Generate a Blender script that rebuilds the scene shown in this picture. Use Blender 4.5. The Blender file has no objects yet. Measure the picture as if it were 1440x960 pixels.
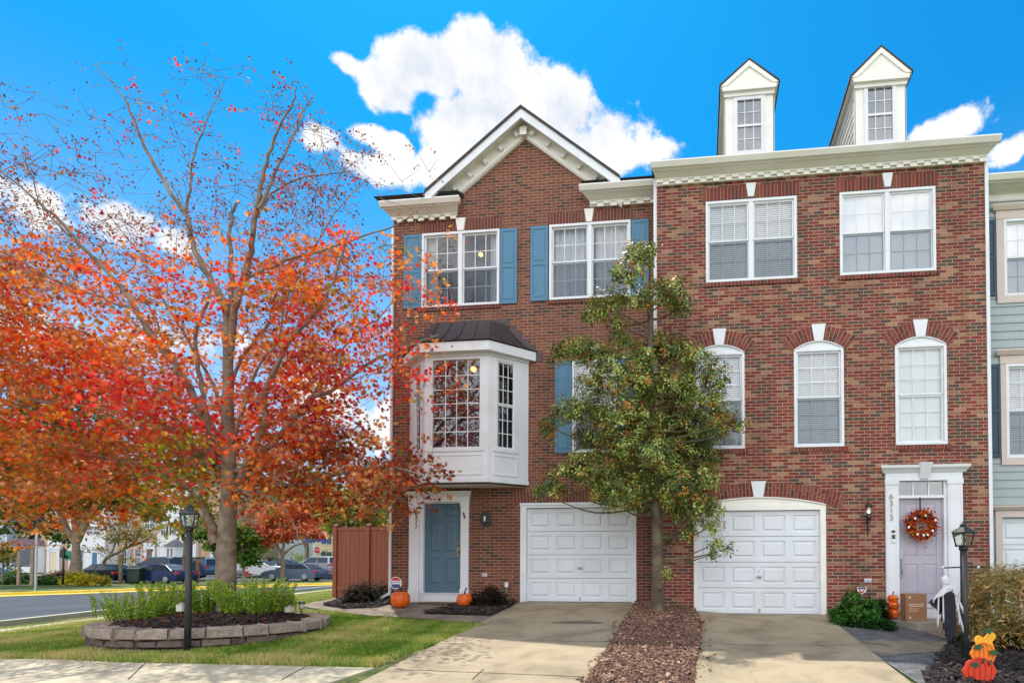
SKY_SAT, SKY_HUE, SKY_VAL, CLOUD, SKY_STR, SUN_E, EXPO = 1.0, .5, 1.3, 6.2, .13, 3.7, .46
SKY_TINT = (.03, .56, .82)
FILL_CLOUD_COVER, FILL_CLOUD_GAIN = .6, 1.3  # cover and boost of the unseen clouds added as fill light
import bpy, bmesh, math, random
import numpy as np
from mathutils import Vector, Matrix
random.seed(7); RNG = np.random.default_rng(7)
SC = bpy.context.scene
COL = SC.collection
# ------------------------------------------------------------------ camera
TH = math.radians(6.78); PH = math.radians(1.32); F = 850.0; PPX, PPY = 884.0, 772.0
CZ = 0.875
FW = Vector((-math.sin(TH)*math.cos(PH), math.cos(TH)*math.cos(PH), math.sin(PH)))
RT = Vector((math.cos(TH), math.sin(TH), 0)); UP = RT.cross(FW)
CAM = Vector((0, 0, CZ))
def ray(px, py): return FW + RT*((px-PPX)/F) + UP*((PPY-py)/F)
def at(px, py, d): return CAM + ray(px, py)*d            # point at depth d (metres) from the camera
def fp(px, py, Y):                                        # point on the vertical plane y = Y
    r = ray(px, py); return CAM + r*(Y/r.y)
def FX(px, Y, py=700): return fp(px, py, Y).x
def FZ(px, py, Y): return fp(px, py, Y).z
cam_d = bpy.data.cameras.new('camera'); cam = bpy.data.objects.new('camera', cam_d); COL.objects.link(cam)
cam.location = CAM
cam.rotation_euler = Matrix((RT, UP, -FW)).transposed().to_euler()
cam_d.sensor_width = 36; cam_d.lens = F/1440*36
cam_d.shift_x = -(PPX-720)/1440; cam_d.shift_y = (PPY-480)/1440
cam_d.clip_end = 2000; cam_d.clip_start = .05
SC.camera = cam
Y1, Y2, Y3 = 13.05, 12.5, 13.0
# ------------------------------------------------------------------ terrain
def sstep(a, b, x):
    t = max(0., min(1., (x-a)/(b-a))); return t*t*(3-2*t)
def lin(a, b, x): return max(0., min(1., (x-a)/(b-a)))
def terrain(x, y):
    if y < Y1: z = -0.065*(Y1-max(y, 2.5))
    else: z = 0.0
    z -= .14*lin(-1.2, .6, x) + .13*lin(2.7, 3.9, x)
    zr = -.6
    if x < -8.5:
        line = -16.0-(y-12.4)*.262          # kerb line of the side road
        t = lin(-8.5, line+1.0, x)
        z = z*(1-t)+zr*t
    if y > 28: z = z*(1-lin(28, 36, y)) + zr*lin(28, 36, y)
    if y > 50: z += .75*sstep(50, 62, y)
    if y > 90: z += (y-90)*.01
    return z
def G(px, py, off=0.):
    r = ray(px, py); lo, hi = 2.0, 200.0
    prev = lo; d = lo
    while d < hi:
        p = CAM + r*d
        if p.z < terrain(p.x, p.y)+off: break
        prev = d; d *= 1.02
    a, b = prev, d
    for _ in range(30):
        m = (a+b)/2; p = CAM+r*m
        if p.z < terrain(p.x, p.y)+off: b = m
        else: a = m
    return CAM + r*b
# ------------------------------------------------------------------ mesh builder
class MB:
    def __init__(s): s.v = []; s.f = []; s.sm = []; s.mi = []; s.T = None; s.cur = 0
    def _a(s, vs, fs, smooth=False):
        o = len(s.v)
        if s.T is not None: vs = [s.T @ Vector(v) for v in vs]
        s.v += [tuple(v) for v in vs]; s.f += [tuple(i+o for i in f) for f in fs]
        s.sm += [smooth]*len(fs); s.mi += [s.cur]*len(fs)
    def box(s, x0, x1, y0, y1, z0, z1):
        if x0 > x1: x0, x1 = x1, x0
        if y0 > y1: y0, y1 = y1, y0
        if z0 > z1: z0, z1 = z1, z0
        s._a([(x0,y0,z0),(x1,y0,z0),(x1,y1,z0),(x0,y1,z0),(x0,y0,z1),(x1,y0,z1),(x1,y1,z1),(x0,y1,z1)],
             [(0,3,2,1),(4,5,6,7),(0,1,5,4),(1,2,6,5),(2,3,7,6),(3,0,4,7)])
    def quad(s, a, b, c, d): s._a([a, b, c, d], [(0, 1, 2, 3)])
    def poly(s, pts): s._a(pts, [tuple(range(len(pts)))])
    def prism(s, pts, d):                     # planar polygon pts pushed by vector d
        n = len(pts); d = Vector(d)
        vs = [Vector(p) for p in pts] + [Vector(p)+d for p in pts]
        fs = [tuple(range(n-1, -1, -1)), tuple(range(n, 2*n))] + [(i, (i+1) % n, n+(i+1) % n, n+i) for i in range(n)]
        s._a(vs, fs)
    def bar(s, p, q, w, h):                   # rectangular bar from p to q
        p, q = Vector(p), Vector(q); d = (q-p).normalized()
        up = Vector((0, 0, 1)) if abs(d.z) < .95 else Vector((0, 1, 0))
        a = d.cross(up).normalized()*w/2; b = a.cross(d).normalized()*h/2
        s.prism([p+a+b, p-a+b, p-a-b, p+a-b], q-p)
    def tube(s, pts, rad, n=8, cap=True, smooth=True):
        pts = [Vector(p) for p in pts]
        if not hasattr(rad, '__len__'): rad = [rad]*len(pts)
        vs, fs = [], []; u = None
        for i, p in enumerate(pts):
            d = (pts[min(i+1, len(pts)-1)]-pts[max(i-1, 0)])
            d = d.normalized() if d.length > 1e-9 else Vector((0, 0, 1))
            if u is None: u = d.cross(Vector((.31, .95, .1))).normalized()
            else: u = (u - d*u.dot(d)).normalized()
            w = d.cross(u)
            for k in range(n):
                t = 2*math.pi*k/n; vs.append(p+(u*math.cos(t)+w*math.sin(t))*rad[i])
        for i in range(len(pts)-1):
            for k in range(n): fs.append((i*n+k, i*n+(k+1) % n, (i+1)*n+(k+1) % n, (i+1)*n+k))
        if cap: fs.append(tuple(range(n-1, -1, -1))); fs.append(tuple((len(pts)-1)*n+k for k in range(n)))
        s._a(vs, fs, smooth)
    def lathe(s, c, prof, n=16, smooth=True, rib=None):
        c = Vector(c); vs, fs = [], []
        for (r, z) in prof:
            for k in range(n):
                t = 2*math.pi*k/n; m = 1 if rib is None else rib(t)
                vs.append((c.x+r*m*math.cos(t), c.y+r*m*math.sin(t), c.z+z))
        for i in range(len(prof)-1):
            for k in range(n): fs.append((i*n+k, i*n+(k+1) % n, (i+1)*n+(k+1) % n, (i+1)*n+k))
        fs.append(tuple(range(n-1, -1, -1))); fs.append(tuple((len(prof)-1)*n+k for k in range(n)))
        s._a(vs, fs, smooth)
    def ball(s, c, rx, ry=None, rz=None, n=10, m=7):
        ry = ry or rx; rz = rz or rx
        o = []
        for i in range(1, m):
            t = math.pi*i/m
            for k in range(n):
                a = 2*math.pi*k/n; o.append((c[0]+rx*math.sin(t)*math.cos(a), c[1]+ry*math.sin(t)*math.sin(a), c[2]-rz*math.cos(t)))
        o.append((c[0], c[1], c[2]-rz)); o.append((c[0], c[1], c[2]+rz)); B = len(o)-2; T = len(o)-1
        fs = []
        for i in range(m-2):
            for k in range(n): fs.append((i*n+k, i*n+(k+1) % n, (i+1)*n+(k+1) % n, (i+1)*n+k))
        for k in range(n): fs.append((B, (k+1) % n, k)); fs.append((T, (m-2)*n+k, (m-2)*n+(k+1) % n))
        s._a(o, fs, True)
    def build(s, name, mat, parent=None, bevel=0, origin=None, root=None):
        me = bpy.data.meshes.new(name)
        off = Vector((0, 0, 0))
        if root is not None: off = Vector(root.location)
        elif origin is not None: off = Vector(origin)
        me.from_pydata([tuple(Vector(v)-off) for v in s.v], [], s.f)
        me.polygons.foreach_set('use_smooth', s.sm)
        for m in (mat if isinstance(mat, (list, tuple)) else [mat]): me.materials.append(m)
        if isinstance(mat, (list, tuple)): me.polygons.foreach_set('material_index', s.mi)
        me.update()
        o = bpy.data.objects.new(name, me); COL.objects.link(o)
        if parent is not None: o.parent = parent
        elif origin is not None: o.location = off
        if bevel:
            b = o.modifiers.new('bevel', 'BEVEL'); b.width = bevel; b.segments = 2; b.limit_method = 'ANGLE'; b.angle_limit = math.radians(40)
        return o
def tag(o, label=None, cat=None, group=None, kind=None):
    if label: o['label'] = label
    if cat: o['category'] = cat
    if group: o['group'] = group
    if kind: o['kind'] = kind
    return o
def thing(name, label, cat, loc=(0, 0, 0), rz=0, group=None):
    o = bpy.data.objects.new(name, None); COL.objects.link(o); o.location = loc; o.rotation_euler = (0, 0, rz)
    o.empty_display_size = .2
    return tag(o, label, cat, group)
def copy_tree(o, parent=None):
    c = o.copy(); COL.objects.link(c); c.parent = parent
    for ch in list(o.children): copy_tree(ch, c)
    return c
def text(body, size, mat, parent, M, ext=.003, name='lettering', align='CENTER', shear=0.):
    cu = bpy.data.curves.new(name, 'FONT'); cu.body = body; cu.size = size; cu.extrude = ext
    cu.align_x = align; cu.align_y = 'CENTER'; cu.shear = shear
    t = bpy.data.objects.new('tmp', cu); COL.objects.link(t); bpy.context.view_layer.update()
    me = bpy.data.meshes.new_from_object(t.evaluated_get(bpy.context.evaluated_depsgraph_get())); bpy.data.objects.remove(t)
    me.materials.clear(); me.materials.append(mat); me.name = name
    o = bpy.data.objects.new(name, me); COL.objects.link(o); o.parent = parent
    o.matrix_local = M; return o
FACE = Matrix.Rotation(math.pi/2, 4, 'X')    # text standing upright, read from -y
# ------------------------------------------------------------------ materials
def newmat(name):
    m = bpy.data.materials.new(name); m.use_nodes = True; nt = m.node_tree
    b = nt.nodes['Principled BSDF']; return m, nt, b
def srgb(r, g, b):
    f = lambda c: (c/255/12.92 if c/255 <= .04045 else ((c/255+.055)/1.055)**2.4)
    return (f(r), f(g), f(b), 1)
def N(nt, t, **k):
    n = nt.nodes.new(t)
    for a, v in k.items():
        if a.startswith('i_'): n.inputs[int(a[2:]) if a[2:].isdigit() else a[2:].replace('_', ' ')].default_value = v
        else: setattr(n, a, v)
    return n
def L(nt, a, b): nt.links.new(a, b)
def ramp(nt, stops, interp='LINEAR'):
    r = nt.nodes.new('ShaderNodeValToRGB'); r.color_ramp.interpolation = interp
    e = r.color_ramp.elements
    while len(e) < len(stops): e.new(.5)
    for i, (p, c) in enumerate(stops): e[i].position = p; e[i].color = c if len(c) == 4 else (*c, 1)
    return r
def plain(name, col, rough=.6, metal=0, var=.12, scale=6., bump=0.0, bscale=40, spec=.5, dirt=None):
    m, nt, b = newmat(name)
    tc = N(nt, 'ShaderNodeTexCoord')
    nz = N(nt, 'ShaderNodeTexNoise', i_Scale=scale, i_Detail=5.); L(nt, tc.outputs['Object'], nz.inputs['Vector'])
    c = Vector(col[:3])
    r = ramp(nt, [(.3, (*(c*(1-var)), 1)), (.7, (*[min(1, q) for q in c*(1+var)], 1))])
    L(nt, nz.outputs['Fac'], r.inputs['Fac'])
    out = r.outputs['Color']
    if dirt:
        n2 = N(nt, 'ShaderNodeTexNoise', i_Scale=scale*.35, i_Detail=8.); L(nt, tc.outputs['Object'], n2.inputs['Vector'])
        r2 = ramp(nt, [(.5, (0, 0, 0)), (.72, (1, 1, 1))]); L(nt, n2.outputs['Fac'], r2.inputs['Fac'])
        mx = N(nt, 'ShaderNodeMix', data_type='RGBA'); L(nt, r2.outputs['Color'], mx.inputs[0]); L(nt, out, mx.inputs[6]); mx.inputs[7].default_value = (*dirt[:3], 1)
        out = mx.outputs[2]
    L(nt, out, b.inputs['Base Color'])
    b.inputs['Roughness'].default_value = rough; b.inputs['Metallic'].default_value = metal
    b.inputs['Specular IOR Level'].default_value = spec
    if bump:
        n3 = N(nt, 'ShaderNodeTexNoise', i_Scale=float(bscale), i_Detail=6.); L(nt, tc.outputs['Object'], n3.inputs['Vector'])
        bp = N(nt, 'ShaderNodeBump', i_Strength=bump, i_Distance=.01); L(nt, n3.outputs['Fac'], bp.inputs['Height']); L(nt, bp.outputs[0], b.inputs['Normal'])
    return m
def brick(name, cols, mortar, w=.213, h=.0672, ms=.006, bump=.6):
    m, nt, b = newmat(name)
    tc = N(nt, 'ShaderNodeTexCoord'); sp = N(nt, 'ShaderNodeSeparateXYZ'); L(nt, tc.outputs['Object'], sp.inputs[0])
    ad = N(nt, 'ShaderNodeMath', operation='ADD'); L(nt, sp.outputs[0], ad.inputs[0]); L(nt, sp.outputs[1], ad.inputs[1])
    cb = N(nt, 'ShaderNodeCombineXYZ'); L(nt, ad.outputs[0], cb.inputs[0]); L(nt, sp.outputs[2], cb.inputs[1])
    bt = N(nt, 'ShaderNodeTexBrick', i_Scale=1.); L(nt, cb.outputs[0], bt.inputs['Vector'])
    bt.inputs['Color1'].default_value = (0, 0, 0, 1); bt.inputs['Color2'].default_value = (1, 1, 1, 1)
    bt.inputs['Mortar Size'].default_value = ms; bt.inputs['Mortar Smooth'].default_value = .25
    bt.inputs['Brick Width'].default_value = w; bt.inputs['Row Height'].default_value = h
    bt.inputs['Bias'].default_value = 0
    r = ramp(nt, [(p, srgb(*c)) for p, c in cols], 'CONSTANT'); L(nt, bt.outputs['Color'], r.inputs['Fac'])
    nz = N(nt, 'ShaderNodeTexNoise', i_Scale=25., i_Detail=6., i_Roughness=.7); L(nt, tc.outputs['Object'], nz.inputs['Vector'])
    r2 = ramp(nt, [(.25, (.62, .62, .62)), (.75, (1.25, 1.25, 1.25))]); L(nt, nz.outputs['Fac'], r2.inputs['Fac'])
    mu = N(nt, 'ShaderNodeMix', data_type='RGBA', blend_type='MULTIPLY'); mu.inputs[0].default_value = 1
    L(nt, r.outputs['Color'], mu.inputs[6]); L(nt, r2.outputs['Color'], mu.inputs[7])
    nb = N(nt, 'ShaderNodeTexNoise', i_Scale=.9, i_Detail=4.); L(nt, tc.outputs['Object'], nb.inputs['Vector'])
    r3 = ramp(nt, [(.3, (.86, .86, .87)), (.7, (1.1, 1.08, 1.05))]); L(nt, nb.outputs['Fac'], r3.inputs['Fac'])
    mpv = N(nt, 'ShaderNodeMapping'); mpv.inputs['Scale'].default_value = (2.6, 2.6, .28); L(nt, tc.outputs['Object'], mpv.inputs[0])
    nv = N(nt, 'ShaderNodeTexNoise', i_Scale=1., i_Detail=7., i_Roughness=.65); L(nt, mpv.outputs[0], nv.inputs['Vector'])
    rv = ramp(nt, [(.32, (.74, .74, .75)), (.55, (1, 1, 1)), (.8, (1.1, 1.09, 1.07))]); L(nt, nv.outputs['Fac'], rv.inputs['Fac'])
    mv = N(nt, 'ShaderNodeMix', data_type='RGBA', blend_type='MULTIPLY'); mv.inputs[0].default_value = 1
    L(nt, r3.outputs['Color'], mv.inputs[6]); L(nt, rv.outputs['Color'], mv.inputs[7])
    mo = N(nt, 'ShaderNodeMix', data_type='RGBA'); L(nt, bt.outputs['Fac'], mo.inputs[0]); L(nt, mu.outputs[2], mo.inputs[6]); mo.inputs[7].default_value = srgb(*mortar)
    m3 = N(nt, 'ShaderNodeMix', data_type='RGBA', blend_type='MULTIPLY'); m3.inputs[0].default_value = 1
    L(nt, mo.outputs[2], m3.inputs[6]); L(nt, mv.outputs[2], m3.inputs[7])
    L(nt, m3.outputs[2], b.inputs['Base Color']); b.inputs['Roughness'].default_value = .85
    inv = N(nt, 'ShaderNodeMath', operation='SUBTRACT'); inv.inputs[0].default_value = 1; L(nt, bt.outputs['Fac'], inv.inputs[1])
    a2 = N(nt, 'ShaderNodeMath', operation='MULTIPLY_ADD'); L(nt, nz.outputs['Fac'], a2.inputs[0]); a2.inputs[1].default_value = .35; L(nt, inv.outputs[0], a2.inputs[2])
    bp = N(nt, 'ShaderNodeBump', i_Strength=bump, i_Distance=.008); L(nt, a2.outputs[0], bp.inputs['Height']); L(nt, bp.outputs[0], b.inputs['Normal'])
    return m
def island(name, stops, rough=.8, bump=.3):        # colour varies from piece to piece
    m, nt, b = newmat(name)
    g = N(nt, 'ShaderNodeNewGeometry'); r = ramp(nt, [(p, srgb(*c)) for p, c in stops]); L(nt, g.outputs['Random Per Island'], r.inputs['Fac'])
    tc = N(nt, 'ShaderNodeTexCoord'); nz = N(nt, 'ShaderNodeTexNoise', i_Scale=22., i_Detail=6.); L(nt, tc.outputs['Object'], nz.inputs['Vector'])
    r2 = ramp(nt, [(.25, (.65, .65, .65)), (.75, (1.2, 1.2, 1.2))]); L(nt, nz.outputs['Fac'], r2.inputs['Fac'])
    mu = N(nt, 'ShaderNodeMix', data_type='RGBA', blend_type='MULTIPLY'); mu.inputs[0].default_value = 1
    L(nt, r.outputs['Color'], mu.inputs[6]); L(nt, r2.outputs['Color'], mu.inputs[7]); L(nt, mu.outputs[2], b.inputs['Base Color'])
    b.inputs['Roughness'].default_value = rough
    bp = N(nt, 'ShaderNodeBump', i_Strength=bump, i_Distance=.01); L(nt, nz.outputs['Fac'], bp.inputs['Height']); L(nt, bp.outputs[0], b.inputs['Normal'])
    return m
def leafmat(name, trans=.35, rough=.5, spec=.3):   # colour from the 'tint' face attribute
    m, nt, b = newmat(name)
    a = N(nt, 'ShaderNodeAttribute', attribute_name='tint')
    L(nt, a.outputs['Color'], b.inputs['Base Color']); b.inputs['Roughness'].default_value = rough; b.inputs['Specular IOR Level'].default_value = spec
    t = N(nt, 'ShaderNodeBsdfTranslucent'); L(nt, a.outputs['Color'], t.inputs['Color'])
    mx = N(nt, 'ShaderNodeMixShader'); mx.inputs[0].default_value = trans
    L(nt, b.outputs[0], mx.inputs[1]); L(nt, t.outputs[0], mx.inputs[2]); L(nt, mx.outputs[0], nt.nodes['Material Output'].inputs[0])
    return m
def glassmat(name, tint=(.95, .97, .98), refl=.16, rough=.015, wav=.0):
    m, nt, b = newmat(name); nt.nodes.remove(b)
    tr = N(nt, 'ShaderNodeBsdfTransparent'); tr.inputs[0].default_value = (*tint, 1)
    gl = N(nt, 'ShaderNodeBsdfGlossy'); gl.inputs['Roughness'].default_value = rough
    lw = N(nt, 'ShaderNodeLayerWeight'); lw.inputs[0].default_value = .25
    ma = N(nt, 'ShaderNodeMath', operation='MULTIPLY_ADD', use_clamp=True); L(nt, lw.outputs['Fresnel'], ma.inputs[0]); ma.inputs[1].default_value = .8; ma.inputs[2].default_value = refl
    if wav:
        tc = N(nt, 'ShaderNodeTexCoord'); nz = N(nt, 'ShaderNodeTexNoise', i_Scale=2.5, i_Detail=1.); L(nt, tc.outputs['Object'], nz.inputs['Vector'])
        bp = N(nt, 'ShaderNodeBump', i_Strength=wav, i_Distance=.02); L(nt, nz.outputs['Fac'], bp.inputs['Height']); L(nt, bp.outputs[0], gl.inputs['Normal'])
    mx = N(nt, 'ShaderNodeMixShader'); L(nt, ma.outputs[0], mx.inputs[0]); L(nt, tr.outputs[0], mx.inputs[1]); L(nt, gl.outputs[0], mx.inputs[2])
    L(nt, mx.outputs[0], nt.nodes['Material Output'].inputs[0]); return m
def emit(name, col, s):
    m, nt, b = newmat(name); b.inputs['Emission Color'].default_value = (*col, 1); b.inputs['Emission Strength'].default_value = s; b.inputs['Base Color'].default_value = (*col, 1); return m
M = {}
M['brick_l'] = brick('brown brick wall', [(0, (88, 62, 54)), (.16, (120, 70, 56)), (.36, (130, 76, 59)), (.6, (123, 69, 54)), (.8, (138, 84, 65))], (166, 142, 122), ms=.0065)
M['brick_r'] = brick('mixed red brick wall', [(0, (90, 68, 60)), (.17, (132, 56, 48)), (.34, (116, 50, 43)), (.48, (142, 72, 58)), (.60, (154, 106, 84)), (.72, (126, 54, 46)), (.84, (102, 72, 62)), (.92, (168, 126, 98))], (176, 154, 132), ms=.0065)
M['brick_tan'] = brick('peach brick wall', [(0, (196, 158, 128)), (.3, (214, 176, 146)), (.7, (204, 160, 126))], (220, 205, 185))
M['soldier_l'] = island('brown soldier bricks', [(0, (92, 48, 40)), (.5, (122, 62, 50)), (1, (104, 52, 43))])
M['soldier_r'] = island('red soldier bricks', [(0, (76, 52, 44)), (.35, (124, 46, 38)), (.65, (140, 76, 58)), (1, (112, 38, 33))])
M['mortar'] = plain('mortar', srgb(176, 156, 138), .9)
M['white'] = plain('white painted trim', (.775, .80, .845), .45, var=.02, dirt=(.70, .715, .74))
M['cream'] = plain('cream painted trim', (.88, .855, .80, 1), .5, var=.02, dirt=(.80, .77, .70))
M['gutter'] = plain('weathered cream gutter', (.84, .82, .77, 1), .4, var=.04, scale=3, dirt=(.68, .65, .58))
M['taupe'] = plain('taupe painted trim', srgb(206, 190, 182), .5, var=.04)
M['garage'] = plain('white garage door steel', (.74, .775, .83), .4, var=.03, scale=2, dirt=(.68, .70, .73))
M['shutter'] = plain('slate blue shutter', srgb(74, 126, 158), .5, var=.06)
M['shutter_dk'] = plain('dark teal shutter', srgb(38, 64, 84), .5, var=.06)
M['door_blue'] = plain('slate blue door paint', srgb(78, 108, 128), .4, var=.04)
M['door_lav'] = plain('lavender grey door paint', srgb(178, 172, 186), .4, var=.03)
M['siding'] = plain('sage siding', srgb(162, 174, 176), .55, var=.05)
M['siding_cream'] = plain('cream siding', srgb(226, 220, 204), .55, var=.04)
M['roofing'] = plain('dark asphalt shingle', srgb(70, 66, 64), .9, var=.3, scale=30, bump=.5)
M['copper'] = plain('dark bronze metal roof', srgb(74, 64, 66), .45, metal=.3, var=.12, scale=4)
M['black'] = plain('black painted metal', (.02, .02, .022), .35, var=.2)
M['blackwood'] = plain('dark lamp post paint', (.035, .033, .035), .5, var=.25, bump=.2)
M['grey_metal'] = plain('grey galvanised metal', (.38, .4, .42), .4, metal=.6)
M['chrome'] = plain('satin nickel', (.6, .58, .52), .25, metal=.9)
M['brass'] = plain('brass', (.34, .26, .13), .4, metal=.3)
M['glass'] = glassmat('window glass', refl=.10)
M['glass_sky'] = glassmat('window glass with a strong reflection', refl=.38, wav=.05)
M['glass_bay'] = glassmat('picture window glass', refl=.22, wav=.03)
M['screen'] = glassmat('insect screen', tint=(.68, .71, .74), refl=0.0, rough=.6)
M['lampglass'] = glassmat('lantern glass', tint=(.92, .93, .9), refl=.12, rough=.1)
M['blind'] = plain('white blind slats', (.86, .87, .88), .6, var=.02)
M['curtain'] = plain('sheer curtain', (.55, .57, .62), .8, var=.05)
M['room'] = plain('room interior wall', (.08, .10, .13), .9)
M['roomwarm'] = plain('dining room wall', (.05, .07, .10), .9)
M['glow'] = emit('warm bulb', (1, .55, .18), 1.4)
M['bulb'] = emit('bright bulb', (1, .9, .7), 4)
M['bark'] = plain('grey brown bark', srgb(128, 112, 98), .9, var=.4, scale=9, bump=1.0, bscale=22, dirt=srgb(158, 146, 126))
M['bark2'] = plain('smooth brown bark', srgb(96, 82, 68), .9, var=.35, scale=7, bump=.8, bscale=25, dirt=srgb(128, 126, 98))
M['bark_far'] = plain('far tree bark', srgb(136, 118, 102), .9, var=.3)
M['leaf'] = leafmat('leaves', .52, .6, .15)
M['leaf_gloss'] = leafmat('glossy leaves', .3, .42, .5)
M['grassblade'] = leafmat('grass blades', .35, .6, .2)
M['chips'] = island('mulch chips', [(0, (66, 44, 36)), (.5, (118, 84, 68)), (.85, (152, 116, 96)), (1, (196, 164, 140))], .9)
M['chips_dk'] = island('dark mulch chips', [(0, (28, 24, 24)), (.6, (48, 40, 40)), (1, (84, 70, 64))], .9)
M['soil'] = plain('mulch soil', srgb(70, 52, 48), .95, var=.4, scale=20, bump=1., bscale=50)
M['soil_dk'] = plain('black mulch soil', srgb(34, 29, 30), .95, var=.4, scale=20, bump=1., bscale=50)
M['stone'] = island('planter stones', [(0, (92, 78, 72)), (.4, (128, 110, 98)), (.75, (110, 96, 92)), (1, (146, 128, 112))], .9, 1.0)
M['stone_cap'] = island('planter cap stones', [(0, (138, 122, 112)), (.5, (164, 148, 132)), (1, (148, 132, 124))], .9, .8)
M['fence'] = plain('red brown vinyl fence', srgb(150, 84, 62), .6, var=.06)
M['pumpkin'] = plain('pumpkin skin', srgb(222, 98, 18), .45, var=.15, scale=12)
M['stem'] = plain('dry pumpkin stem', srgb(70, 66, 48), .8)
M['card'] = plain('brown cardboard', srgb(156, 112, 82), .8, var=.05)
M['print'] = plain('pale print', srgb(226, 196, 172), .8)
M['red'] = plain('red paint', srgb(196, 40, 36), .45)
M['blue'] = plain('blue paint', srgb(36, 84, 168), .45)
M['bluep'] = plain('blue print', srgb(60, 72, 140), .45)
M['signwhite'] = plain('white sign face', (.8, .8, .82), .45)
M['post_wood'] = plain('weathered grey wood', srgb(150, 128, 112), .9, var=.25)
M['post_red'] = plain('reddish wood', srgb(170, 112, 84), .9, var=.2)
M['gauze'] = plain('white gauze cloth', (.75, .75, .8), .9, var=.06)
M['cloth'] = plain('black cloth', (.025, .025, .035), .95, var=.3)
M['tyre'] = plain('tyre rubber', (.02, .02, .02), .8)
M['carglass'] = plain('dark car glass', (.04, .055, .08), .18, spec=.45)
M['taillight'] = plain('red lamp lens', (.6, .03, .03), .2)
M['headlight'] = plain('clear lamp lens', (.7, .72, .75), .15)
M['mat'] = plain('coir doormat', srgb(130, 96, 72), .95, var=.2, scale=50)
M['concrete_step'] = plain('concrete step', srgb(150, 140, 126), .85, var=.12, bump=.3, dirt=srgb(105, 98, 88))
# ------------------------------------------------------------------ ground sheets
def grid_obj(name, xs, ys, zf, mat, label=None, kind='structure'):
    nx, ny = len(xs), len(ys)
    v = [(x, y, zf(x, y)) for y in ys for x in xs]
    f = [(j*nx+i, j*nx+i+1, (j+1)*nx+i+1, (j+1)*nx+i) for j in range(ny-1) for i in range(nx-1)]
    me = bpy.data.meshes.new(name); me.from_pydata(v, [], f); me.polygons.foreach_set('use_smooth', [True]*len(f)); me.materials.append(mat); me.update()
    o = bpy.data.objects.new(name, me); COL.objects.link(o); tag(o, kind=kind, label=label); return o
def frange(a, b, s):
    n = max(1, int(round((b-a)/s))); return [a+(b-a)*i/n for i in range(n+1)]
def bil(A, B, n, m, off, zf=terrain):       # strip between polylines A and B draped over the terrain
    def samp(P, t):
        L_ = [0]
        for i in range(1, len(P)): L_.append(L_[-1]+math.dist(P[i][:2], P[i-1][:2]))
        s = t*L_[-1]
        for i in range(1, len(P)):
            if s <= L_[i]+1e-9:
                u = (s-L_[i-1])/max(1e-9, L_[i]-L_[i-1]); return (P[i-1][0]*(1-u)+P[i][0]*u, P[i-1][1]*(1-u)+P[i][1]*u)
        return P[-1][:2]
    v, f = [], []
    for i in range(n+1):
        a, b = samp(A, i/n), samp(B, i/n)
        for j in range(m+1):
            u = j/m; x, y = a[0]*(1-u)+b[0]*u, a[1]*(1-u)+b[1]*u
            v.append((x, y, zf(x, y)+off))
    for i in range(n):
        for j in range(m):
            q = (i*(m+1)+j, i*(m+1)+j+1, (i+1)*(m+1)+j+1, (i+1)*(m+1)+j); f.append(q)
    return v, f
def sheet(name, A, B, n, m, off, mat, thick=0, kind='structure', zf=terrain):
    v, f = bil(A, B, n, m, off, zf)
    me = bpy.data.meshes.new(name)
    if thick:
        k = len(v); v2 = [(x, y, z-thick) for x, y, z in v]
        f = list(f); W = m+1
        edge = [j for j in range(W)] + [i*W+m for i in range(1, n+1)] + [n*W+j for j in range(m-1, -1, -1)] + [i*W for i in range(n-1, 0, -1)]
        for a, b in zip(edge, edge[1:]+edge[:1]): f.append((a, b, b+k, a+k))
        v = v+v2
    me.from_pydata(v, [], f); me.materials.append(mat); me.update()
    bm = bmesh.new(); bm.from_mesh(me); bmesh.ops.recalc_face_normals(bm, faces=bm.faces)
    if bm.faces[0].normal.z < 0 and not thick:
        bmesh.ops.reverse_faces(bm, faces=bm.faces)
    bm.to_mesh(me); bm.free()
    o = bpy.data.objects.new(name, me); COL.objects.link(o); tag(o, kind=kind); return o
# lawn material
def lawnmat():
    m, nt, b = newmat('lawn turf')
    tc = N(nt, 'ShaderNodeTexCoord')
    n1 = N(nt, 'ShaderNodeTexNoise', i_Scale=1.1, i_Detail=6., i_Roughness=.65); L(nt, tc.outputs['Object'], n1.inputs['Vector'])
    n2 = N(nt, 'ShaderNodeTexNoise', i_Scale=35., i_Detail=4.); L(nt, tc.outputs['Object'], n2.inputs['Vector'])
    r1 = ramp(nt, [(.35, srgb(66, 92, 34)), (.5, srgb(88, 108, 46)), (.65, srgb(138, 130, 76))]); L(nt, n1.outputs['Fac'], r1.inputs['Fac'])
    r2 = ramp(nt, [(.3, (.5, .5, .5)), (.7, (1.2, 1.2, 1.2))]); L(nt, n2.outputs['Fac'], r2.inputs['Fac'])
    mu = N(nt, 'ShaderNodeMix', data_type='RGBA', blend_type='MULTIPLY'); mu.inputs[0].default_value = 1
    L(nt, r1.outputs['Color'], mu.inputs[6]); L(nt, r2.outputs['Color'], mu.inputs[7]); L(nt, mu.outputs[2], b.inputs['Base Color'])
    b.inputs['Roughness'].default_value = .95
    bp = N(nt, 'ShaderNodeBump', i_Strength=1., i_Distance=.03); L(nt, n2.outputs['Fac'], bp.inputs['Height']); L(nt, bp.outputs[0], b.inputs['Normal'])
    return m
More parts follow.
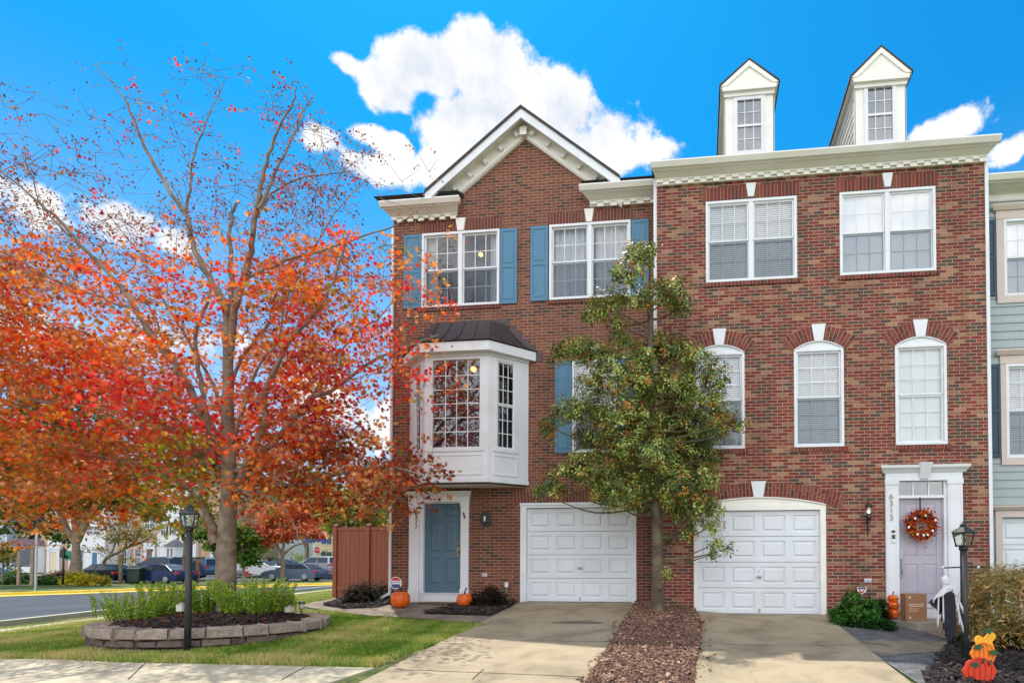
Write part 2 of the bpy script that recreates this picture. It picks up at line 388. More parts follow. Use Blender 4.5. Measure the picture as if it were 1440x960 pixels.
def concmat(name, c1, c2, stain, sc=1.4):
    m, nt, b = newmat(name)
    tc = N(nt, 'ShaderNodeTexCoord')
    n1 = N(nt, 'ShaderNodeTexNoise', i_Scale=sc, i_Detail=9., i_Roughness=.62, i_Distortion=.6); L(nt, tc.outputs['Object'], n1.inputs['Vector'])
    n2 = N(nt, 'ShaderNodeTexNoise', i_Scale=90., i_Detail=5., i_Roughness=.7); L(nt, tc.outputs['Object'], n2.inputs['Vector'])
    n4 = N(nt, 'ShaderNodeTexVoronoi', i_Scale=140.); L(nt, tc.outputs['Object'], n4.inputs['Vector'])
    r1 = ramp(nt, [(.3, stain), (.47, c1), (.6, c2)]); L(nt, n1.outputs['Fac'], r1.inputs['Fac'])
    r2 = ramp(nt, [(.3, (.8, .8, .8)), (.7, (1.12, 1.12, 1.12))]); L(nt, n2.outputs['Fac'], r2.inputs['Fac'])
    mu = N(nt, 'ShaderNodeMix', data_type='RGBA', blend_type='MULTIPLY'); mu.inputs[0].default_value = 1
    L(nt, r1.outputs['Color'], mu.inputs[6]); L(nt, r2.outputs['Color'], mu.inputs[7])
    r4 = ramp(nt, [(.04, (.55, .52, .5)), (.16, (1, 1, 1))]); L(nt, n4.outputs['Distance'], r4.inputs['Fac'])
    m4 = N(nt, 'ShaderNodeMix', data_type='RGBA', blend_type='MULTIPLY'); m4.inputs[0].default_value = .5
    L(nt, mu.outputs[2], m4.inputs[6]); L(nt, r4.outputs['Color'], m4.inputs[7])
    L(nt, m4.outputs[2], b.inputs['Base Color']); b.inputs['Roughness'].default_value = .9
    bp = N(nt, 'ShaderNodeBump', i_Strength=.5, i_Distance=.004); L(nt, n2.outputs['Fac'], bp.inputs['Height']); L(nt, bp.outputs[0], b.inputs['Normal'])
    return m
def roadmat():
    m, nt, b = newmat('worn asphalt')
    tc = N(nt, 'ShaderNodeTexCoord')
    mp = N(nt, 'ShaderNodeMapping'); mp.inputs['Scale'].default_value = (1.6, .35, 1); mp.inputs['Rotation'].default_value = (0, 0, .9); L(nt, tc.outputs['Object'], mp.inputs[0])
    n1 = N(nt, 'ShaderNodeTexNoise', i_Scale=.9, i_Detail=8., i_Roughness=.7); L(nt, mp.outputs[0], n1.inputs['Vector'])
    r1 = ramp(nt, [(.35, (.022, .026, .036)), (.55, (.038, .043, .058)), (.72, (.08, .088, .108))]); L(nt, n1.outputs['Fac'], r1.inputs['Fac'])
    L(nt, r1.outputs['Color'], b.inputs['Base Color']); b.inputs['Roughness'].default_value = .75
    n2 = N(nt, 'ShaderNodeTexNoise', i_Scale=120., i_Detail=3.); L(nt, tc.outputs['Object'], n2.inputs['Vector'])
    bp = N(nt, 'ShaderNodeBump', i_Strength=.5, i_Distance=.005); L(nt, n2.outputs['Fac'], bp.inputs['Height']); L(nt, bp.outputs[0], b.inputs['Normal'])
    return m
M['lawn'] = lawnmat()
M['drive'] = concmat('driveway concrete', srgb(158, 142, 116), srgb(170, 154, 127), srgb(130, 116, 95))
M['walk'] = concmat('sidewalk concrete', srgb(182, 170, 144), srgb(196, 184, 158), srgb(158, 146, 122), 1.0)
M['walk_dk'] = concmat('front walk concrete', srgb(132, 119, 103), srgb(148, 133, 115), srgb(98, 88, 76), 2.0)
M['road'] = roadmat()
M['yellow'] = plain('yellow painted kerb', srgb(226, 196, 70), .7, var=.1, scale=5, dirt=srgb(206, 190, 120))
M['kerbstone'] = plain('concrete kerb', srgb(190, 182, 165), .85, var=.1, scale=4)
M['paver'] = brick('stamped slate pavers', [(0, (104, 104, 108)), (.4, (120, 118, 120)), (.75, (94, 96, 102))], (70, 68, 68), w=.21, h=.105, ms=.008)
# pavers lie flat: use x,y instead of x+y,z
for n in list(M['paver'].node_tree.nodes):
    if n.type == 'COMBXYZ':
        sep = [k for k in M['paver'].node_tree.nodes if k.type == 'SEPXYZ'][0]
        L(M['paver'].node_tree, sep.outputs[0], n.inputs[0]); L(M['paver'].node_tree, sep.outputs[1], n.inputs[1])

xs = frange(-400, -60, 20)+frange(-60, -14, 1.5)[1:]+frange(-14, 8, .3)[1:]+frange(8, 60, 2.5)[1:]+frange(60, 400, 20)[1:]
ys = frange(-60, 2.5, 2.5)+frange(2.5, 15.5, .3)[1:]+frange(15.5, 60, 1.2)[1:]+frange(60, 110, 3)[1:]+frange(110, 700, 30)[1:]
grid_obj('ground', xs, ys, lambda x, y: terrain(x, y), M['lawn'])
def g2(px, py): p = G(px, py); return (p.x, p.y)
def ext(a, b, k): return (b[0]+(b[0]-a[0])*k, b[1]+(b[1]-a[1])*k)
# driveways
XL = [FX(735, Y1, 848), FX(893, Y1, 850)]; XR = [FX(980, Y2, 864), FX(1160, Y2, 866)]
a0, a1 = (XL[0], Y1), g2(510, 960); b0, b1 = (XL[1], Y1), g2(825, 960)
DL = ([a0, a1, ext(a0, a1, .7)], [b0, b1, ext(b0, b1, .7)])
sheet('driveway', DL[0], DL[1], 60, 14, .03, M['drive'], thick=.12)
c0, c1 = (FX(978, Y2, 865), Y2), g2(972, 960); d0, d1 = (FX(1160, Y2, 866), Y2), g2(1278, 960)
DR = ([c0, c1, ext(c0, c1, .7)], [d0, d1, ext(d0, d1, .7)])
sheet('driveway', DR[0], DR[1], 60, 14, .03, M['drive'], thick=.12)
# expansion joints of the left driveway
jp, jq = g2(553, 944), g2(822, 955)
def joint(p, q, w=.012, off=.034, name='expansion_joint'):
    dx, dy = q[0]-p[0], q[1]-p[1]; l = math.hypot(dx, dy); nx, ny = -dy/l*w/2, dx/l*w/2
    return sheet(name, [(p[0]+nx, p[1]+ny), (q[0]+nx, q[1]+ny)], [(p[0]-nx, p[1]-ny), (q[0]-nx, q[1]-ny)], 30, 1, off, M['soil_dk'])
joint(jp, jq); joint(g2(680, 944.0), g2(664, 959)); joint(g2(738, 903), g2(867, 905)); joint(g2(990, 905), g2(1212, 910), .01)
# oil stains on both driveways
def blob_sheet(name, cx, cy, rx, ry, off, mat, seed, n=28, zf=terrain, kind='structure'):
    r = random.Random(seed); ph = [r.uniform(0, 6.28) for _ in range(4)]
    pts = [(cx, cy, zf(cx, cy)+off)]
    K = 5
    for j in range(1, K+1):
        for i in range(n):
            t = 2*math.pi*i/n; k = 1+.16*math.sin(2*t+ph[0])+.12*math.sin(3*t+ph[1])+.08*math.sin(5*t+ph[2])+.05*math.sin(9*t+ph[3])
            x, y = cx+rx*k*j/K*math.cos(t), cy+ry*k*j/K*math.sin(t); pts.append((x, y, zf(x, y)+off))
    f = [(0, 1+i, 1+(i+1) % n) for i in range(n)]
    for j in range(K-1):
        for i in range(n): f.append((1+j*n+i, 1+(j+1)*n+i, 1+(j+1)*n+(i+1) % n, 1+j*n+(i+1) % n))
    me = bpy.data.meshes.new(name); me.from_pydata(pts, [], f); me.materials.append(mat); me.update()
    o = bpy.data.objects.new(name, me); COL.objects.link(o); tag(o, kind=kind); return o
M['stain'] = plain('oil stained concrete', srgb(112, 92, 80), .7, var=.25, scale=8)
M['stain2'] = plain('tyre darkened concrete', srgb(150, 138, 118), .85, var=.2, scale=6)
p = g2(813, 877); blob_sheet('oil_stain', p[0], p[1], .36, .18, .035, M['stain'], 3)
# front sidewalk
s0, s1, s2 = g2(-160, 930), g2(160, 933), g2(527, 941)
sheet('sidewalk', [s0, s1, s2], [(s0[0], s0[1]-1.9), (s1[0], s1[1]-1.9), (s2[0]-.35, s2[1]-1.9)], 50, 8, .025, M['walk'], thick=.1)
joint(g2(205, 934), g2(180, 958), off=.029); joint(g2(430, 939), g2(395, 959), off=.029)
# front walk of the left house
sheet('front_walk', [g2(425, 853), g2(484, 838), g2(548, 841), (XL[0]-1.3, Y1), (XL[0]-.02, Y1)], [g2(452, 858), g2(520, 866), g2(600, 871), g2(640, 875), g2(688, 876)], 40, 10, .018, M['walk_dk'])
# planting beds
def bed(name, ring, off, mat, kind='structure', hump=.03):
    cx = sum(p[0] for p in ring)/len(ring); cy = sum(p[1] for p in ring)/len(ring)
    R = []
    for i in range(len(ring)):
        a, b = ring[i], ring[(i+1) % len(ring)]
        for k in range(4): R.append((a[0]+(b[0]-a[0])*k/4, a[1]+(b[1]-a[1])*k/4))
    n = len(R); K = 6; v = [(cx, cy, terrain(cx, cy)+off+hump)]
    for j in range(1, K+1):
        for x, y in R:
            u = j/K; X, Y = cx+(x-cx)*u, cy+(y-cy)*u
            v.append((X, Y, terrain(X, Y)+off+hump*(1-u*u)))
    f = [(0, 1+i, 1+(i+1) % n) for i in range(n)]
    for j in range(K-1):
        for i in range(n): f.append((1+j*n+i, 1+(j+1)*n+i, 1+(j+1)*n+(i+1) % n, 1+j*n+(i+1) % n))
    me = bpy.data.meshes.new(name); me.from_pydata(v, [], f); me.materials.append(mat); me.update()
    o = bpy.data.objects.new(name, me); COL.objects.link(o); tag(o, kind=kind); return o, R, (cx, cy)
ringA = [g2(453, 852), g2(495, 842), (-6.95, Y1-.01), g2(556, 849), g2(530, 855), g2(485, 857)]
ringB = [g2(594, 864), (FX(662, Y1), Y1-.02), (FX(729, Y1), Y1-.02), g2(718, 854), g2(690, 867)]
bed('mulch_bed', ringA, .03, M['soil_dk']); bed('mulch_bed', ringB, .03, M['soil_dk'])
ringC = [(FX(896, Y1), Y1-.01), (FX(976, Y2), Y2-.01), g2(988, 880), g2(985, 910), g2(978, 940), g2(975, 985), g2(815, 985), g2(832, 952), g2(862, 905), g2(880, 872)]
bed('mulch_bed', ringC, .03, M['soil'], hump=.05)
ringD = [(FX(1163, Y2), Y2-.01), (FX(1242, Y2), Y2-.01), g2(1262, 880), g2(1235, 886), g2(1195, 884), g2(1180, 874)]
bed('mulch_bed', ringD, .03, M['soil_dk'])
ringE = [g2(1335, 905), g2(1390, 880), g2(1500, 880), g2(1560, 960), g2(1500, 1010), g2(1330, 1010), g2(1300, 960)]
bed('mulch_bed', ringE, .035, M['soil_dk'])
def chips(name, ring, n, size, mat, zoff, seed, label, zf=None, origin=True, grow=1.):
    r = random.Random(seed); xs_ = [p[0] for p in ring]; ys_ = [p[1] for p in ring]
    cx, cy = sum(xs_)/len(xs_), sum(ys_)/len(ys_)
    def inside(x, y):
        c = False; j = len(ring)-1
        for i in range(len(ring)):
            if (ring[i][1] > y) != (ring[j][1] > y) and x < (ring[j][0]-ring[i][0])*(y-ring[i][1])/(ring[j][1]-ring[i][1])+ring[i][0]: c = not c
            j = i
        return c
    V, Fc = [], []
    k = 0
    while k < n:
        x, y = r.uniform(min(xs_), max(xs_)), r.uniform(min(ys_), max(ys_))
        if not inside(x, y): continue
        k += 1
        z = (zf(x, y) if zf else terrain(x, y)+zoff)+r.uniform(0, .015)
        l = size*math.exp(r.gauss(-.1, .45)); w = l*r.uniform(.25, .5); h = l*.18
        R = Matrix.Rotation(r.uniform(0, 6.28), 3, 'Z') @ Matrix.Rotation(r.gauss(0, .35), 3, 'Y') @ Matrix.Rotation(r.gauss(0, .35), 3, 'X')
        o = len(V)
        for a, b, c in ((-1, -1, 0), (1, -1, 0), (1, 1, 0), (-1, 1, 0), (-.7, -.7, 1), (.8, -.6, 1), (.7, .7, 1), (-.8, .6, 1)):
            q = R @ Vector((a*l/2, b*w/2, c*h)); V.append((x+q.x, y+q.y, z+q.z))
        Fc += [(o+4, o+5, o+6, o+7), (o, o+1, o+5, o+4), (o+1, o+2, o+6, o+5), (o+2, o+3, o+7, o+6), (o+3, o, o+4, o+7)]
    me = bpy.data.meshes.new(name); me.from_pydata(V, [], Fc); me.materials.append(mat); me.update()
    o = bpy.data.objects.new(name, me); COL.objects.link(o); return tag(o, label, 'mulch', kind='stuff')
chips('mulch_chips', ringC, 26000, .036, M['chips'], .07, 1, 'loose reddish brown wood chips in the bed between the driveways')
chips('mulch_chips', ringA, 1500, .05, M['chips_dk'], .055, 2, 'black wood chips in the bed left of the blue door')
chips('mulch_chips', ringB, 1800, .05, M['chips_dk'], .055, 3, 'black wood chips in the bed left of the first driveway')
chips('mulch_chips', ringE, 3500, .06, M['chips_dk'], .065, 4, 'dark wood chips under the painted pumpkins at lower right')
chips('mulch_chips', ringD, 700, .05, M['chips_dk'], .055, 5, 'dark wood chips under the round green shrub')
# right entry path: concrete slab, stamped pavers
sheet('paver_path', [d0, g2(1235, 925), g2(1290, 962), g2(1330, 985)], [(FX(1350, Y2), Y2-.9), g2(1352, 905), g2(1356, 950), g2(1365, 985)], 30, 14, .022, M['paver'])
sheet('front_walk', [g2(1192, 905), g2(1245, 925)], [g2(1345, 902), g2(1352, 915)], 12, 12, .028, M['walk_dk'])
sheet('front_walk', [g2(1296, 889), g2(1330, 900)], [g2(1352, 885), g2(1354, 898)], 6, 6, .030, M['walk_dk'])
# side road with kerbs
near = [(-13.0, -20), (-14.5, 5), (-16.4, 12.4), (-20.4, 27.0), (-22.0, 34.0), (-20.5, 38.6), (-14, 40.5), (20, 43), (80, 45)]
far = [(-60, -20), (-48, 5), (-37, 17), (-31.4, 23.7), (-28.6, 31.6), (-25.4, 38.8), (-16, 44.5), (20, 49), (80, 51)]
sheet('side_road', near, far, 70, 16, .02, M['road'])
# near sidewalk strip and its verge, far yellow kerb with a broad flat gutter pan
def offs(P, d):
    out = []
    for i, p in enumerate(P):
        a, b = P[max(0, i-1)], P[min(len(P)-1, i+1)]; dx, dy = b[0]-a[0], b[1]-a[1]; l = math.hypot(dx, dy); out.append((p[0]-dy/l*d, p[1]+dx/l*d))
    return out
near2 = offs(near, -1.0)
sheet('side_path', offs(near, -.9), offs(near, -1.35), 90, 2, .03, M['walk'])
sheet('kerb', near, offs(near, -.18), 90, 1, .13, M['kerbstone'], thick=.13)
sheet('kerb_gutter', offs(far, -1.25), far, 90, 2, .03, M['yellow'])
sheet('kerb', far, offs(far, .5), 90, 1, .14, M['yellow'], thick=.14)
# parking bay beyond
lotA = [(-75, 41), (-44, 41), (-32, 47.5), (-22, 53), (0, 56.5), (40, 59)]
lotB = [(-75, 54), (-46, 54), (-36, 57), (-24, 60.5), (0, 63), (40, 65)]
sheet('parking_bay', lotA, lotB, 40, 8, .03, M['road'])
sheet('kerb', lotB, offs(lotB, .4), 40, 1, .16, M['kerbstone'], thick=.15)
# ------------------------------------------------------------------ wall and windows
def wall_holes(mb, x0, x1, z0, z1, Y, holes, depth=.12, side=-1):
    """flat wall in the plane y=Y facing -y, with rectangular openings (x0,x1,z0,z1) and their reveals"""
    xs_ = sorted({x0, x1, *[h[0] for h in holes], *[h[1] for h in holes]}); zs_ = sorted({z0, z1, *[h[2] for h in holes], *[h[3] for h in holes]})
    for i in range(len(xs_)-1):
        for j in range(len(zs_)-1):
            cx, cz = (xs_[i]+xs_[i+1])/2, (zs_[j]+zs_[j+1])/2
            if any(h[0] < cx < h[1] and h[2] < cz < h[3] for h in holes): continue
            mb.quad((xs_[i], Y, zs_[j]), (xs_[i+1], Y, zs_[j]), (xs_[i+1], Y, zs_[j+1]), (xs_[i], Y, zs_[j+1]))
    for a, b, c, d in holes:
        q = Y+depth
        mb.quad((a, Y, c), (a, q, c), (a, q, d), (a, Y, d)); mb.quad((b, Y, c), (b, Y, d), (b, q, d), (b, q, c))
        mb.quad((a, Y, c), (b, Y, c), (b, q, c), (a, q, c)); mb.quad((a, Y, d), (a, q, d), (b, q, d), (b, Y, d))
def rect(x0, yt, x1, yb, Y):          # photo rectangle -> metres on the facade
    ym = (yt+yb)/2; X0, X1 = FX(x0, Y, ym), FX(x1, Y, ym)
    xm = (x0+x1)/2; return (X0, X1, FZ(xm, yb, Y), FZ(xm, yt, Y))
def window(root, T, w, h, units=2, cols=3, rows=2, back='dark', glass='glass', screen=True, frame=.055, single=False, name='window', fmat='white', proud=.03, roomd=.7, lower_blind=None, head_gap=0.0, seed=1, curt=None, roomm='room'):
    """local: x right 0..w, y depth (0 = wall face, + inside), z up 0..h; T puts it in the world"""
    f = MB(); f.T = T
    y0, y1 = -proud, .05
    f.box(0, w, y0, y1, 0, frame); f.box(0, w, y0, y1, h-frame, h)
    f.box(0, frame, y0, y1, frame, h-frame); f.box(w-frame, w, y0, y1, frame, h-frame)
    uw = (w-2*frame-(units-1)*.09)/units; mids = []
    g = MB(); g.T = T; scr = MB(); scr.T = T
    for u in range(units):
        ux = frame+u*(uw+.09)
        if u: f.box(ux-.09, ux, y0+.004, y1, frame, h-frame)
        zl, zh = frame, h-frame; zm = (zl+zh)/2
        parts = [(zl, zm, .028), (zm, zh, .008)] if not single else [(zl, zh, .015)]
        for (a, b, yy) in parts:
            s = .035
            f.box(ux, ux+s, yy, yy+.03, a, b); f.box(ux+uw-s, ux+uw, yy, yy+.03, a, b)
            f.box(ux+s, ux+uw-s, yy, yy+.03, a, a+s); f.box(ux+s, ux+uw-s, yy, yy+.03, b-s, b)
            for c in range(1, cols):
                X = ux+s+(uw-2*s)*c/cols; f.box(X-.009, X+.009, yy+.008, yy+.022, a+s, b-s)
            for r_ in range(1, rows):
                Z = a+s+(b-a-2*s)*r_/rows; f.box(ux+s, ux+uw-s, yy+.009, yy+.021, Z-.009, Z+.009)
            g.quad((ux+s*.5, yy+.0152, a+s*.5), (ux+uw-s*.5, yy+.0152, a+s*.5), (ux+uw-s*.5, yy+.0152, b-s*.5), (ux+s*.5, yy+.0152, b-s*.5))
        if screen and not single: scr.quad((ux+.02, .0265, zl+.02), (ux+uw-.02, .0265, zl+.02), (ux+uw-.02, .0265, zm), (ux+.02, .0265, zm))
    wo = f.build(name, M[fmat], root, bevel=.004, root=root)
    g.build('pane', M[glass], wo, root=root)
    if screen and not single: scr.build('screen', M['screen'], wo, root=root)
    rm = MB(); rm.T = T; a, b = .115, roomd
    rm.quad((.0, b, .0), (w, b, .0), (w, b, h), (.0, b, h)); rm.quad((0, a, 0), (0, b, 0), (0, b, h), (0, a, h)); rm.quad((w, a, 0), (w, a, h), (w, b, h), (w, b, 0))
    rm.quad((0, a, 0), (w, a, 0), (w, b, 0), (0, b, 0)); rm.quad((0, a, h), (0, b, h), (w, b, h), (w, a, h))
    rm.build('room_recess', M[roomm], wo, root=root)
    if back == 'blind' or back == 'halfblind':
        bl = MB(); bl.T = T; z = h-.04; zb = .02 if back == 'blind' else h*.5
        while z > zb:
            bl._a([(.03, .075, z-.018), (w-.03, .075, z-.018), (w-.03, .088, z+.020), (.03, .088, z+.020)], [(0, 1, 2, 3)]); z -= .042
        bl.box(.05, .056, .07, .072, .03, h-.03)
        bl.build('blind', M['blind'], wo, root=root)
    if back == 'shade':
        bl = MB(); bl.T = T; bl.box(.02, w-.02, .085, .09, .02, h-.02); bl.build('roller_shade', M['blind'], wo, root=root)
    if back == 'curtain' or curt:
        spans = curt or [(.0, .42), (.58, 1.)]
        for (a, b) in spans:
            cu = MB(); cu.T = T; n = 60; A, B_ = w*a, w*b; vs = []; rr = random.Random(seed+int(a*100)); ph = rr.uniform(0, 6)
            for i in range(n+1):
                x = A+(B_-A)*i/n; yy = .16+.03*math.sin(x*42+ph)+.015*math.sin(x*97+1)
                vs.append((x, yy, .01)); vs.append((x, yy*1.0, h-.02))
            cu._a(vs, [(2*i, 2*i+2, 2*i+3, 2*i+1) for i in range(n)], True)
            cu.build('curtain', M['curtain'], wo, root=root)
    return wo
def Tface(x, y, z): return Matrix.Translation((x, y, z))
def keystone(root, px0, px1, yt, yb, Y, mat='white', taper=.18, proud=.05):
    a, b, c, d = rect(px0, yt, px1, yb, Y); w = b-a; k = MB()
    k.prism([(a+w*taper, Y-proud, c), (b-w*taper, Y-proud, c), (b, Y-proud, d), (a, Y-proud, d)], (0, proud+.02, 0))
    return k.build('keystone', M[mat], root, bevel=.005, root=root)
def flat_arch(root, xa, xb, z0, h, Y, mat, splay=.0, pitch=.072, proud=.014):
    """row of upright bricks over an opening"""
    m = MB(); back = MB(); n = max(3, int(round((xb-xa)/pitch))); w = (xb-xa)/n; cx = (xa+xb)/2
    for i in range(n):
        a, b = xa+i*w+.005, xa+(i+1)*w-.005
        sa, sb = (a-cx)*splay, (b-cx)*splay
        m.prism([(a, Y-proud, z0), (b, Y-proud, z0), (b+sb, Y-proud, z0+h), (a+sa, Y-proud, z0+h)], (0, proud+.01, 0))
    back.prism([(xa, Y-proud+.006, z0), (xb, Y-proud+.006, z0), (xb+(xb-cx)*splay, Y-proud+.006, z0+h), (xa+(xa-cx)*splay, Y-proud+.006, z0+h)], (0, proud, 0))
    o = m.build('brick_arch', M[mat], root, root=root); back.build('mortar_bed', M['mortar'], o, root=root); return o
def seg_arch(root, xa, xb, zs, rise, h, Y, mat, proud=.016, fill='white', fill_z0=None, pitch=.074):
    """segmental brick arch springing at zs, plus the painted infill panel under it"""
    w = xb-xa; R = (w*w/4+rise*rise)/(2*rise); cx = (xa+xb)/2; cz = zs+rise-R; th = math.asin(w/2/R)
    R1 = R+h; n = int(round(2*th*(R+h*.5)/pitch)); m = MB(); bk = MB()
    P = lambda r, t, y: (cx+r*math.sin(t), y, cz+r*math.cos(t))
    ex = th+.055
    n = int(round(2*ex*(R+h*.5)/pitch))
    for i in range(n):
        a, b = -ex+2*ex*i/n, -ex+2*ex*(i+1)/n; g = .005/R
        for (r0, r1) in ((R+.004, R+h*.62), (R+h*.62+.008, R1)) if i % 2 else ((R+.004, R+h*.36), (R+h*.36+.008, R1)):
            m.prism([P(r0, a+g, Y-proud), P(r0, b-g, Y-proud), P(r1, b-g, Y-proud), P(r1, a+g, Y-proud)], (0, proud+.01, 0))
    K = 24; vs = []; fs = []
    for i in range(K+1):
        t = -ex+2*ex*i/K; vs += [P(R, t, Y-proud+.006), P(R1, t, Y-proud+.006)]
    bk._a(vs, [(2*i, 2*i+2, 2*i+3, 2*i+1) for i in range(K)])
    o = m.build('brick_arch', M[mat], root, root=root); bk.build('mortar_bed', M['mortar'], o, root=root)
    if fill:
        fl = MB(); z0 = fill_z0 if fill_z0 is not None else zs; pts = [(xa, Y-.012, z0), (xb, Y-.012, z0)]
        for i in range(K+1):
            t = th-2*th*i/K; pts.append(P(R, t, Y-.012))
        fl.prism(pts, (0, .03, 0)); fl.build('arch_panel', M[fill], root, root=root)
        tr = MB(); tr.tube([P(R-.012, -th+2*th*i/K, Y-.03) for i in range(K+1)], .016, 5); tr.build('arch_molding', M[fill], root, root=root)
    return o
def shutter(root, x0, x1, z0, z1, Y, mat, panels=(.5,)):
    m = MB(); t = .035; Yf = Y-t; s = .05
    m.box(x0, x1, Yf+.012, Y-.002, z0, z1)
    m.box(x0, x0+s, Yf, Yf+.012, z0, z1); m.box(x1-s, x1, Yf, Yf+.012, z0, z1)
    br = [z0]+[z0+(z1-z0)*p for p in panels]+[z1]
    for i, z in enumerate(br):
        a, b = (z, z+.07) if i == 0 else ((z-.07, z) if i == len(br)-1 else (z-.04, z+.04))
        m.box(x0+s, x1-s, Yf, Yf+.012, a, b)
    for i in range(len(br)-1):
        a = br[i]+(.07 if i == 0 else .04); b = br[i+1]-(.07 if i == len(br)-2 else .04)
        m.prism([(x0+s+.03, Yf+.003, a+.03), (x1-s-.03, Yf+.003, a+.03), (x1-s-.03, Yf+.003, b-.03), (x0+s+.03, Yf+.003, b-.03)], (0, .009, 0))
    return m.build('shutter', M[mat], root, bevel=.003, root=root)
def extrude_profile(mb, prof, x0, x1, miter0=0., miter1=0.):
    """prof: list of (y, z); swept along x, ends mitred by miter*(y0-y)"""
    yb = max(p[0] for p in prof); n = len(prof)
    vs = [(x0-miter0*(yb-y), y, z) for y, z in prof]+[(x1+miter1*(yb-y), y, z) for y, z in prof]
    fs = [(i, (i+1) % n, n+(i+1) % n, n+i) for i in range(n)]+[tuple(range(n-1, -1, -1)), tuple(range(n, 2*n))]
    mb._a(vs, fs)
def cornice(root, xa, xb, zt, zb, Y, ov=.30, mat='cream', gmat='gutter', m0=1., m1=1., dent=True, ends=(True, True)):
    """zt = gutter top, zb = bottom of the dentil frieze (both on their own planes)"""
    H = zt-zb; g = MB()
    prof = [(Y-ov, zt), (Y-ov-.11, zt), (Y-ov-.12, zt-.03), (Y-ov-.06, zt-.11), (Y-ov, zt-.12)]
    e0, e1 = m0*ov, m1*ov
    n = len(prof); g._a([(xa-e0-m0*.1, y, z) for y, z in prof]+[(xb+e1+m1*.1, y, z) for y, z in prof], [(i, (i+1) % n, n+(i+1) % n, n+i) for i in range(n)]+[tuple(range(n-1, -1, -1)), tuple(range(n, 2*n))])
    go = g.build('gutter', M[gmat], root, root=root)
    c = MB()
    zf = zt-.13
    prof = [(Y, zt-.015), (Y-ov+.003, zt-.015), (Y-ov+.003, zf), (Y-ov*.8, zf-.005), (Y-ov*.55, zf-.03), (Y-.1, zf-.05), (Y-.05, zf-.06), (Y-.05, zb+.02), (Y-.035, zb), (Y, zb)]
    extrude_profile(c, prof, xa, xb, m0, m1)
    co = c.build('cornice', M[mat], root, root=root)
    if dent:
        d = MB(); zt2 = zf-.05; zb2 = zt2-.145
        d.box(xa-.05*m0, xb+.05*m1, Y-.075, Y-.05, zt2-.03, zt2)
        n = int((xb-xa)/.25); s = (xb-xa)/n
        for i in range(n):
            x = xa+i*s
            d.box(x, x+s*.5, Y-.095, Y-.05, zt2-.088, zt2-.03); d.box(x+s*.5, x+s, Y-.095, Y-.05, zb2, zb2+.057)
        d.build('dentil_band', M[mat], co, root=root)
    return co
def garage_door(root, x0, x1, z0, z1, Y, name='garage_door', rows=4, cols=4, handle=True, track=None):
    m = MB(); Yf = Y+.06; rh = (z1-z0)/rows
    for r in range(rows):
        a, b = z0+r*rh, z0+(r+1)*rh-.008
        m.box(x0, x1, Yf+.024, Yf+.06, a, b)
        cw = (x1-x0)/cols
        # raised grid of rails and stiles around each recessed panel
        m.box(x0, x1, Yf, Yf+.024, a, a+.09); m.box(x0, x1, Yf, Yf+.024, b-.09, b)
        for c in range(cols+1):
            X = x0+c*cw; w = .07
            m.box(max(x0, X-w), min(x1, X+w), Yf, Yf+.024, a+.09, b-.09)
        for c in range(cols):
            A, B = x0+c*cw+(.1 if c else .1), x0+(c+1)*cw-.1
            p0 = [(A, Yf+.0235, a+.12), (B, Yf+.0235, a+.12), (B, Yf+.0235, b-.12), (A, Yf+.0235, b-.12)]
            q = .03; p1 = [(A+q, Yf+.001, a+.12+q), (B-q, Yf+.001, a+.12+q), (B-q, Yf+.001, b-.12-q), (A+q, Yf+.001, b-.12-q)]
            m._a(p0+p1, [(0, 1, 5, 4), (1, 2, 6, 5), (2, 3, 7, 6), (3, 0, 4, 7), (4, 5, 6, 7)])
    o = m.build(name, M['garage'], root, bevel=.003, root=root)
    h = MB(); h.box(x0, x1, Yf+.01, Yf+.05, z0-.03, z0-.002); h.build('bottom_seal', M['black'], o, root=root)
    if handle:
        h = MB(); cx = (x0+x1)/2+.02; zz = z0+rh*1.42
        h.box(cx-.055, cx+.055, Yf-.02, Yf, zz-.02, zz+.02); h.ball((cx, Yf-.03, zz), .03, .02, .03)
        h.build('handle', M['grey_metal'], o, root=root); h = MB(); h.box(cx-.012, cx+.012, Yf-.012, Yf, zz+.1, zz+.125); h.build('keyhole', M['grey_metal'], o, root=root)
        h = MB(); h.box(cx-.02, cx+.02, Yf-.012, Yf, z0+.02, z0+.1); h.build('lock_plate', M['grey_metal'], o, root=root)
    return o
def panel_door(root, x0, x1, z0, z1, Y, mat, name='front_door'):
    m = MB(); Yf = Y+.06; m.box(x0, x1, Yf+.012, Yf+.05, z0, z1)
    w = x1-x0; h = z1-z0; st = w*.14
    for a in (x0, x1-st): m.box(a, a+st, Yf, Yf+.012, z0, z1)
    cx = (x0+x1)/2; m.box(cx-st*.42, cx+st*.42, Yf, Yf+.012, z0, z1)
    zs_ = [0, .10, .385, .455, .80, .845, .955, 1.0]
    for i in range(0, 8, 2): m.box(x0+st, x1-st, Yf+.0005, Yf+.0125, z0+h*zs_[i], z0+h*zs_[i+1])
    for i in (1, 3, 5):
        for (a, b) in ((x0+st, cx-st*.42), (cx+st*.42, x1-st)):
            A, B, C_, D = a+.02, b-.02, z0+h*zs_[i]+.02, z0+h*zs_[i+1]-.02; q = .025
            p0 = [(A, Yf+.013, C_), (B, Yf+.013, C_), (B, Yf+.013, D), (A, Yf+.013, D)]; p1 = [(A+q, Yf+.002, C_+q), (B-q, Yf+.002, C_+q), (B-q, Yf+.002, D-q), (A+q, Yf+.002, D-q)]
            m._a(p0+p1, [(0, 1, 5, 4), (1, 2, 6, 5), (2, 3, 7, 6), (3, 0, 4, 7), (4, 5, 6, 7)])
    return m.build(name, M[mat], root, bevel=.003, root=root)
